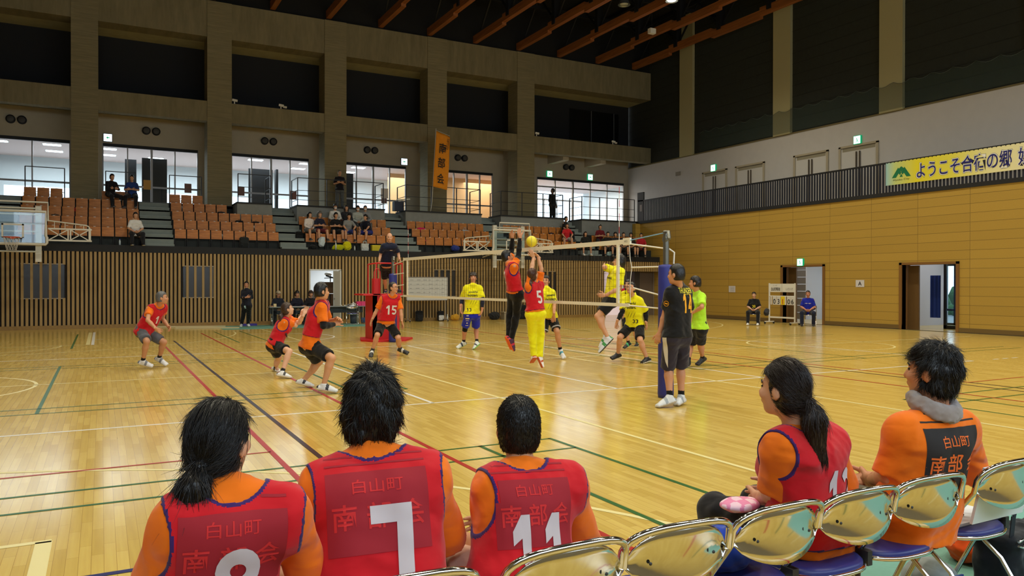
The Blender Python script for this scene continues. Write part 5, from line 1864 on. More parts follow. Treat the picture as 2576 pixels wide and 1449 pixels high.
# ------------------------------------------------------------------ stand seats
m_seat = wood_material('orange_plywood_seat', (168, 100, 38), (204, 130, 56), ('X', 'Z', 'Y'), (3, 14, 3), 0.45)
m_tab = M('white_seat_number_tab', (226, 226, 220), 0.5)
SEATW = 0.423
def seat_proto():
    t = thing('stand_seat', 'x', 'seat', (0, 0, 0))
    b = MB()
    n = 6
    v, f = [], []
    for i in range(n + 1):
        x = -.19 + .38 * i / n
        y = -.012 * (1 - (2 * i / n - 1) ** 2)
        for (yy, zz) in ((0, .36), (.03, .70), (.05, .70), (.02, .36)):
            v.append((x, y + yy, zz))
    for i in range(n):
        for q in range(4):
            f.append((i * 4 + q, i * 4 + (q + 1) % 4, (i + 1) * 4 + (q + 1) % 4, (i + 1) * 4 + q))
    f += [(0, 1, 2, 3), (n * 4 + 3, n * 4 + 2, n * 4 + 1, n * 4)]
    b.add(v, f)
    b.build('seat_panel', m_seat, t)
    MB().box(-.035, .035, .005, .032, .692, .708).build('number_tab', m_tab, t)
    MB().box(-.2, -.17, .02, .06, 0, .5).box(.17, .2, .02, .06, 0, .5).build('bracket', m_black, t)
    return t
SP = seat_proto()
used = [False]
BLK_N = ['behind the left basketball frame', 'between the two left flights of stairs', 'below the masked spectators', 'below the orange banner', 'behind the right basketball frame', 'in the dark corner by the yellow wall']
def seat_row(blk, row, xs0, n, skip=()):
    zd = ZD + ROWH * (row - 1)
    y = YA + .1 + ROWD * row - .08
    for i in range(n):
        if i in skip:
            continue
        x = xs0 + SEATW * (i + .5)
        lab = '%s orange tip-up seat of row %d, block %s' % (ORD[i], row, BLK_N[blk])
        if not used[0]:
            used[0] = True
            SP.location = (x, y, zd)
            SP['label'], SP['group'] = lab, 'tip-up stand seats'
        else:
            dup(SP, (x, y, zd), 0, lab, 'tip-up stand seats')
for r in (1, 2, 3, 4):
    seat_row(0, r, -9.40, 9)
seat_row(0, 5, -9.40, 3)
seat_row(0, 5, -9.40 + SEATW * 6, 3)
for r in (1, 2, 3):
    seat_row(1, r, -4.47, 9)
    seat_row(2, r, .36, 9)
    seat_row(3, r, 5.12, 9)
    seat_row(4, r, 9.94, 8)
for r in (1, 2):
    seat_row(5, r, 14.6, 7)
seat_row(1, 4, -4.47, 5)
seat_row(1, 5, -4.47, 3)
# dark front panels in front of the first row
m_front = M('smoked_front_panel', (30, 36, 34), 0.25)
for n, (a, b) in enumerate(((-9.45, -5.57), (-4.5, -.66), (.34, 4.16), (5.12, 8.9), (9.86, 13.45), (14.45, 17.88))):
    pass

# ------------------------------------------------------------------ belongings on the stand
def cloth_heap(name, label, cat, loc, rgb, r, seed, group=None, h=.018, tall=1.0):
    g = Field(V3(loc) - max(r) * 1.3, V3(loc) + max(r) * 1.6, h)
    g.ell(V3(loc) + V3((0, 0, r[2] * .9)), np.eye(3), r, 0)
    rnd = random.Random(seed)
    for k in range(4):
        g.ell(V3(loc) + V3((rnd.uniform(-.6, .6) * r[0], rnd.uniform(-.4, .4) * r[1], r[2] * rnd.uniform(.5, 1.4) * tall)), np.eye(3), [q * rnd.uniform(.35, .65) for q in r], .04)
    g.ripple(.012, 26, seed)
    g.plane(V3(loc) + V3((0, 0, .002)), V3((0, 0, -1)))
    P, Q = g.mesh()
    t = thing(name, label, cat, tuple(loc), 0, group)
    mesh_object('cloth', P, Q, cloth_mat(rgb), t)
    return t
def backpack(label, loc, rgb, rgb2, s=1.0, rz=0, name='backpack', cat='backpack', group=None):
    t = thing(name, label, cat, tuple(loc), rz, group)
    g = Field((-.2 * s, -.14 * s, 0), (.2 * s, .14 * s, .5 * s), .016 * s)
    g.box((0, 0, .21 * s), np.eye(3), (.16 * s, .085 * s, .21 * s), .07 * s)
    g.ripple(.004, 25, 5)
    P, Q = g.mesh()
    l = V3(loc)
    mesh_object('bag_body', P + l, Q, cloth_mat(rgb), t)
    g = Field((-.2 * s, -.2 * s, 0), (.2 * s, 0, .4 * s), .014 * s)
    g.box((0, -.095 * s, .13 * s), np.eye(3), (.12 * s, .04 * s, .11 * s), .035 * s)
    P, Q = g.mesh()
    mesh_object('front_pocket', P + l, Q, cloth_mat(rgb2), t)
    b = MB()
    for q in (-.08, .08):
        b.tube([tuple(l + V3(p) * s) for p in ((q, .06, .40), (q * 1.15, .12, .33), (q * 1.2, .11, .18), (q, .08, .06))], .014 * s, 6)
    b.tube([tuple(l + V3(p) * s) for p in ((-.03, 0, .415), (-.02, 0, .45), (.02, 0, .45), (.03, 0, .415))], .008 * s, 6)
    b.build('strap', m_black, t)
    return t
def tote(label, loc, rgb, s=1.0, rz=0, name='tote_bag'):
    t = thing(name, label, 'bag', tuple(loc), rz)
    l = V3(loc)
    g = Field((-.2 * s, -.12 * s, 0), (.2 * s, .12 * s, .36 * s), .016 * s)
    g.box((0, 0, .15 * s), np.eye(3), (.15 * s, .07 * s, .15 * s), .03 * s)
    g.ripple(.007, 20, 9)
    P, Q = g.mesh()
    mesh_object('bag_body', P + l, Q, cloth_mat(rgb), t)
    b = MB()
    for y in (-.04, .04):
        b.tube([tuple(l + V3(p) * s) for p in ((-.06, y, .29), (-.05, y, .38), (0, y, .41), (.05, y, .38), (.06, y, .29))], .008 * s, 6)
    b.build('handle', cloth_mat(rgb), t)
    return t
def bottle(label, loc, rgb, h=.24, r=.033, cap=(230, 230, 230)):
    t = thing('drink_bottle', label, 'bottle', tuple(loc))
    MB().lathe([(0, 0), (r, .004), (r, h * .66), (r * .45, h * .86), (r * .45, h * .9)], loc, 14).build('bottle_body', M('bottle_%d_%d_%d' % rgb, rgb, 0.2), t)
    MB().lathe([(r * .5, h * .88), (r * .5, h), (0, h)], loc, 12).build('cap', M('cap_%d_%d_%d' % cap, cap, 0.4), t)
    return t
def on(row, x, dy=-.28, dz=0.0):
    return (x, YA + .1 + ROWD * row + dy, ZD + ROWH * (row - 1) + .002 + dz)
backpack('red sports bag lying on the top seats behind the left basketball frame', on(4, -7.75, -.3), (178, 30, 36), (60, 20, 24), .75)
backpack('dark green rucksack behind the left basketball frame', on(3, -8.32, -.3), (44, 54, 48), (38, 46, 42), .9)
bottle('clear bottle with blue cap beside the man in the white tee', on(1, -6.28, -.42, .0), (196, 210, 216), .26, .035, (60, 80, 190))
backpack('black rucksack at the end of the fourth row beside the second pillar', on(4, -2.62, -.3), (26, 28, 34), (22, 24, 30), .95)
backpack('black rucksack on the third row under the short parapet', on(3, -2.02, -.28), (24, 26, 30), (28, 30, 36), 1.0)
backpack('black and white rucksack near the right end of the third row', on(3, -1.38, -.28), (22, 24, 28), (214, 216, 216), .95)
backpack('charcoal rucksack standing on the bottom row of the second block', on(1, -2.02, -.3), (40, 44, 46), (34, 38, 40), 1.1)
tote('white carrier bag on the second row right of the charcoal rucksack', on(2, -1.6, -.3), (208, 206, 200), .85)
cloth_heap('towel', 'white crumpled towel on the third row of the second block', 'towel', on(3, -3.86, -.3), (206, 200, 190), (.12, .09, .1), 3)
cloth_heap('duffel_bag', 'black duffel with white towel on the second row by the stairs', 'bag', on(2, -4.25, -.3), (30, 30, 36), (.2, .12, .11), 4)
cloth_heap('towel', 'pale blue and white bundle in the middle of the second row', 'towel', on(2, -2.86, -.3), (178, 190, 200), (.2, .1, .11), 5)
cloth_heap('jacket', 'dark jacket beside the pale blue bundle on the second row', 'jacket', on(2, -3.2, -.3), (40, 42, 48), (.12, .1, .13), 6)
backpack('red sports bag on the highest row beside the pale blue box', on(5, -3.7, -.25), (150, 24, 34), (120, 20, 30), .75)
t = thing('storage_box', 'pale blue box beside the red bag on the highest row', 'box', on(5, -4.05, -.25))
x_, y_, z_ = on(5, -4.05, -.25)
MB().box(x_ - .14, x_ + .14, y_ - .1, y_ + .1, z_, z_ + .2).build('box_body', M('pale_blue_plastic', (150, 180, 206), .4), t)
MB().box(x_ - .15, x_ + .15, y_ - .11, y_ + .11, z_ + .2, z_ + .225).build('lid', M('pale_blue_lid', (190, 206, 220), .4), t)
backpack('black bag on the seat beside the hooded spectator', on(2, 1.26, -.2, .1), (24, 24, 28), (30, 30, 34), .9)
cloth_heap('towel', 'white and pale blue towel hanging over the front row below the hooded spectator', 'towel', on(1, .96, -.3, .15), (196, 212, 222), (.13, .09, .22), 8, tall=1.3)
cloth_heap('duffel_bag', 'black bag on the front row beside the white towel', 'bag', on(1, .62, -.3), (26, 28, 30), (.17, .11, .12), 9)
cloth_heap('jacket', 'yellow jacket spread over the front row seats', 'jacket', on(1, 1.62, -.3), (186, 190, 22), (.24, .1, .14), 10)
cloth_heap('jacket', 'tall heap of yellow jacket beside the spread one on the front row', 'jacket', on(1, 2.02, -.28), (214, 206, 20), (.17, .1, .22), 11)
bottle('tall clear bottle standing in front of the yellow jackets', on(1, 1.5, -.45), (214, 222, 220), .4, .03)
bottle('small clear bottle right of the yellow jackets', on(1, 2.28, -.45), (206, 214, 210), .22, .03)
tote('white shopping bag on the front row right of the yellow jackets', on(1, 2.75, -.3, .02), (202, 208, 206), 1.05)
t = thing('carton', 'bright yellow box on the front row', 'box', on(1, 3.22, -.3, .1))
x_, y_, z_ = on(1, 3.22, -.3, .0)
MB().box(x_ - .18, x_ + .18, y_ - .1, y_ + .1, z_ + .0, z_ + .26).build('box_body', M('yellow_board', (206, 190, 20), .6), t)
MB().box(x_ - .185, x_ + .185, y_ - .105, y_ + .105, z_ + .25, z_ + .28).build('lid', M('yellow_board_lid', (220, 206, 50), .6), t)
backpack('black rucksack at the left end of the second row, beside the long haired woman', on(2, .2, -.3), (22, 24, 26), (28, 30, 32), .95)
cloth_heap('sports_bag', 'bright pink bag on the third row below the orange banner', 'bag', on(3, 5.72, -.3, .18), (222, 30, 96), (.22, .1, .13), 12)
cloth_heap('towel', 'pink cloth and grey book on the second row below the orange banner', 'towel', on(2, 5.82, -.3, .1), (196, 60, 110), (.2, .1, .07), 13)
tote('pale grey carrier bag on the third row towards the right', on(3, 7.85, -.3, .1), (176, 178, 178), .95)
backpack('dark rucksack at the right end of the second row below the orange banner', on(2, 8.0, -.3, .05), (32, 32, 36), (40, 40, 44), .9)
cloth_heap('jacket', 'crumpled blue jacket on the front row below the orange banner', 'jacket', on(1, 6.85, -.3, .1), (46, 62, 140), (.2, .11, .14), 14)
cloth_heap('towel', 'grey towel on the front row behind the right basketball frame', 'towel', on(1, 9.0, -.35, .1), (150, 156, 152), (.18, .1, .1), 15)
backpack('dark and white rucksack on the upper row beside the spectator in red', on(3, 12.5, -.3, .05), (46, 30, 40), (206, 206, 210), .85)
cloth_heap('towel', 'white towel on the second row left of the spectator in red', 'towel', on(2, 12.4, -.35, .12), (206, 210, 210), (.17, .1, .1), 16)
cloth_heap('sports_bag', 'pale teal bag on the floor in front of the dark corner spectators', 'bag', on(1, 15.0, -.5), (150, 176, 172), (.2, .12, .14), 17)
t = thing('appliance', 'white arm shaped appliance on a navy case behind the railing left of the orange banner', 'appliance', (5.0, 23.6, 4.86))
MB().box(4.75, 5.2, 23.4, 23.7, 4.86, 5.28).build('case', M('navy_case', (30, 36, 60), .5), t)
MB().bar((4.9, 23.5, 5.36), (5.5, 23.5, 5.42), .16, .05).bar((4.95, 23.5, 5.28), (5.2, 23.5, 5.4), .05).build('white_arm', m_whitegloss, t)

# ------------------------------------------------------------------ spectators
G2 = 'spectators in the stand'
def spec(label, x, row, yaw, top, legs=((30, 30, 34), 1.0), hair=('short', (22, 20, 20)), arms='lap', H=1.62, lean=.08, mask=False, dy=-.34, frac=.9, shoes=((60, 60, 64), (200, 200, 200)), female=False, pitch=0, dz=0.0, **kw):
    X, Y, Z = on(row, x, dy)
    J = sit_pose(X, Y, Z + .36 + dz, yaw, H, lean, arms, feet=Z - (0.0 if row > 1 else 0.0), kneez=Z + .44)
    return person(label, J, H, (yaw, pitch, 0), (200, 152, 122), hair, (top, frac, .06), None, legs, shoes, None, female=female, res=.019, mask=mask, group=G2, eyes=False, **kw)
spec('man in white tee and dark trousers sitting at the aisle end of the bottom row', -5.80, 1, 170, (222, 222, 222), ((28, 30, 36), 2.0), arms='lap', shoes=((30, 30, 34), (220, 220, 220)), dy=-.45)
spec('man in dark top with white sleeve stripe on the highest row by the windows', -6.55, 5, 150, (26, 26, 32), ((30, 30, 34), 2.0), arms='cross', frac=1.3, dz=.1)
spec('man in blue tee on the highest row right of the stripe sleeved man', -5.8, 5, 190, (36, 62, 128), ((30, 30, 34), 2.0), arms='cross', dz=.1)
spec('long haired woman in white top at the left of the masked group', .56, 2, 160, (222, 214, 212), ((96, 100, 100), .9), ('long', (22, 18, 18)), H=1.56, female=True, frac=1.3)
spec('spectator in a grey hood and navy tee with maroon shorts', .98, 2, 168, (30, 34, 56), ((110, 34, 40), .9), ('long', (92, 90, 88)), arms='cross', grow=.02)
spec('spectator in white sweater and white mask on the back row', 1.80, 3, 180, (212, 212, 208), ((40, 40, 44), 2.0), ('fluffy', (24, 22, 22)), mask=True, frac=1.3, dz=.02)
spec('man in black tee with folded arms in the middle of the masked group', 1.66, 2, 176, (24, 24, 28), ((26, 26, 30), .9), ('fluffy', (28, 22, 20)), arms='cross')
spec('spectator in dark hooded top behind the man in the grey tee', 2.3, 3, 190, (44, 44, 50), ((40, 40, 44), 2.0), ('long', (40, 38, 40)), frac=1.3)
spec('man in grey tee leaning forward on the second row', 2.18, 2, 180, (136, 140, 142), ((40, 60, 140), .9), ('fluffy', (26, 22, 22)), arms='knees', lean=.22)
spec('masked spectator in pale grey top with bag strap on the back row', 2.78, 3, 184, (172, 178, 172), ((50, 50, 54), 2.0), ('fluffy', (24, 22, 22)), mask=True, frac=1.3)
spec('masked spectator in grey top and dark cap at the right of the back row', 3.12, 3, 190, (132, 136, 140), ((90, 88, 88), 2.0), ('short', (60, 62, 66)), mask=True, frac=1.3, dz=.03)
spec('man in navy tee and blue shorts turned sideways at the right of the group', 3.10, 2, 236, (26, 30, 48), ((32, 44, 130), .9), ('fluffy', (24, 22, 22)), arms='knees', lean=.2)
spec('spectator in black on the top row above the one in red', 13.2, 3, 150, (24, 24, 30), ((28, 28, 32), 2.0))
spec('spectator in red tee and pale shorts on the second row of the far block', 12.95, 2, 200, (196, 34, 44), ((176, 178, 176), .9), arms='knees', lean=.15)
spec('woman in black tee with green print on the stairs near the far corner', 13.62, 1, 196, (26, 28, 28), ((34, 34, 38), .9), ('long', (34, 26, 24)), H=1.55, shoes=((220, 220, 222), (230, 230, 230)), female=True)
spec('spectator in maroon shirt sitting upright before the grey corner wall', 14.9, 2, 200, (104, 24, 36), ((40, 40, 44), 2.0), arms='cross')
spec('first dark haired spectator in black on the bottom row of the corner', 14.95, 1, 205, (30, 30, 34), ((34, 34, 38), .9))
spec('second dark haired spectator on the bottom row of the corner, in charcoal', 15.4, 1, 205, (46, 46, 50), ((34, 34, 38), .9), ('fluffy', (22, 20, 20)))
spec('spectator in dark navy just left of the antenna on the bottom row', 15.9, 1, 210, (28, 30, 46), ((34, 34, 38), .9))
spec('spectator in brown black top just right of the antenna on the bottom row', 16.35, 1, 212, (50, 38, 36), ((34, 34, 38), .9), ('fluffy', (22, 20, 20)))
spec('spectator in red top last on the bottom row beside the yellow wall', 17.0, 1, 215, (176, 32, 44), ((30, 30, 34), .9))
def stand_pose(x, y, z, yaw, H=1.68, arms='side'):
    k = H / 1.72
    a = math.radians(yaw)
    F, R, U = V3((math.sin(a), math.cos(a), 0)), V3((math.cos(a), -math.sin(a), 0)), V3((0, 0, 1))
    p = V3((x, y, z + .90 * k))
    J = dict(pelvis=p, neck=p + U * .52 * k, head=p + U * .725 * k + F * .03)
    for s, sg in (('L', -1), ('R', 1)):
        sh = p + U * .475 * k + R * sg * .18 * k
        J['sh' + s], J['hip' + s] = sh, p + R * sg * .09 * k
        J['kn' + s] = p + R * sg * .11 * k - U * .40 * k + F * .02
        J['an' + s] = p + R * sg * .12 * k - U * .80 * k
        J['to' + s] = J['an' + s] + F * .17 - U * .06
        if arms == 'cross':
            el = sh - U * .25 * k + R * sg * .06
            wr = p + U * .28 * k + F * .22 - R * sg * .02
            tip = wr - R * sg * .15
        else:
            el = sh - U * .28 * k + R * sg * .06
            wr = el - U * .24 * k + F * .08
            tip = wr - U * .16 + F * .02
        J['el' + s], J['wr' + s], J['tip' + s] = el, wr, tip
    return J
person('older man in black tee standing behind the railing before the third pillar', stand_pose(2.35, 23.75, 4.86, 185, 1.66, 'cross'), 1.66, (170, 0, 0), (196, 148, 116), ('crop', (120, 116, 112)), ((28, 26, 34), .9, .06), None, ((92, 96, 96), 2.0),
       ((50, 50, 54), (120, 120, 120)), None, res=.018, eyes=False)
person('dark silhouetted man standing before the bright corner doors', stand_pose(13.75, 24.6, 4.80, 160, 1.70), 1.70, (300, 0, 0), (120, 92, 76), ('short', (16, 16, 18)), ((20, 22, 26), 1.3, .06), None, ((20, 22, 26), 2.0), ((20, 20, 22), (30, 30, 30)), None, res=.018, eyes=False)  # skin toned dark, putting the backlit silhouette into the colour

# ------------------------------------------------------------------ things on the gallery wall and beams
def sign_box(label, c, facing, glow, arrow=True, s=.30):
    """lit guide sign; facing 'y' = towards the court from the north wall, 'x' = from the east wall"""
    o = thing('exit_sign', label, 'sign', c, 0, 'lit guide signs')
    x, y, z = c
    h = s / 2
    gx, gy = (h, .04) if facing == 'y' else (.04, h)
    MB().box(x - gx - (.02 if facing == 'y' else 0), x + gx + (.02 if facing == 'y' else 0), y - gy - (.02 if facing == 'x' else 0), y + gy + (.02 if facing == 'x' else 0), z - h - .02, z + h + .02).build('case', m_exitgreen if glow is m_exit else M('sign_case_grey', (60, 64, 84), .5), o)
    if facing == 'y':
        MB().box(x - h, x + h, y - .046, y - .041, z - h, z + h).build('lit_face', glow, o)
        MB().add([(x - .06, y - .048, z), (x + .0, y - .048, z + .06), (x + .0, y - .048, z + .02), (x + .07, y - .048, z + .02), (x + .07, y - .048, z - .02), (x, y - .048, z - .02), (x, y - .048, z - .06)], [(0, 6, 5, 4, 3, 2, 1)]) \
            .build('arrow', m_exitgreen, o)
    else:
        MB().box(x - .046, x - .041, y - h, y + h, z - h, z + h).build('lit_face', glow, o)
        MB().ball((x - .05, y + .01, z + .05), (.004, .022, .022)).bar((x - .048, y, z + .03), (x - .048, y - .02, z - .04), .004, .03).bar((x - .048, y - .02, z - .04), (x - .048, y + .05, z - .09), .004, .02).bar((x - .048, y - .02, z - .04), (x - .048, y - .07, z - .09), .004, .02).build('running_figure', m_exitgreen, o)
    return o
sign_box('white lit guide sign beside the first pillar', (-6.62, YB - .05, 7.6), 'y', m_exitw)
sign_box('white lit guide sign left of the orange banner', (6.32, YB - .05, 7.6), 'y', m_exitw)
sign_box('green exit sign above the left of the bright corner doors', (14.69, YB - .05, 7.58), 'y', m_exit)
sign_box('green exit sign above the right of the bright corner doors', (17.35, YB - .05, 7.58), 'y', m_exit)
sign_box('green exit sign above the farthest white walkway door', (XW - .05, 19.43, 7.36), 'x', m_exit)
sign_box('green exit sign above the nearest white walkway door', (XW - .05, 11.2, 7.4), 'x', m_exit)
sign_box('green exit sign above the left opening of the yellow wall', (XB - .05, 12.16, 2.46), 'x', m_exit, s=.26)
for n, x in enumerate((-9.81, -4.99, -.15, 4.63, 9.41, 15.94)):
    o = thing('wall_speaker', 'pair of round dark wall speakers above the %s gallery window' % ORD[n], 'speaker', (x, YB - .02, 8.03), 0, 'round speaker pairs of the gallery')
    for q in (-.19, .19):
        MB().lathe([(.0, -.16), (.14, -.16), (.165, -.12), (.165, 0)], (x + q, YB - .0, 8.03), 18, axis='y').build('speaker_case', m_steel, o)
        MB().lathe([(0, -.172), (.09, -.168), (.12, -.16)], (x + q, YB, 8.03), 16, axis='y').build('grille', M('speaker_grille', (64, 60, 52), .6), o)
for n, (x, lab) in enumerate(((-1.92, 'white camera on the lower beam just right of the second pillar'), (-.01, 'white camera with two heads in the middle of the lower beam'), (12.76, 'white camera on the lower beam just right of the last pillar'), (17.52, 'white double headed camera near the east end of the lower beam'))):
    o = thing('beam_camera', lab, 'camera', (x, YP + .12, 9.12), 0, 'white cameras on the lower beam')
    MB().tube([(x, YP + .12, 9.12), (x, YP + .12, 9.26)], .025).build('mount', m_whitegloss, o)
    MB().bar((x - .08, YP + .1, 9.29), (x + .1, YP + .02, 9.25), .09).build('camera_body', m_whitegloss, o)
    if n in (1, 3):
        MB().bar((x + .12, YP + .1, 9.22), (x + .2, YP + .0, 9.2), .08).build('camera_body', m_whitegloss, o)
# orange banner on its pole
bn = thing('hanging_banner', 'tall orange banner with black brush lettering tied to the gallery railing', 'banner', (6.4, 22.86, 4.86))
v, f = [], []
NX, NZ = 10, 26
for j in range(NZ + 1):
    t = j / NZ
    for i in range(NX + 1):
        s = i / NX
        xl, zl = 6.36 + .16 * t, 5.98 + 2.53 * t
        x = xl + .70 * s
        z = zl - (.12 + .10 * t) * s
        v.append((x, 22.80 + .03 * math.sin(s * 9 + t * 5) * (.3 + s), z))
for j in range(NZ):
    for i in range(NX):
        a = j * (NX + 1) + i
        f.append((a, a + 1, a + NX + 2, a + NX + 1))
b_ = MB()
b_.add(v, f, 0, True)
fl_ = b_.build('cloth', M('banner_orange', (226, 142, 22), .85, noise=(8, .05)), bn)
so = fl_.modifiers.new('thick', 'SOLIDIFY')
so.thickness = .004
MB().tube([(6.30, 22.92, 4.86), (6.33, 22.83, 5.3), (6.52, 22.83, 8.62)], .018).tube([(6.52, 22.82, 8.54), (7.2, 22.82, 8.34)], .01).build('pole', M('banner_pole', (186, 186, 180), .4), bn)
for ch, zz, xx in (('南', 7.72, 6.82), ('部', 7.07, 6.76), ('会', 6.35, 6.72)):
    flat_text(ch, .47, (xx, 22.755, zz), (1, 0, -.16), (.06, 0, 1), m_blackprint, 'brush_lettering', bn, .36, offset=.012)
flat_text('白山町', .12, (7.06, 22.75, 7.95), (.15, 0, 1), (-1, 0, .1), m_blackprint, 'brush_lettering', bn, .5)
# welcome banner on the walkway balustrade
wb = thing('welcome_banner', 'yellow and pale blue welcome banner on the walkway balustrade', 'banner', (XB - .06, 5.0, 5.1))
m_ban, nt_, b_ = nodes_mat('banner_yellow_blend')
cr_ = nt_.nodes.new('ShaderNodeValToRGB')
e_ = cr_.color_ramp
e_.elements[0].position, e_.elements[0].color = 0.0, lin((150, 196, 206)) + (1,)
e_.elements[1].position, e_.elements[1].color = 1.0, lin((232, 226, 190)) + (1,)
for p_, c_ in ((.06, (190, 206, 130)), (.2, (226, 214, 30)), (.42, (226, 218, 80)), (.62, (232, 226, 170))):
    q_ = e_.elements.new(p_)
    q_.color = lin(c_) + (1,)
tc_ = nt_.nodes.new('ShaderNodeTexCoord')
sx_ = nt_.nodes.new('ShaderNodeSeparateXYZ')
mr_ = nt_.nodes.new('ShaderNodeMapRange')
mr_.inputs['From Min'].default_value, mr_.inputs['From Max'].default_value = 3.4, -2.6
nt_.links.new(tc_.outputs['Object'], sx_.inputs[0])
nt_.links.new(sx_.outputs['Y'], mr_.inputs['Value'])
nt_.links.new(mr_.outputs['Result'], cr_.inputs['Fac'])
nt_.links.new(cr_.outputs['Color'], b_.inputs['Base Color'])
b_.inputs['Roughness'].default_value = .7
XF = XB - .06
MB().box(XF, XF + .012, .0, 8.38, 5.10, 5.90).build('banner_cloth', m_ban, wb)
lc = MB()
for k in range(60):
    y = .05 + k * .14
    lc.box(XF - .004, XF + .03, y, y + .035, 5.88, 5.93)
o_ = lc.build('tie_loops', m_blackprint, wb)
m_lblue = M('banner_letter_blue', (24, 28, 110), .7)
m_lhalo = M('banner_letter_halo', (236, 236, 232), .7)
m_lout = M('banner_letter_outline', (20, 20, 40), .7)
for (txt, y0, y1) in (('ようこそ合宿の郷', 7.2, 4.08), ('妙高', 3.9, 3.1)):
    for off, m_, lf, dw in ((.055, m_lout, .003, .075), (.042, m_lhalo, .006, .055), (.012, m_lblue, .009, 0)):
        flat_text(txt, .54 + dw, (XF, (y0 + y1) / 2, 5.49), (0, -1, 0), (0, 0, 1), m_, 'banner_lettering', wb, (y0 - y1) + dw, off, lf)
lg = MB()
cy, cz = 7.78, 5.52
def lgp(pts):
    lg.add([(XF - .006, cy - a, cz + b) for a, b in pts], [tuple(range(len(pts)))])
for pts in (((-.36, -.18), (-.12, .17), (.0, -.02), (-.05, -.1), (-.1, -.04), (-.2, -.18)), ((.36, -.18), (.12, .17), (.0, -.02), (.05, -.1), (.1, -.04), (.2, -.18)), ((-.1, .12), (0, .2), (.1, .12), (0, -.0)), ((-.06, -.17), (0, -.06), (.06, -.17))):
    lgp(pts)
lg.build('green_emblem', M('emblem_green', (0, 112, 70), .7), wb)
flat_text('Myoko City', .075, (XF, 7.78, 5.25), (0, -1, 0), (0, 0, 1), m_blackprint, 'banner_lettering', wb, .62)
# small wall fittings and papers
o = tag(MB().box(XW - .05, XW, 21.95, 22.3, 7.32, 7.52).build('vent_cover', M('grey_vent', (140, 132, 120), .6)), 'small grey vent cover high on the white wall', 'vent')
pa = thing('paper_sign', 'white paper with a black letter A on the yellow wall', 'sign', (XB - .01, 9.46, 1.61))
MB().box(XB - .012, XB - .006, 9.28, 9.64, 1.48, 1.74).build('paper', M('notice_sheet', (206, 204, 206), .8), pa)
flat_text('A', .15, (XB - .012, 9.46, 1.61), (0, -1, 0), (0, 0, 1), m_blackprint, 'lettering', pa, None, .015)
pa = thing('paper_sign', 'white notice on the yellow wall left of the scoreboard', 'sign', (XB - .01, 15.98, 1.36))
MB().box(XB - .012, XB - .006, 15.78, 16.18, 1.22, 1.5).build('paper', M('notice_sheet', (206, 204, 206), .8), pa)
ln_ = MB()
for k in range(5):
    ln_.box(XB - .014, XB - .012, 15.84, 16.1 - .03 * (k % 2), 1.27 + k * .04, 1.278 + k * .04)
ln_.build('text_lines', M('grey_text', (120, 120, 124), .8), pa)
pa = thing('notice_stand', 'white notice on a slim stand left of the orange banner railing', 'sign', (4.6, 24.35, 4.80))
MB().box(4.43, 4.77, 24.33, 24.34, 5.5, 5.95).build('paper', M('notice_sheet_pale', (206, 196, 186), .8), pa)
MB().tube([(4.6, 24.35, 4.80), (4.6, 24.35, 5.6)], .012).lathe([(0, 4.802), (.12, 4.802), (.12, 4.82), (0, 4.82)], (4.6, 24.35, 0), 14).build('stand_pole', m_alu, pa)
for n, (x, z, c_, y) in enumerate(((-5.15, 5.55, (206, 150, 60), YB - .04), (-3.55, 5.5, (150, 112, 96), YB - .04), (-1.35, 5.5, (140, 100, 86), YB - .04), (.95, 5.45, (150, 100, 84), YB - .04), (5.3, 5.5, (140, 104, 92), YB - .04))):
    tag(MB().box(x - .14, x + .14, y, y + .006, z, z + .4).build('poster', M('poster_%d' % n, c_, .7)), ['ochre poster on the glass below the second downlight', 'brown poster on the glass left of the second pillar', 'brown poster on the third window beside its left frame', 'brown poster on the third window beside its right frame', 'brown poster on the window left of the banner'][n], 'poster')
# roof lamps
CW = ['west', 'inner west', 'inner east', 'east']
RW = ['over the bench', 'over the near sideline', 'over the far court half', 'over the far wall side']
for n, (x, y) in enumerate(LAMP_XY):
    lit = n != UNLIT
    lab = 'unlit hall lamp with clear dome between the timber ribs' if not lit else ('glowing hall lamp cut off by the top edge of the view' if n > 16 else 'glowing hall lamp of the %s file, %s' % (CW[n // 4], RW[n % 4]))
    z = 13.02
    o = thing('ceiling_lamp', lab, 'lamp', (x, y, z), 0, 'hall lamps under the roof')
    MB().lathe([(.02, .55), (.05, .5), (.12, .4), (.24, .12), (.26, .1)], (x, y, z), 18).build('reflector', M('lamp_reflector', (120, 126, 124), .3, .6), o)
    MB().lathe([(0, .12), (.16, .12), (.19, .2), (.0, .24)], (x, y, z), 16).build('bulb', m_lampglow if lit else M('clear_dome', (170, 178, 172), .15), o)
    MB().tube([(x, y, z + .5), (x, y, 15.6)], .015, 5).build('hanger', m_steel, o)
o = thing('roof_projector', 'small pale device hanging beside a timber rib', 'projector', (14.51, 17.42, 12.6))
MB().box(14.36, 14.66, 17.32, 17.52, 12.6, 12.82).build('device_body', m_whitegloss, o)
MB().tube([(14.51, 17.42, 12.8), (14.51, 17.42, 15.6)], .012, 5).build('hanger', m_steel, o)
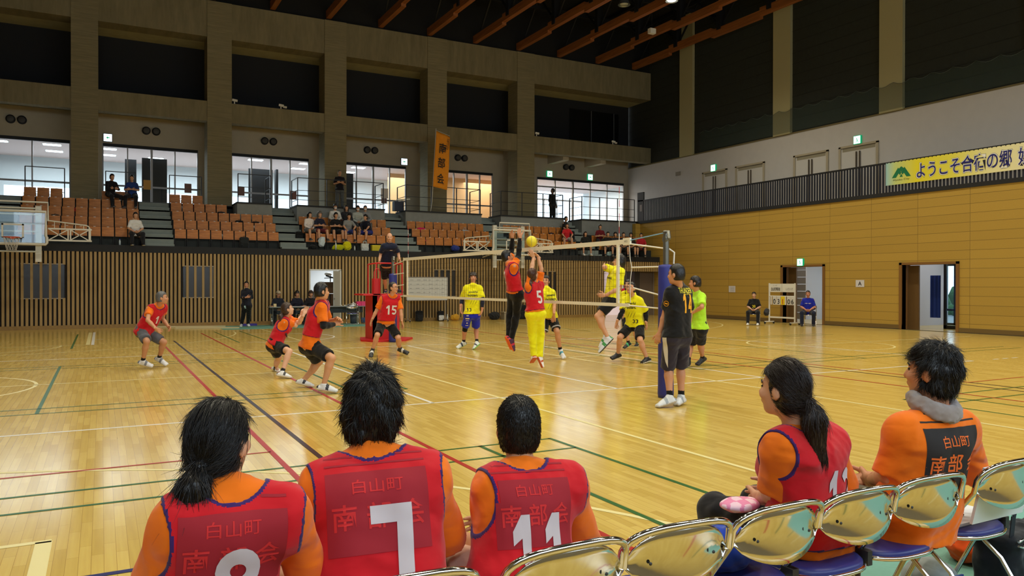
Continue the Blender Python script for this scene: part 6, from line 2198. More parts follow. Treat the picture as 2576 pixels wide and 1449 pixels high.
# safety net curtain that hangs beside the east wall
sn = thing('safety_net', 'fine green safety net with scalloped top hanging along the upper east wall', 'net', (XW - .2, 8, 8.25))
v, f = [], []
ys = np.linspace(-6, 20.3, 160)
for i, y in enumerate(ys):
    sc = abs(math.sin((y) * PI / .8))
    v += [(XW - .16, y, 8.3), (XW - .16, y, 9.35 - .14 * sc)]
for i in range(len(ys) - 1):
    f.append((2 * i, 2 * i + 2, 2 * i + 3, 2 * i + 1))
b_ = MB()
b_.add(v, f)
b_.build('netting', net_material('fine_green_net', (70, 84, 80), .35), sn, fix=False)
MB().tube([(XW - .16, y, 9.35 - .14 * abs(math.sin(y * PI / .8))) for y in ys], .008, 4).build('edge_cord', M('net_cord', (84, 92, 84), .8), sn)
# ------------------------------------------------------------------ net, posts, referee stand
m_tape = M('cream_net_tape', (226, 220, 202), .7)
m_cord = M('white_cord', (222, 218, 208), .7)
m_padblue = M('blue_post_padding', (38, 44, 128), .55, noise=(9, .04))
m_pole = M('steel_post', (112, 112, 106), .35, .7)
m_red = M('red_padding', (196, 26, 34), .5)
m_redp = M('red_enamel', (206, 32, 38), .4)
m_netcord = M('dark_net_cord', (40, 38, 34), .8)
net = thing('volleyball_net', 'volleyball net with cream tapes stretched across the court', 'net', (0, 4.5, 1.24))
NY0, NY1, NZ0, NZ1 = -.28, 9.28, 1.24, 2.24
MB().box(-.012, .012, NY0, NY1, NZ1 - .07, NZ1).build('top_tape', m_tape, net)
MB().box(-.010, .010, NY0, NY1, NZ0, NZ0 + .05).build('bottom_tape', m_tape, net)
for y in (0.0, 9.0):
    MB().box(-.014, .014, y - .025, y + .025, NZ0 + .05, NZ1 - .07).build('side_tape', m_tape, net)
    a = MB()
    for k in range(18):
        a.tube([(.02, y, NZ0 + .1 * k), (.02, y, NZ0 + .1 * k + .1)], .005 if k % 2 else .0052, 6, k % 2)
    a.build('antenna', [M('antenna_white', (226, 222, 214), .5), M('antenna_red', (176, 34, 34), .5)], net)
nm = MB()
k = 0
y = NY0
while y < NY1:
    nm.box(-.0013, .0013, y - .0013, y + .0013, NZ0 + .04, NZ1 - .06)
    y += .1
for k in range(1, 10):
    nm.box(-.0013, .0013, NY0, NY1, NZ0 + .1 * k - .0013, NZ0 + .1 * k + .0013)
o = nm.build('net_mesh', m_netcord, net)
o['kind'] = 'stuff'
MB().box(-.016, .016, NY0 - .03, NY0 + .14, NZ1 - .085, NZ1 + .02).build('end_sleeve', m_tape, net)
flat_text('ASICS', .03, (-.018, NY0 + .06, NZ1 - .03), (0, -1, 0), (0, 0, 1), m_blackprint, 'lettering', net, .08).name = 'sleeve_print'
rp = MB()
PN, PF = (.06, -1.04), (.07, 10.3)
for (y0, z0), (x1, y1, z1) in (((NY0, 2.17), (PN[0], PN[1], 2.07)), ((NY0 - .05, 1.82), (PN[0], PN[1], 1.82)), ((NY0 - .1, 1.52), (PN[0], PN[1], 1.40)), ((NY0, 1.26), (PN[0], PN[1], 1.23)),
                               ((NY1, 2.17), (PF[0], PF[1], 2.07)), ((NY1, 1.85), (PF[0], PF[1], 1.82)), ((NY1, 1.55), (PF[0], PF[1], 1.5)), ((NY1, 1.26), (PF[0], PF[1], 1.23))):
    rp.tube([(0, y0, z0), (x1, y1, z1)], .011, 6)
rp.build('tension_cord', m_cord, net)
MB().tube([(0, NY0, 2.16), (.0, NY0 - .02, 1.95), (0, NY0 - .06, 1.82), (0, NY0 - .02, 1.6), (0, NY0 - .03, 1.3)], .006, 5).tube([(PN[0] + .05, PN[1], 2.07), (PN[0] + .12, PN[1] - .03, 2.02), (PN[0] + .11, PN[1] - .03, 1.86)], .012, 6).build('loose_cord', m_cord, net)
MB().tube([(0, NY0, 2.22), (PN[0], PN[1] + .05, 2.29)], .008, 6).build('blue_wire', M('blue_wire', (110, 160, 200), .4), net)
for (px, py), lab in ((PN, 'net post with blue padding beside the man in the black tee'), (PF, 'far net post with blue padding beside the red referee stand')):
    p = thing('net_post', lab, 'post', (px, py, 0))
    MB().tube([(px, py, 0), (px, py, 2.28)], .042, 14).build('post', m_pole, p)
    MB().lathe([(.0, .0), (.105, .0), (.112, .06), (.108, .2), (.108, 1.35), (.112, 1.38), (.108, 1.42), (.108, 1.80), (.1, 1.84), (.045, 1.85)], (px, py, 0), 20).build('padding', m_padblue, p)
    MB().tube([(px, py - .06, 2.2), (px + .02, py - .02, 2.3), (px + .02, py + .06, 2.3)], .03, 8).lathe([(0, -.03), (.05, -.03), (.05, .03), (0, .03)], (px + .0, py, 2.2), 14, axis='x').build('pulley', m_pole, p)
st = thing('referee_stand', 'red padded referee stand with railing at the far end of the net', 'referee stand', (.1, 11.1, 0))
MB().prism([(-.62, 10.95), (-.35, 10.42), (.5, 10.45), (.98, 11.2), (.5, 11.9), (-.35, 11.9)], 0.001, .05, plane='xy').build('base_pad', m_red, st)
MB().box(-.32, .42, 10.75, 10.85, .05, 1.25).box(-.32, -.22, 10.75, 11.5, .05, 1.25).build('padding', m_red, st)
MB().box(-.34, -.14, 10.72, 10.86, 1.27, 1.72).build('side_pad', m_red, st)
MB().box(-.62, .5, 10.72, 11.55, 1.255, 1.30).build('platform', m_redp, st)
r = MB()
for x in (-.24, .2, .5):
    r.tube([(x, 10.76, 1.3), (x, 10.76, 2.14)], .018, 8)
r.tube([(-.24, 11.5, 2.12), (-.24, 10.76, 2.14), (.5, 10.76, 2.14), (.56, 11.4, 2.12)], .02, 8)
r.tube([(-.24, 11.5, 1.3), (-.24, 11.5, 2.12)], .018, 8).tube([(.56, 11.4, 1.3), (.56, 11.4, 2.12)], .018, 8)
r.tube([(-.32, 10.7, 1.3), (-.32, 10.7, 1.9), (-.28, 10.7, 1.98), (-.2, 10.7, 1.98), (-.16, 10.7, 1.9), (-.16, 10.7, 1.3)], .014, 8)
r.build('railing', m_redp, st)
for x in (-.28, .45):
    MB().tube([(x, 11.5, 0.05), (x, 11.5, 1.26)], .02, 8).build('leg', m_redp, st)
B = person('bald referee in navy polo and black shorts standing on the red stand', pose('referee'), 1.70, (196, -4, 0), (206, 156, 126), ('bald', (90, 84, 80)), ((24, 30, 54), .8, .03), None, ((22, 22, 26), .9),
           ((34, 40, 70), (220, 222, 224)), (26, 30, 46), loose=.012, belly=1.1)
at, n = front(B, .07, -.08)
decal(B, '', .1, at, n, B.U, m_num, 'chest_print', shape=rect_shape(.07, .022))
B = person('man in dark tracksuit with arms folded standing alone before the slats', pose('staff'), 1.68, (196, 0, 0), (186, 132, 102), ('crop', (22, 20, 20)), ((26, 30, 44), 1.3, .04), None, ((26, 26, 32), 2.0),
           ((214, 216, 220), (226, 226, 226)), (26, 26, 30), res=.0145, loose=.006)
at, n = B.pel - B.U * .06 + B.R * -.03, B.F
B.shirt = B.short
decal(B, '', .1, at, n, B.U, M('pale_blue_card', (180, 214, 222), .6), 'name_card', shape=rect_shape(.06, .15), lift=.012)
# ball in flight above the tape
bl = thing('volleyball', 'yellow volleyball in flight above the net tape', 'ball', (.05, 2.72, 2.35))
MB().ball((.05, 2.72, 2.35), .105, 24).build('ball_skin', M('ball_yellow', (226, 206, 40), .5), bl)
sm = MB()
for q in range(3):
    a = q * PI / 3
    sm.tube([(.05 + .1055 * math.cos(t) * math.cos(a), 2.72 + .1055 * math.cos(t) * math.sin(a), 2.35 + .1055 * math.sin(t)) for t in [2 * PI * i / 28 for i in range(28)]], .0022, 4, closed=True)
sm.build('seams', M('ball_blue_seam', (60, 80, 120), .6), bl)

# ------------------------------------------------------------------ folding basketball frames in front of the stand
m_bwhite = M('white_steel_frame', (214, 210, 196), .45)
def bframe(cx, label):
    t = thing('basketball_frame', label, 'basketball hoop', (cx, 19.6, 2.83))
    y = 19.5
    fr = MB()
    for s in (-1, 1):
        fr.box(cx + s * .68 - .085, cx + s * .68 + .085, 19.78, 19.9, 2.27, 4.09)
        fr.tube([(cx + s * .68, 19.85, 2.9), (cx + s * .68, 20.98, 2.75)], .03, 6)
        fr.tube([(cx + s * .68, 19.85, 3.9), (cx + s * .68, 20.98, 2.85)], .03, 6)
    for z in (4.0, 3.8, 3.5, 3.25, 2.6):
        fr.tube([(cx - .68, 19.8, z), (cx + .68, 19.8, z)], .03, 6)
    fr.tube([(cx - .5, 19.7, 3.8), (cx - .5, 19.7, 4.2), (cx + .95, 19.7, 4.2), (cx + .95, 19.7, 3.6)], .03, 6)
    fr.build('lift_frame', m_bwhite, t)
    bd = MB()
    r = .045
    bd.tube([(cx - .9, y, 2.83), (cx + .9, y, 2.83), (cx + .93, y, 2.88), (cx + .93, y, 3.05), (cx + .9, y, 3.1), (cx + .9, y, 3.88), (cx - .9, y, 3.88), (cx - .9, y, 3.1), (cx - .93, y, 3.05), (cx - .93, y, 2.88)], r, 8, closed=True)
    b = bd.build('board_edge', m_bwhite, t)
    MB().box(cx - .88, cx + .88, y + .0, y + .012, 2.86, 3.86).build('glass', m_glass, b)
    tg = MB()
    for (a0, a1, b0, b1) in ((-.30, .30, 3.42, 3.47), (-.30, .30, 3.02, 3.05), (-.30, -.25, 3.02, 3.47), (.25, .30, 3.02, 3.47)):
        tg.box(cx + a0, cx + a1, y - .012, y - .004, b0, b1)
    tg.build('target_square', m_bwhite, t)
    rim = MB()
    rim.tube([(cx + .225 * math.cos(a), y - .38 + .225 * math.sin(a), 3.02) for a in [2 * PI * i / 24 for i in range(24)]], .012, 6, closed=True)
    rim.prism([(-.05 + cx, 2.98), (.05 + cx, 2.98), (.12 + cx, 3.05), (-.12 + cx, 3.05)], y - .17, y - .01)
    rim.build('rim', M('orange_rim', (206, 78, 40), .4), t)
    nb = MB()
    for k in range(12):
        a0, a1 = 2 * PI * k / 12, 2 * PI * (k + .5) / 12
        for s in (1, -1):
            pts = []
            for j in range(5):
                q = j / 4
                rr = .22 - .09 * q
                aa = a0 + s * q * .9
                pts.append((cx + rr * math.cos(aa), y - .38 + rr * math.sin(aa), 3.01 - .4 * q))
            nb.tube(pts, .004, 4)
    nb.build('hoop_net', m_cord, t)
    for s in (-1, 1):
        tr = MB()
        x0, x1 = cx + s * .95, cx + s * 2.14
        xm = (x0 + x1) / 2
        for yy in (19.75,):
            tr.bar((x0, yy, 3.36), (x1 + s * .06, yy, 3.36), .05).bar((x0, yy, 2.98), (x1 + s * .06, yy, 2.98), .05)
            tr.bar((x1, yy, 2.98), (x1, yy, 3.40), .07).bar((xm - .03, yy, 2.98), (xm - .03, yy, 3.36), .04).bar((xm + .04, yy, 2.98), (xm + .04, yy, 3.36), .04)
            tr.bar((x0, yy, 2.98), (xm, yy, 3.36), .03).bar((x0, yy, 3.36), (xm, yy, 2.98), .03).bar((xm, yy, 2.98), (x1, yy, 3.36), .03).bar((xm, yy, 3.36), (x1, yy, 2.98), .03)
        tr.tube([(x0, 19.75, 3.62), (x1 - s * .12, 19.75, 3.50), (x1 - s * .03, 19.75, 3.46), (x1, 19.75, 3.38)], .022, 6)
        for q in (.15, .4, .65, .85):
            xx = x0 + (x1 - x0) * q
            tr.tube([(xx, 19.75, 3.36), (xx, 19.75, 3.61 - .12 * q)], .012, 5)
        tr.build('wing_truss', m_bwhite, t)
    return t
bframe(-9.34, 'white folding basketball frame with glass board and orange hoop at the left edge')
bframe(8.66, 'white folding basketball frame seen behind the net and the jumping players')

# ------------------------------------------------------------------ folding chair used all over the floor
m_chrome = M('chrome', (214, 214, 210), .10, 1.0)
m_vinyl = M('blue_vinyl', (34, 42, 112), .42, noise=(30, .04))
m_hinge = M('black_hinge', (40, 42, 44), .5)
def folding_proto():
    t = thing('folding_chair', 'x', 'chair')
    f = MB()
    for s in (-1, 1):
        x = s * .215
        f.tube([(x, .20, .012), (x, .06, .30), (x, -.06, .47), (x, -.20, .66)], .0115, 8)
        f.tube([(x * .93, -.24, .012), (x * .93, -.08, .26), (x * .93, .13, .42)], .0105, 8)
    f.tube([(-.215, .20, .02), (.215, .20, .02)], .011, 8).tube([(-.2, -.235, .02), (.2, -.235, .02)], .011, 8)
    f.build('frame', m_chrome, t)
    # top rail and pressed metal back
    arc_ = []
    for i in range(17):
        a = PI * i / 16
        ex = .75
        c_ = math.copysign(abs(math.cos(a)) ** .6, math.cos(a))
        arc_.append((.225 * c_, -.20 - .055 * math.sin(a), .655 + .125 * math.sin(a) ** .5 if 0 < i < 16 else .655))
    tr = MB()
    tr.tube(arc_, .0125, 8)
    tr.build('back_rail', m_chrome, t)
    pn = MB()
    N, K = 16, 6
    v = []
    for i in range(N + 1):
        u = -1 + 2 * i / N
        x = .212 * u
        y = -.205 - .05 * (1 - u * u)
        zt = .665 + .105 * max(0, 1 - abs(u) ** 3.2) ** .8
        zb = .655 - .085 * max(0, 1 - u * u) ** .7
        for j in range(K + 1):
            q = j / K
            v.append((x, y + .012 * math.sin(q * PI) - .0, zb + (zt - zb) * q))
    fc_ = []
    for i in range(N):
        for j in range(K):
            a = i * (K + 1) + j
            fc_.append((a, a + 1, a + K + 2, a + K + 1))
    pn.add(v, fc_, 0, True)
    p = pn.build('back_panel', m_chrome, t)
    sd = p.modifiers.new('thick', 'SOLIDIFY')
    sd.thickness = .006
    bt = MB()
    for x in (-.13, .13):
        bt.lathe([(0, -.004), (.005, -.003), (.006, 0)], (x, -.236, .665), 10, axis='y')
    bt.build('screw', m_hinge, t)
    def outline(n, sx, sy, cy):
        o_ = []
        for i in range(n):
            a = 2 * PI * i / n
            c_, s_ = math.cos(a), math.sin(a)
            e = .55 if s_ > 0 else .75
            o_.append((sx * math.copysign(abs(c_) ** e, c_), cy + sy * math.copysign(abs(s_) ** .8, s_)))
        return o_
    st_ = MB()
    n = 36
    rings = [(.175, .155, .452), (.195, .175, .450), (.205, .185, .440), (.205, .185, .425)]
    v = []
    for sx, sy, z in rings:
        v += [(x, y, z - .012 * (.3 + y)) for x, y in outline(n, sx, sy, .03)]
    v.append((0, .03, .455))
    f_ = []
    for r_ in range(3):
        for i in range(n):
            f_.append((r_ * n + i, r_ * n + (i + 1) % n, (r_ + 1) * n + (i + 1) % n, (r_ + 1) * n + i))
    for i in range(n):
        f_.append((len(v) - 1, (i + 1) % n, i))
    st_.add(v, f_, 0, True)
    st_.build('seat', m_vinyl, t)
    rm = MB()
    rm.tube([(x, y, .422 - .012 * (.3 + y)) for x, y in outline(n, .208, .188, .03)], .0105, 6, closed=True)
    rm.add([(x, y, .418) for x, y in outline(n, .2, .18, .03)], [tuple(range(n))])
    rm.build('seat_rim', m_chrome, t)
    hg = MB()
    for s in (-1, 1):
        hg.box(s * .215 - .014, s * .215 + .014, -.10, -.04, .40, .46)
    hg.build('hinge', m_hinge, t)
    return t
FC = folding_proto()
fc_used = [False]
def fchair(x, y, rz, label, group=None):
    if not fc_used[0]:
        fc_used[0] = True
        FC.location = (x, y, .004)
        FC.rotation_euler = (0, 0, rz)
        FC['label'] = label
        if group:
            FC['group'] = group
        return FC
    return dup(FC, (x, y, .004), rz, label, group)
GB = 'folding chairs of the bench row'
for x, lab in ((-6.58, 'chrome folding chair under the female player with number 8'), (-6.12, 'chrome folding chair under the wide shouldered player number 7'), (-5.60, 'chrome folding chair behind the boy with number 11'), (-5.15, 'empty chrome folding chair right of number 11, white towel on its seat'),
               (-4.69, 'chrome folding chair with the blue bag on its blue seat'), (-4.25, 'chrome folding chair of the woman with number 13'), (-3.81, 'chrome folding chair of the man in the orange tee'), (-3.25, 'chrome folding chair holding the whiteboard')):
    fchair(x, -7.2, random.uniform(-.05, .05), lab, GB)
GS = 'folding chairs by the wall'
fchair(15.35, 12.2, math.radians(180 - 48), 'folding chair of the woman in the black tee by the scoreboard', GS)
fchair(16.75, 10.75, math.radians(180 - 52), 'folding chair of the man in the blue tee by the scoreboard', GS)
fchair(-1.0, 20.3, PI, 'folding chair of the capped official behind the table', GS)
fchair(-.3, 20.35, PI, 'folding chair of the middle official behind the table', GS)
fchair(.25, 20.3, PI, 'folding chair of the official nearest the door behind the table', GS)
fchair(1.62, 19.35, 2.9, 'empty folding chair at the right end of the officials table', GS)

# ------------------------------------------------------------------ officials table, whiteboard, bags along the slats
tb = thing('folding_table', 'long grey folding table of the officials', 'table', (.42, 19.75, 0))
MB().box(-1.42, 2.28, 19.5, 19.98, .685, .715).build('tabletop', M('grey_laminate', (126, 132, 134), .4), tb, .004)
m_tl = M('grey_table_steel', (120, 122, 120), .4, .4)
for x in (-1.3, -.95, 1.95, 2.2):
    MB().tube([(x, 19.56, .0), (x, 19.56, .69)], .014, 6).tube([(x, 19.92, 0), (x, 19.92, .69)], .014, 6).tube([(x, 19.56, .05), (x, 19.92, .05)], .01, 6).build('leg', m_tl, tb)
MB().box(-1.35, 2.2, 19.95, 19.97, .45, .68).build('modesty_panel', M('grey_panel', (70, 74, 78), .6), tb)
def seated_official(label, x, hair, top, cap=None, **kw):
    J = sit_pose(x, 20.22, .44, 180, 1.62, .10, 'lap', feet=.0)
    return person(label, J, 1.62, (175, -8, 0), (196, 146, 116), hair, (top, .9, .06), None, ((28, 28, 32), 2.0), ((40, 40, 44), (200, 200, 200)), None, res=.0145, group='officials at the table', **kw)
B = seated_official('official in beige cap and navy top at the left end of the table', -1.0, ('crop', (90, 84, 80)), (30, 34, 48))
g = Field(B.hc - .2, B.hc + .22, .009)
ax_ = (B.hr, B.hf, B.hu)
g.ell(B.hc + B.hu * .045, ax_, (.088, .106, .092), 0)
g.plane(B.hc + B.hu * .052, -B.hu)
g.ell(B.hc + B.hu * .055 + B.hf * .10, ax_, (.075, .075, .010), .006)
P_, Q_ = g.mesh()
mesh_object('cap', P_, Q_, cloth_mat((168, 154, 128)), B.root)
seated_official('dark haired official in navy tee writing in the middle of the table', -.3, ('fluffy', (26, 20, 20)), (28, 30, 46))
seated_official('official in black half hidden behind player number 9', .22, ('wavy', (52, 38, 32)), (30, 28, 32))
for n, (x, rgb) in enumerate(((1.98, (222, 42, 110)), (2.16, (224, 60, 120)))):
    o = thing('pink_file_box', ['left pink box on the officials table', 'right pink box at the end of the officials table'][n], 'box', (x, 19.75, .716))
    MB().box(x - .085, x + .085, 19.65, 19.85, .716, .88).build('box_body', M('pink_plastic_%d' % n, rgb, .4), o)
    MB().box(x - .088, x + .088, 19.645, 19.66, .85, .89).build('box_lip', M('pink_plastic_%d' % n, rgb, .4), o)
o = thing('paper_cup_stack', 'white box of tissues beside the pink boxes', 'box', (1.78, 19.72, .716))
MB().box(1.69, 1.86, 19.66, 19.78, .716, .81).build('box_body', m_whitegloss, o)
MB().ball((1.775, 19.72, .83), (.04, .03, .04), 8).build('tissue', m_num, o)
o.name = 'tissue_box'
for n, x in enumerate((1.28, 1.42, 1.5)):
    o = tag(MB().ball((x, 19.68, .735), (.045, .045, .024), 10).build('whistle_case', m_whitegloss), '%s small white dish on the table right of the open door' % ORD[n], 'dish')
    o.name = 'small_dish'
o = tag(MB().box(-1.26, -1.16, 19.62, 19.7, .716, .83).build('drink_carton', M('cream_carton', (216, 196, 150), .6)), 'cream drink carton at the left end of the table', 'carton')
o = tag(MB().box(-.9, -.1, 19.52, 19.8, .7155, .722).build('score_sheets', m_num), 'white score sheets before the middle official', 'paper')
t = thing('waste_bin', 'grey bin under the right end of the officials table', 'bin', (1.9, 20.1, 0))
MB().lathe([(0, .006), (.13, .006), (.16, .42), (.15, .42), (.12, .03)], (1.9, 20.1, 0), 18).build('bin_body', M('grey_blue_plastic', (86, 92, 104), .5), t)
MB().ball((1.93, 20.1, .43), (.1, .1, .05), 10).build('bin_liner', m_whitegloss, t)
backpack('blue bag on the floor right of the officials table', (2.4, 20.5, .005), (60, 90, 140), (50, 76, 120), .5)
o = tag(MB().box(-2.3, -1.75, 20.2, 20.5, .005, .08).build('folded_sheet', M('violet_blue_sheet', (66, 52, 150), .7)), 'violet blue folded sheet on the mat behind the standing man', 'sheet')
o = tag(MB().bar((-4.6, 19.4, .03), (-2.6, 18.75, .03), .1, .05).build('floor_beam', M('pale_beam', (206, 192, 150), .5)), 'pale lower beam lying on the floor by the slatted wall', 'beam')
o.name = 'lying_bar'
o['label'], o['category'] = 'nearer of the two pale bars lying on the floor by the slats', 'bar'
o = tag(MB().bar((-5.2, 20.5, .03), (-2.9, 19.9, .03), .08, .05).build('lying_bar', M('pale_beam', (206, 192, 150), .5)), 'farther of the two pale bars lying on the floor by the slats', 'bar')
wbd = thing('whiteboard', 'wheeled whiteboard with faint notes behind the net', 'whiteboard', (5.04, 20.2, 0))
MB().box(4.14, 5.94, 20.18, 20.21, .90, 1.84).build('board', M('whiteboard_face', (206, 208, 206), .25), wbd)
MB().box(4.12, 5.96, 20.17, 20.22, .88, .91).box(4.12, 5.96, 20.17, 20.22, 1.83, 1.86).box(4.12, 4.15, 20.17, 20.22, .88, 1.86).box(5.93, 5.96, 20.17, 20.22, .88, 1.86).build('board_frame', m_alu, wbd)
for x in (4.2, 5.88):
    MB().tube([(x, 20.22, .1), (x, 20.22, 1.3)], .018, 8).bar((x, 19.95, .08), (x, 20.5, .08), .04).build('leg', m_alu, wbd)
    for y in (19.97, 20.47):
        MB().ball((x, y, .04), (.025, .04, .04), 10).build('caster', m_black, wbd)
nt_ = MB()
rnd = random.Random(5)
for r_ in range(5):
    for c_ in range(6):
        x = 4.25 + c_ * .28 + rnd.uniform(0, .05)
        nt_.box(x, x + rnd.uniform(.05, .18), 20.176, 20.179, 1.72 - r_ * .17, 1.735 - r_ * .17)
nt_.build('handwriting', M('grey_marker', (120, 124, 130), .8), wbd)
for (x, lab, a, b, s) in ((4.85, 'black rucksack leaning on the slats behind the whiteboard', (26, 28, 32), (30, 32, 36), 1.05), (5.82, 'black and white rucksack behind the right whiteboard leg', (24, 26, 30), (206, 208, 208), 1.0)):
    backpack(lab, (x, 20.62, .005), a, b, s)
cloth_heap('sports_bag', 'yellow ochre bag with white base along the slats', 'bag', (6.45, 20.55, .003), (196, 146, 40), (.2, .12, .15), 21)
cloth_heap('jacket', 'bright green jacket on the floor beside the yellow bag', 'jacket', (6.95, 20.3, .003), (150, 210, 60), (.17, .12, .09), 22)
cloth_heap('duffel_bag', 'black duffel with white lettering patch along the slats', 'bag', (8.35, 20.55, .003), (34, 36, 38), (.28, .14, .18), 23)
t = thing('storage_crate', 'grey beige crate at the end of the row of bags', 'crate', (9.0, 20.6, 0))
MB().box(8.78, 9.22, 20.45, 20.78, .004, .32).build('crate_body', M('beige_crate', (150, 140, 116), .6), t)
MB().box(8.76, 9.24, 20.43, 20.8, .30, .34).build('rim', M('beige_crate_rim', (166, 156, 130), .6), t)
backpack('tall black bag against the slats behind the leaping player', (9.75, 20.62, .005), (20, 22, 26), (24, 26, 30), 1.5)
bottle('clear bottle on the floor beside the whiteboard leg', (6.08, 20.5, .003), (206, 212, 212), .28, .035)
tote('red bag carried low at the entrance behind the spiker', (14.4, 18.9, .35), (226, 50, 56), .9)
B = person('distant person in white shoes and red bag walking behind the spiker', stand_pose(14.2, 18.9, .0, 200, 1.62), 1.62, (200, 0, 0), (204, 156, 126), ('short', (24, 22, 22)), ((200, 40, 60), .9, .06), None, ((24, 24, 28), .8),
           ((226, 228, 230), (236, 236, 236)), (22, 22, 24), res=.018, eyes=False)

# ------------------------------------------------------------------ scoreboard and its keepers
sb = thing('scoreboard', 'white flip card scoreboard reading 03 1 06 on wheels', 'scoreboard', (16.7, 12.0, 0))
XS = 16.7
def sby(y0, y1, z0, z1, name, m_, d=0.0, t=.02):
    return MB().box(XS - t / 2 - d, XS + t / 2 - d, y0, y1, z0, z1).build(name, m_, sb)
for y in (11.42, 12.7):
    sby(y - .022, y + .022, .1, 1.62, 'upright', m_whitegloss, 0, .045)
    MB().bar((XS - .25, y, .09), (XS + .25, y, .09), .04).build('foot', m_whitegloss, sb)
    for q in (-.24, .24):
        MB().lathe([(0, -.015), (.045, -.015), (.045, .015), (0, .015)], (XS + q, y, .047), 12, axis='y').build('caster', m_black, sb)
sby(11.44, 12.68, 1.27, 1.6, 'name_panel', m_whitegloss)
sby(11.44, 12.68, .24, .30, 'lower_bar', m_whitegloss, 0, .04)
sby(11.44, 12.68, 1.1, 1.13, 'card_bar', m_whitegloss, 0, .04)
flat_text('白山町南部会', .14, (XS - .012, 12.36, 1.39), (0, -1, 0), (0, 0, 1), m_blackprint, 'panel_lettering', sb, .46, .01)
flat_text('いけいけ', .11, (XS - .012, 11.68, 1.39), (0, -1, 0), (0, 0, 1), M('grey_print', (120, 120, 116), .7), 'panel_lettering', sb, .34)
flat_text('チーム名', .04, (XS - .012, 12.4, 1.53), (0, -1, 0), (0, 0, 1), M('grey_print', (120, 120, 116), .7), 'panel_lettering', sb, .2)
sby(12.05, 12.058, 1.28, 1.59, 'panel_divider', M('grey_print', (120, 120, 116), .7), .011, .004)
m_card, m_cardy = M('white_card', (216, 212, 202), .7), M('yellow_card', (236, 204, 20), .7)
for y, ch, m_ in ((12.58, '', m_card), (12.41, '0', m_card), (12.2, '3', m_card), (11.99, '1', m_cardy), (11.86, '', m_card), (11.69, '0', m_card), (11.51, '6', m_card)):
    w = .095 if ch else .03
    o = sby(y - w, y + w, .77, 1.10, 'score_card', m_, .025, .012)
    if ch:
        flat_text(ch, .19, (XS - .032, y, .90), (0, -1, 0), (0, 0, 1), M('red_print', (190, 40, 24), .7) if ch == '1' else m_blackprint, 'digit', o, None, .012)
J = sit_pose(15.3, 12.15, .44, 232, 1.56, .03, 'lap', feet=0)
B = person('woman with tied back hair in black tee number 38 sitting left of the scoreboard', J, 1.56, (228, 0, 0), (214, 166, 138), ('tail', (36, 26, 24), .2), ((28, 28, 30), .9, .06), None, ((30, 30, 34), 2.0), ((222, 222, 222), (230, 230, 230)), None,
           female=True, res=.0145, group='scoreboard keepers')
at, n = front(B, -.10)
decal(B, '38', .11, at, n, B.U, m_yelprint, 'shirt_number', offset=.02)
J = sit_pose(16.7, 10.8, .44, 230, 1.70, .03, 'lap', spread=.12, feet=0)
J['anL'] = J['anL'] + V3((.12, .12, 0))
J['toL'] = J['toL'] + V3((.12, .12, 0))
B = person('man in bright blue tee and dark trousers sitting right of the scoreboard', J, 1.70, (236, 0, 0), (196, 134, 106), ('crop', (48, 40, 38)), ((28, 40, 160), .9, .06), None, ((30, 36, 56), 2.0), ((26, 26, 30), (40, 40, 44)), None,
           res=.0145, group='scoreboard keepers', belly=1.08)
at, n = front(B, .0)
for q in range(6):
    decal(B, '', .1, at + B.R * (q - 2.5) * .038, n, B.U, m_num, 'chest_print', shape=rect_shape(.026, .012 + .02 * (q % 3 == 1)))
cloth_heap('jacket', 'dark and white jacket hanging by the chair of the woman in black', 'jacket', (15.75, 11.95, .36), (60, 60, 64), (.1, .1, .16), 31)
# ------------------------------------------------------------------ people on the bench row, seen from behind
m_bibnum = M('bib_number_mesh', (196, 186, 190), .8)
m_ghost = M('print_seen_through_bib', (150, 18, 34), .85)
m_ghostlet = M('lettering_seen_through_bib', (196, 34, 36), .85)
def back_print(B, y=.0, side=0.0, dark=m_ghost, letter=m_ghostlet, s=1.0):
    """club panel across the shoulders with two lines of lettering"""
    at, n = back(B, y - .045, side)
    decal(B, '', .1, at, n, B.U, dark, 'print_panel', shape=rect_shape(.30 * s, .235 * s), lift=.0016)
    for z_, h_ in ((.098, .006), (.124, .006)):
        at, n = back(B, y + z_ * s, side)
        decal(B, '', .1, at, n, B.U, dark, 'print_bar', shape=rect_shape(.30 * s, h_), lift=.0016)
    at, n = back(B, y + .030 * s, side)
    decal(B, '白山町', .042 * s, at, n, B.U, letter, 'print_lettering', width=.15 * s, offset=.008, lift=.0028)
    at, n = back(B, y - .055 * s, side)
    decal(B, '南 部 会', .075 * s, at, n, B.U, letter, 'print_lettering', width=.27 * s, offset=.012, lift=.0028)
G7 = 'players on the bench row'
B = person('female player number 8 with black ponytail in red bib, nearest on the left', pose('p8'), 1.60, (38, 4, 0), (216, 166, 134), ('tail', (18, 16, 17), .19), (ORA, .95, .1), (RED, TRIM, .03), ((30, 30, 34), 1.0),
           WS, None, female=True, res=.0095, loose=.006, strands=3500, group=G7)
back_print(B, .075, .02, s=.92)
at, n = back(B, -.07, .035)
decal(B, '8', .24, at, n, B.U, m_bibnum, 'bib_number', width=.13, offset=.05, lift=.0042)
B = person('broad shouldered player number 7 with tousled black hair in red bib', pose('p7'), 1.74, (16, 2, -3), (206, 156, 120), ('fluffy', (16, 15, 16)), (ORA, .95, .1), (RED, TRIM, .03), ((24, 24, 28), 1.0), WS, None,
           res=.0095, loose=.012, wd=1.35, belly=1.15, strands=5000, group=G7, depth=1.1)
back_print(B, .03, .0, s=1.05)
at, n = back(B, -.135, .035)
decal(B, '7', .27, at, n, B.U, m_bibnum, 'bib_number', width=.135, offset=.05, lift=.0042)
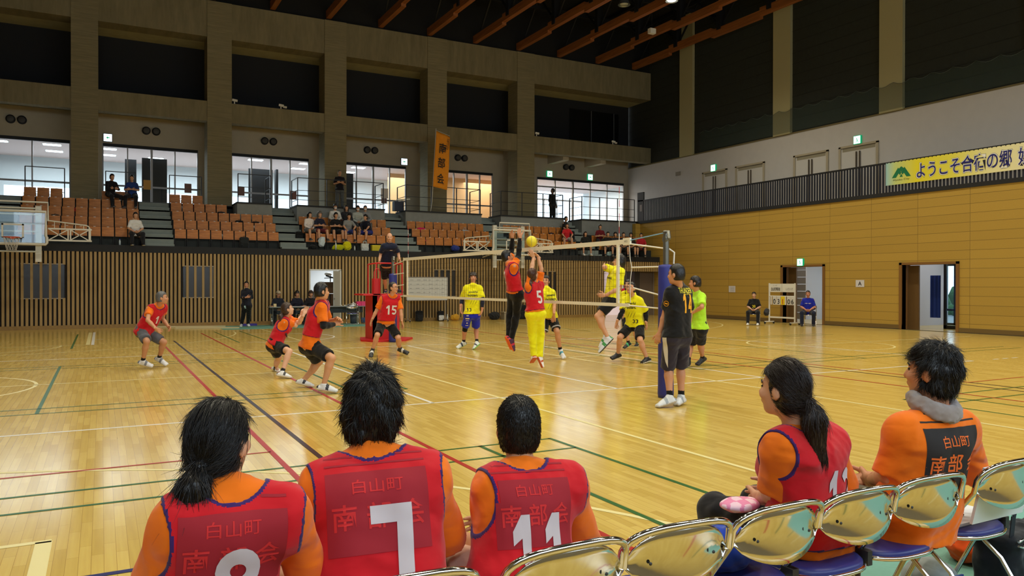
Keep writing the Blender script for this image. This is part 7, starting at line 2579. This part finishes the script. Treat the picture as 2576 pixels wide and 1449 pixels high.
B = person('short cropped player number 11 in red bib behind the nearest folding chair', pose('p11'), 1.58, (24, 2, 0), (196, 142, 106), ('crop', (14, 13, 14)), (ORA, .98, .1), (RED, TRIM, .03), ((200, 160, 140), 1.0), WS, None,
           res=.0095, loose=.010, strands=6000, group=G7)
back_print(B, .03, .0, s=.95)
for q in (-.055, .06):
    at, n = back(B, -.15, q)
    decal(B, '1', .26, at, n, B.U, m_bibnum, 'bib_number', width=.10, offset=.05, lift=.0042)
B = person('woman number 13 with wavy dark ponytail in red bib leaning forward', pose('p13'), 1.62, (-12, 2, 0), (212, 160, 130), ('tail', (34, 24, 21), .40), (ORA, .95, .1), (RED, TRIM, .06), ((26, 26, 30), 2.0), WS, None,
           female=True, res=.0095, loose=.012, strands=3500, group=G7)
for ch, q in (('1', -.0), ('3', .11)):
    at, n = back(B, -.12, q + .01)
    decal(B, ch, .235, at, n, B.U, m_bibnum, 'bib_number', width=.085 if ch == '1' else .11, offset=.05, lift=.0042)
tw = thing('pink_pouch', 'pink and white patterned pouch in the lap of woman number 13', 'pouch', (-4.40, -6.93, .60))
g = Field((-4.55, -7.05, .55), (-4.25, -6.8, .70), .008)
g.ell((-4.40, -6.93, .615), np.eye(3), (.10, .07, .028), 0).ripple(.003, 40, 3)
P_, Q_ = g.mesh()
c_ = fc(P_, Q_)
mi_ = (np.sin(c_[:, 0] * 70) * np.sin(c_[:, 1] * 80) > .1).astype(int)
mesh_object('pouch_body', P_, Q_, [M('pink_cloth', (230, 140, 180), .8), M('pale_pink_cloth', (240, 206, 222), .8)], tw, mi_)
B = person('man in orange tee with grey towel round his neck and olive trousers', pose('man'), 1.70, (-14, 3, 0), (198, 140, 106), ('fluffy', (20, 20, 22)), (ORA, .95, .12), None, ((92, 84, 66), 2.0), ((60, 60, 64), (220, 220, 220)), None,
           res=.0095, loose=.010, strands=4500, group=G7, wd=1.25, belly=1.12, grow=-.004)
m_pblack = M('club_print_black', (30, 26, 26), .8)
m_pora = M('club_print_orange', (226, 104, 30), .8)
back_print(B, .03, .02, m_pblack, m_pora, 1.12)
tg = thing('neck_towel', 'grey towel draped round the neck of the man in the orange tee', 'towel', tuple(B.neck))
g = Field(B.neck - .22, B.neck + .22, .008)
pts_ = []
for i in range(13):
    a = math.radians(-140 + 280 * i / 12)
    pts_.append(B.neck + B.U * (.055 - .02 * math.cos(a)) + (-B.F * math.cos(a) * .085 + B.F * .01) + B.R * math.sin(a) * .088)
for i in range(12):
    g.cone(pts_[i], pts_[i + 1], .026, .026, .01, flat=(B.U, 1.5))
g.ripple(.004, 60, 6, (1, 1, 2))
P_, Q_ = g.mesh()
mesh_object('towel_cloth', P_, Q_, cloth_mat((148, 140, 138)), tg)

# ------------------------------------------------------------------ belongings round the bench
cloth_heap('blue_bag', 'crumpled bright blue bag on the folding chair left of number 13', 'bag', (-4.68, -7.13, .452), (24, 58, 160), (.13, .10, .085), 41, h=.010)
cloth_heap('towel', 'white towel on the empty folding chair right of number 11', 'towel', (-5.30, -7.18, .452), (220, 220, 226), (.10, .08, .03), 42, h=.010)
wb2 = thing('tactics_board', 'whiteboard with handwriting leaning in the last folding chair', 'board', (-3.22, -7.2, .455))
a_, b2 = V3((-3.42, -7.36, .50)), V3((-3.02, -7.36, .50))
up_ = nrm((0.0, -.22, 1))
bd = MB()
th = V3((0, .012, .003))
c0, c1, c2, c3 = a_ , b2, b2 + up_ * .27, a_ + up_ * .27
bd.add([tuple(p) for p in (c0, c1, c2, c3)] + [tuple(p + th) for p in (c0, c1, c2, c3)], [(0, 1, 2, 3), (7, 6, 5, 4), (0, 4, 5, 1), (1, 5, 6, 2), (2, 6, 7, 3), (3, 7, 4, 0)])
bd.build('board', M('board_white', (216, 220, 226), .3), wb2)
rnd = random.Random(11)
hw = MB()
for (u_, w_) in ((.05, .17), (.16, .16), (.29, .15), (.33, .23)):
    for k in range(7):
        p = a_ + V3((u_ + rnd.uniform(0, .06), 0, 0)) + up_ * (w_ + rnd.uniform(-.018, .018)) - V3((0, .002, 0))
        q = p + V3((rnd.uniform(-.018, .018), 0, 0)) + up_ * rnd.uniform(-.015, .015)
        hw.bar(tuple(p), tuple(q), .0022)
hw.build('handwriting', M('marker_ink', (70, 76, 90), .7), wb2)
nb = thing('notebook', 'open white notebook with a pen on the last folding chair', 'notebook', (-3.2, -7.12, .455))
MB().box(-3.40, -3.02, -7.27, -7.0, .455, .468).build('pages', M('paper_white', (222, 226, 232), .7), nb)
MB().box(-3.41, -3.01, -7.28, -6.99, .452, .456).build('cover', M('notebook_cover', (40, 50, 90), .5), nb)
MB().tube([(-3.34, -7.16, .474), (-3.22, -7.2, .474)], .0045, 8).build('pen', m_blackprint, nb)
bg_ = thing('black_tote_bag', 'black bag with tall looped handles in the bottom right corner', 'bag', (-2.72, -7.18, 0.004))
g = Field((-3.1, -7.4, 0), (-2.3, -6.95, .45), .012)
g.box((-2.68, -7.17, .17), np.eye(3), (.27, .10, .165), .05).ripple(.007, 20, 7)
P_, Q_ = g.mesh()
mesh_object('bag_body', P_, Q_, cloth_mat((22, 24, 30)), bg_)
hb = MB()
for yy in (-7.24,):
    pts = [(-2.90, yy, .28), (-2.91, yy - .02, .44), (-2.87, yy - .03, .58), (-2.79, yy - .03, .62), (-2.72, yy - .03, .57), (-2.68, yy - .02, .44), (-2.66, yy, .28)]
    for i in range(len(pts) - 1):
        hb.bar(pts[i], pts[i + 1], .034, .006, upv=(0, 1, 0))
hb.build('handle', M('black_webbing', (22, 26, 40), .7), bg_)
MB().tube([(-2.92, -7.29, .30), (-2.88, -7.29, .285), (-2.86, -7.29, .31), (-2.88, -7.29, .33), (-2.92, -7.29, .32)], .006, 6).box(-2.62, -2.56, -7.29, -7.275, .22, .26).build('buckle', m_chrome, bg_)
ob = cloth_heap('orange_bag', 'bright orange sports bag on the teal mat under the last chairs', 'bag', (-2.42, -6.78, .003), (236, 84, 20), (.22, .13, .12), 44, h=.012)
hl = thing('cap', 'grey baseball cap with blue band under the bench chairs', 'cap', (-3.13, -6.98, .004))
g = Field((-3.4, -7.25, 0), (-2.9, -6.7, .25), .008)
g.ell((-3.13, -6.98, .03), np.eye(3), (.13, .15, .15), 0).plane((0, 0, .006), (0, 0, -1)).ripple(.0025, 30, 8)
P_, Q_ = g.mesh()
mesh_object('crown', P_, Q_, cloth_mat((140, 148, 150)), hl)
MB().box(-3.16, -3.08, -7.118, -7.108, .125, .135).build('band_print', M('blue_print', (40, 70, 130), .7), hl)
bs = thing('ball_bag', 'white and blue printed pack standing under the chair of number 13', 'bag', (-3.72, -6.80, .004))
MB().lathe([(0, .0), (.10, .005), (.115, .06), (.115, .12), (.09, .19), (.0, .22)], (-3.72, -6.80, .004), 20).build('pack_body', M('pack_white', (206, 216, 226), .4), bs)
MB().lathe([(.117, .02), (.118, .10), (.117, .105)], (-3.72, -6.80, .004), 20).build('pack_print', M('pack_blue', (30, 60, 150), .5), bs)
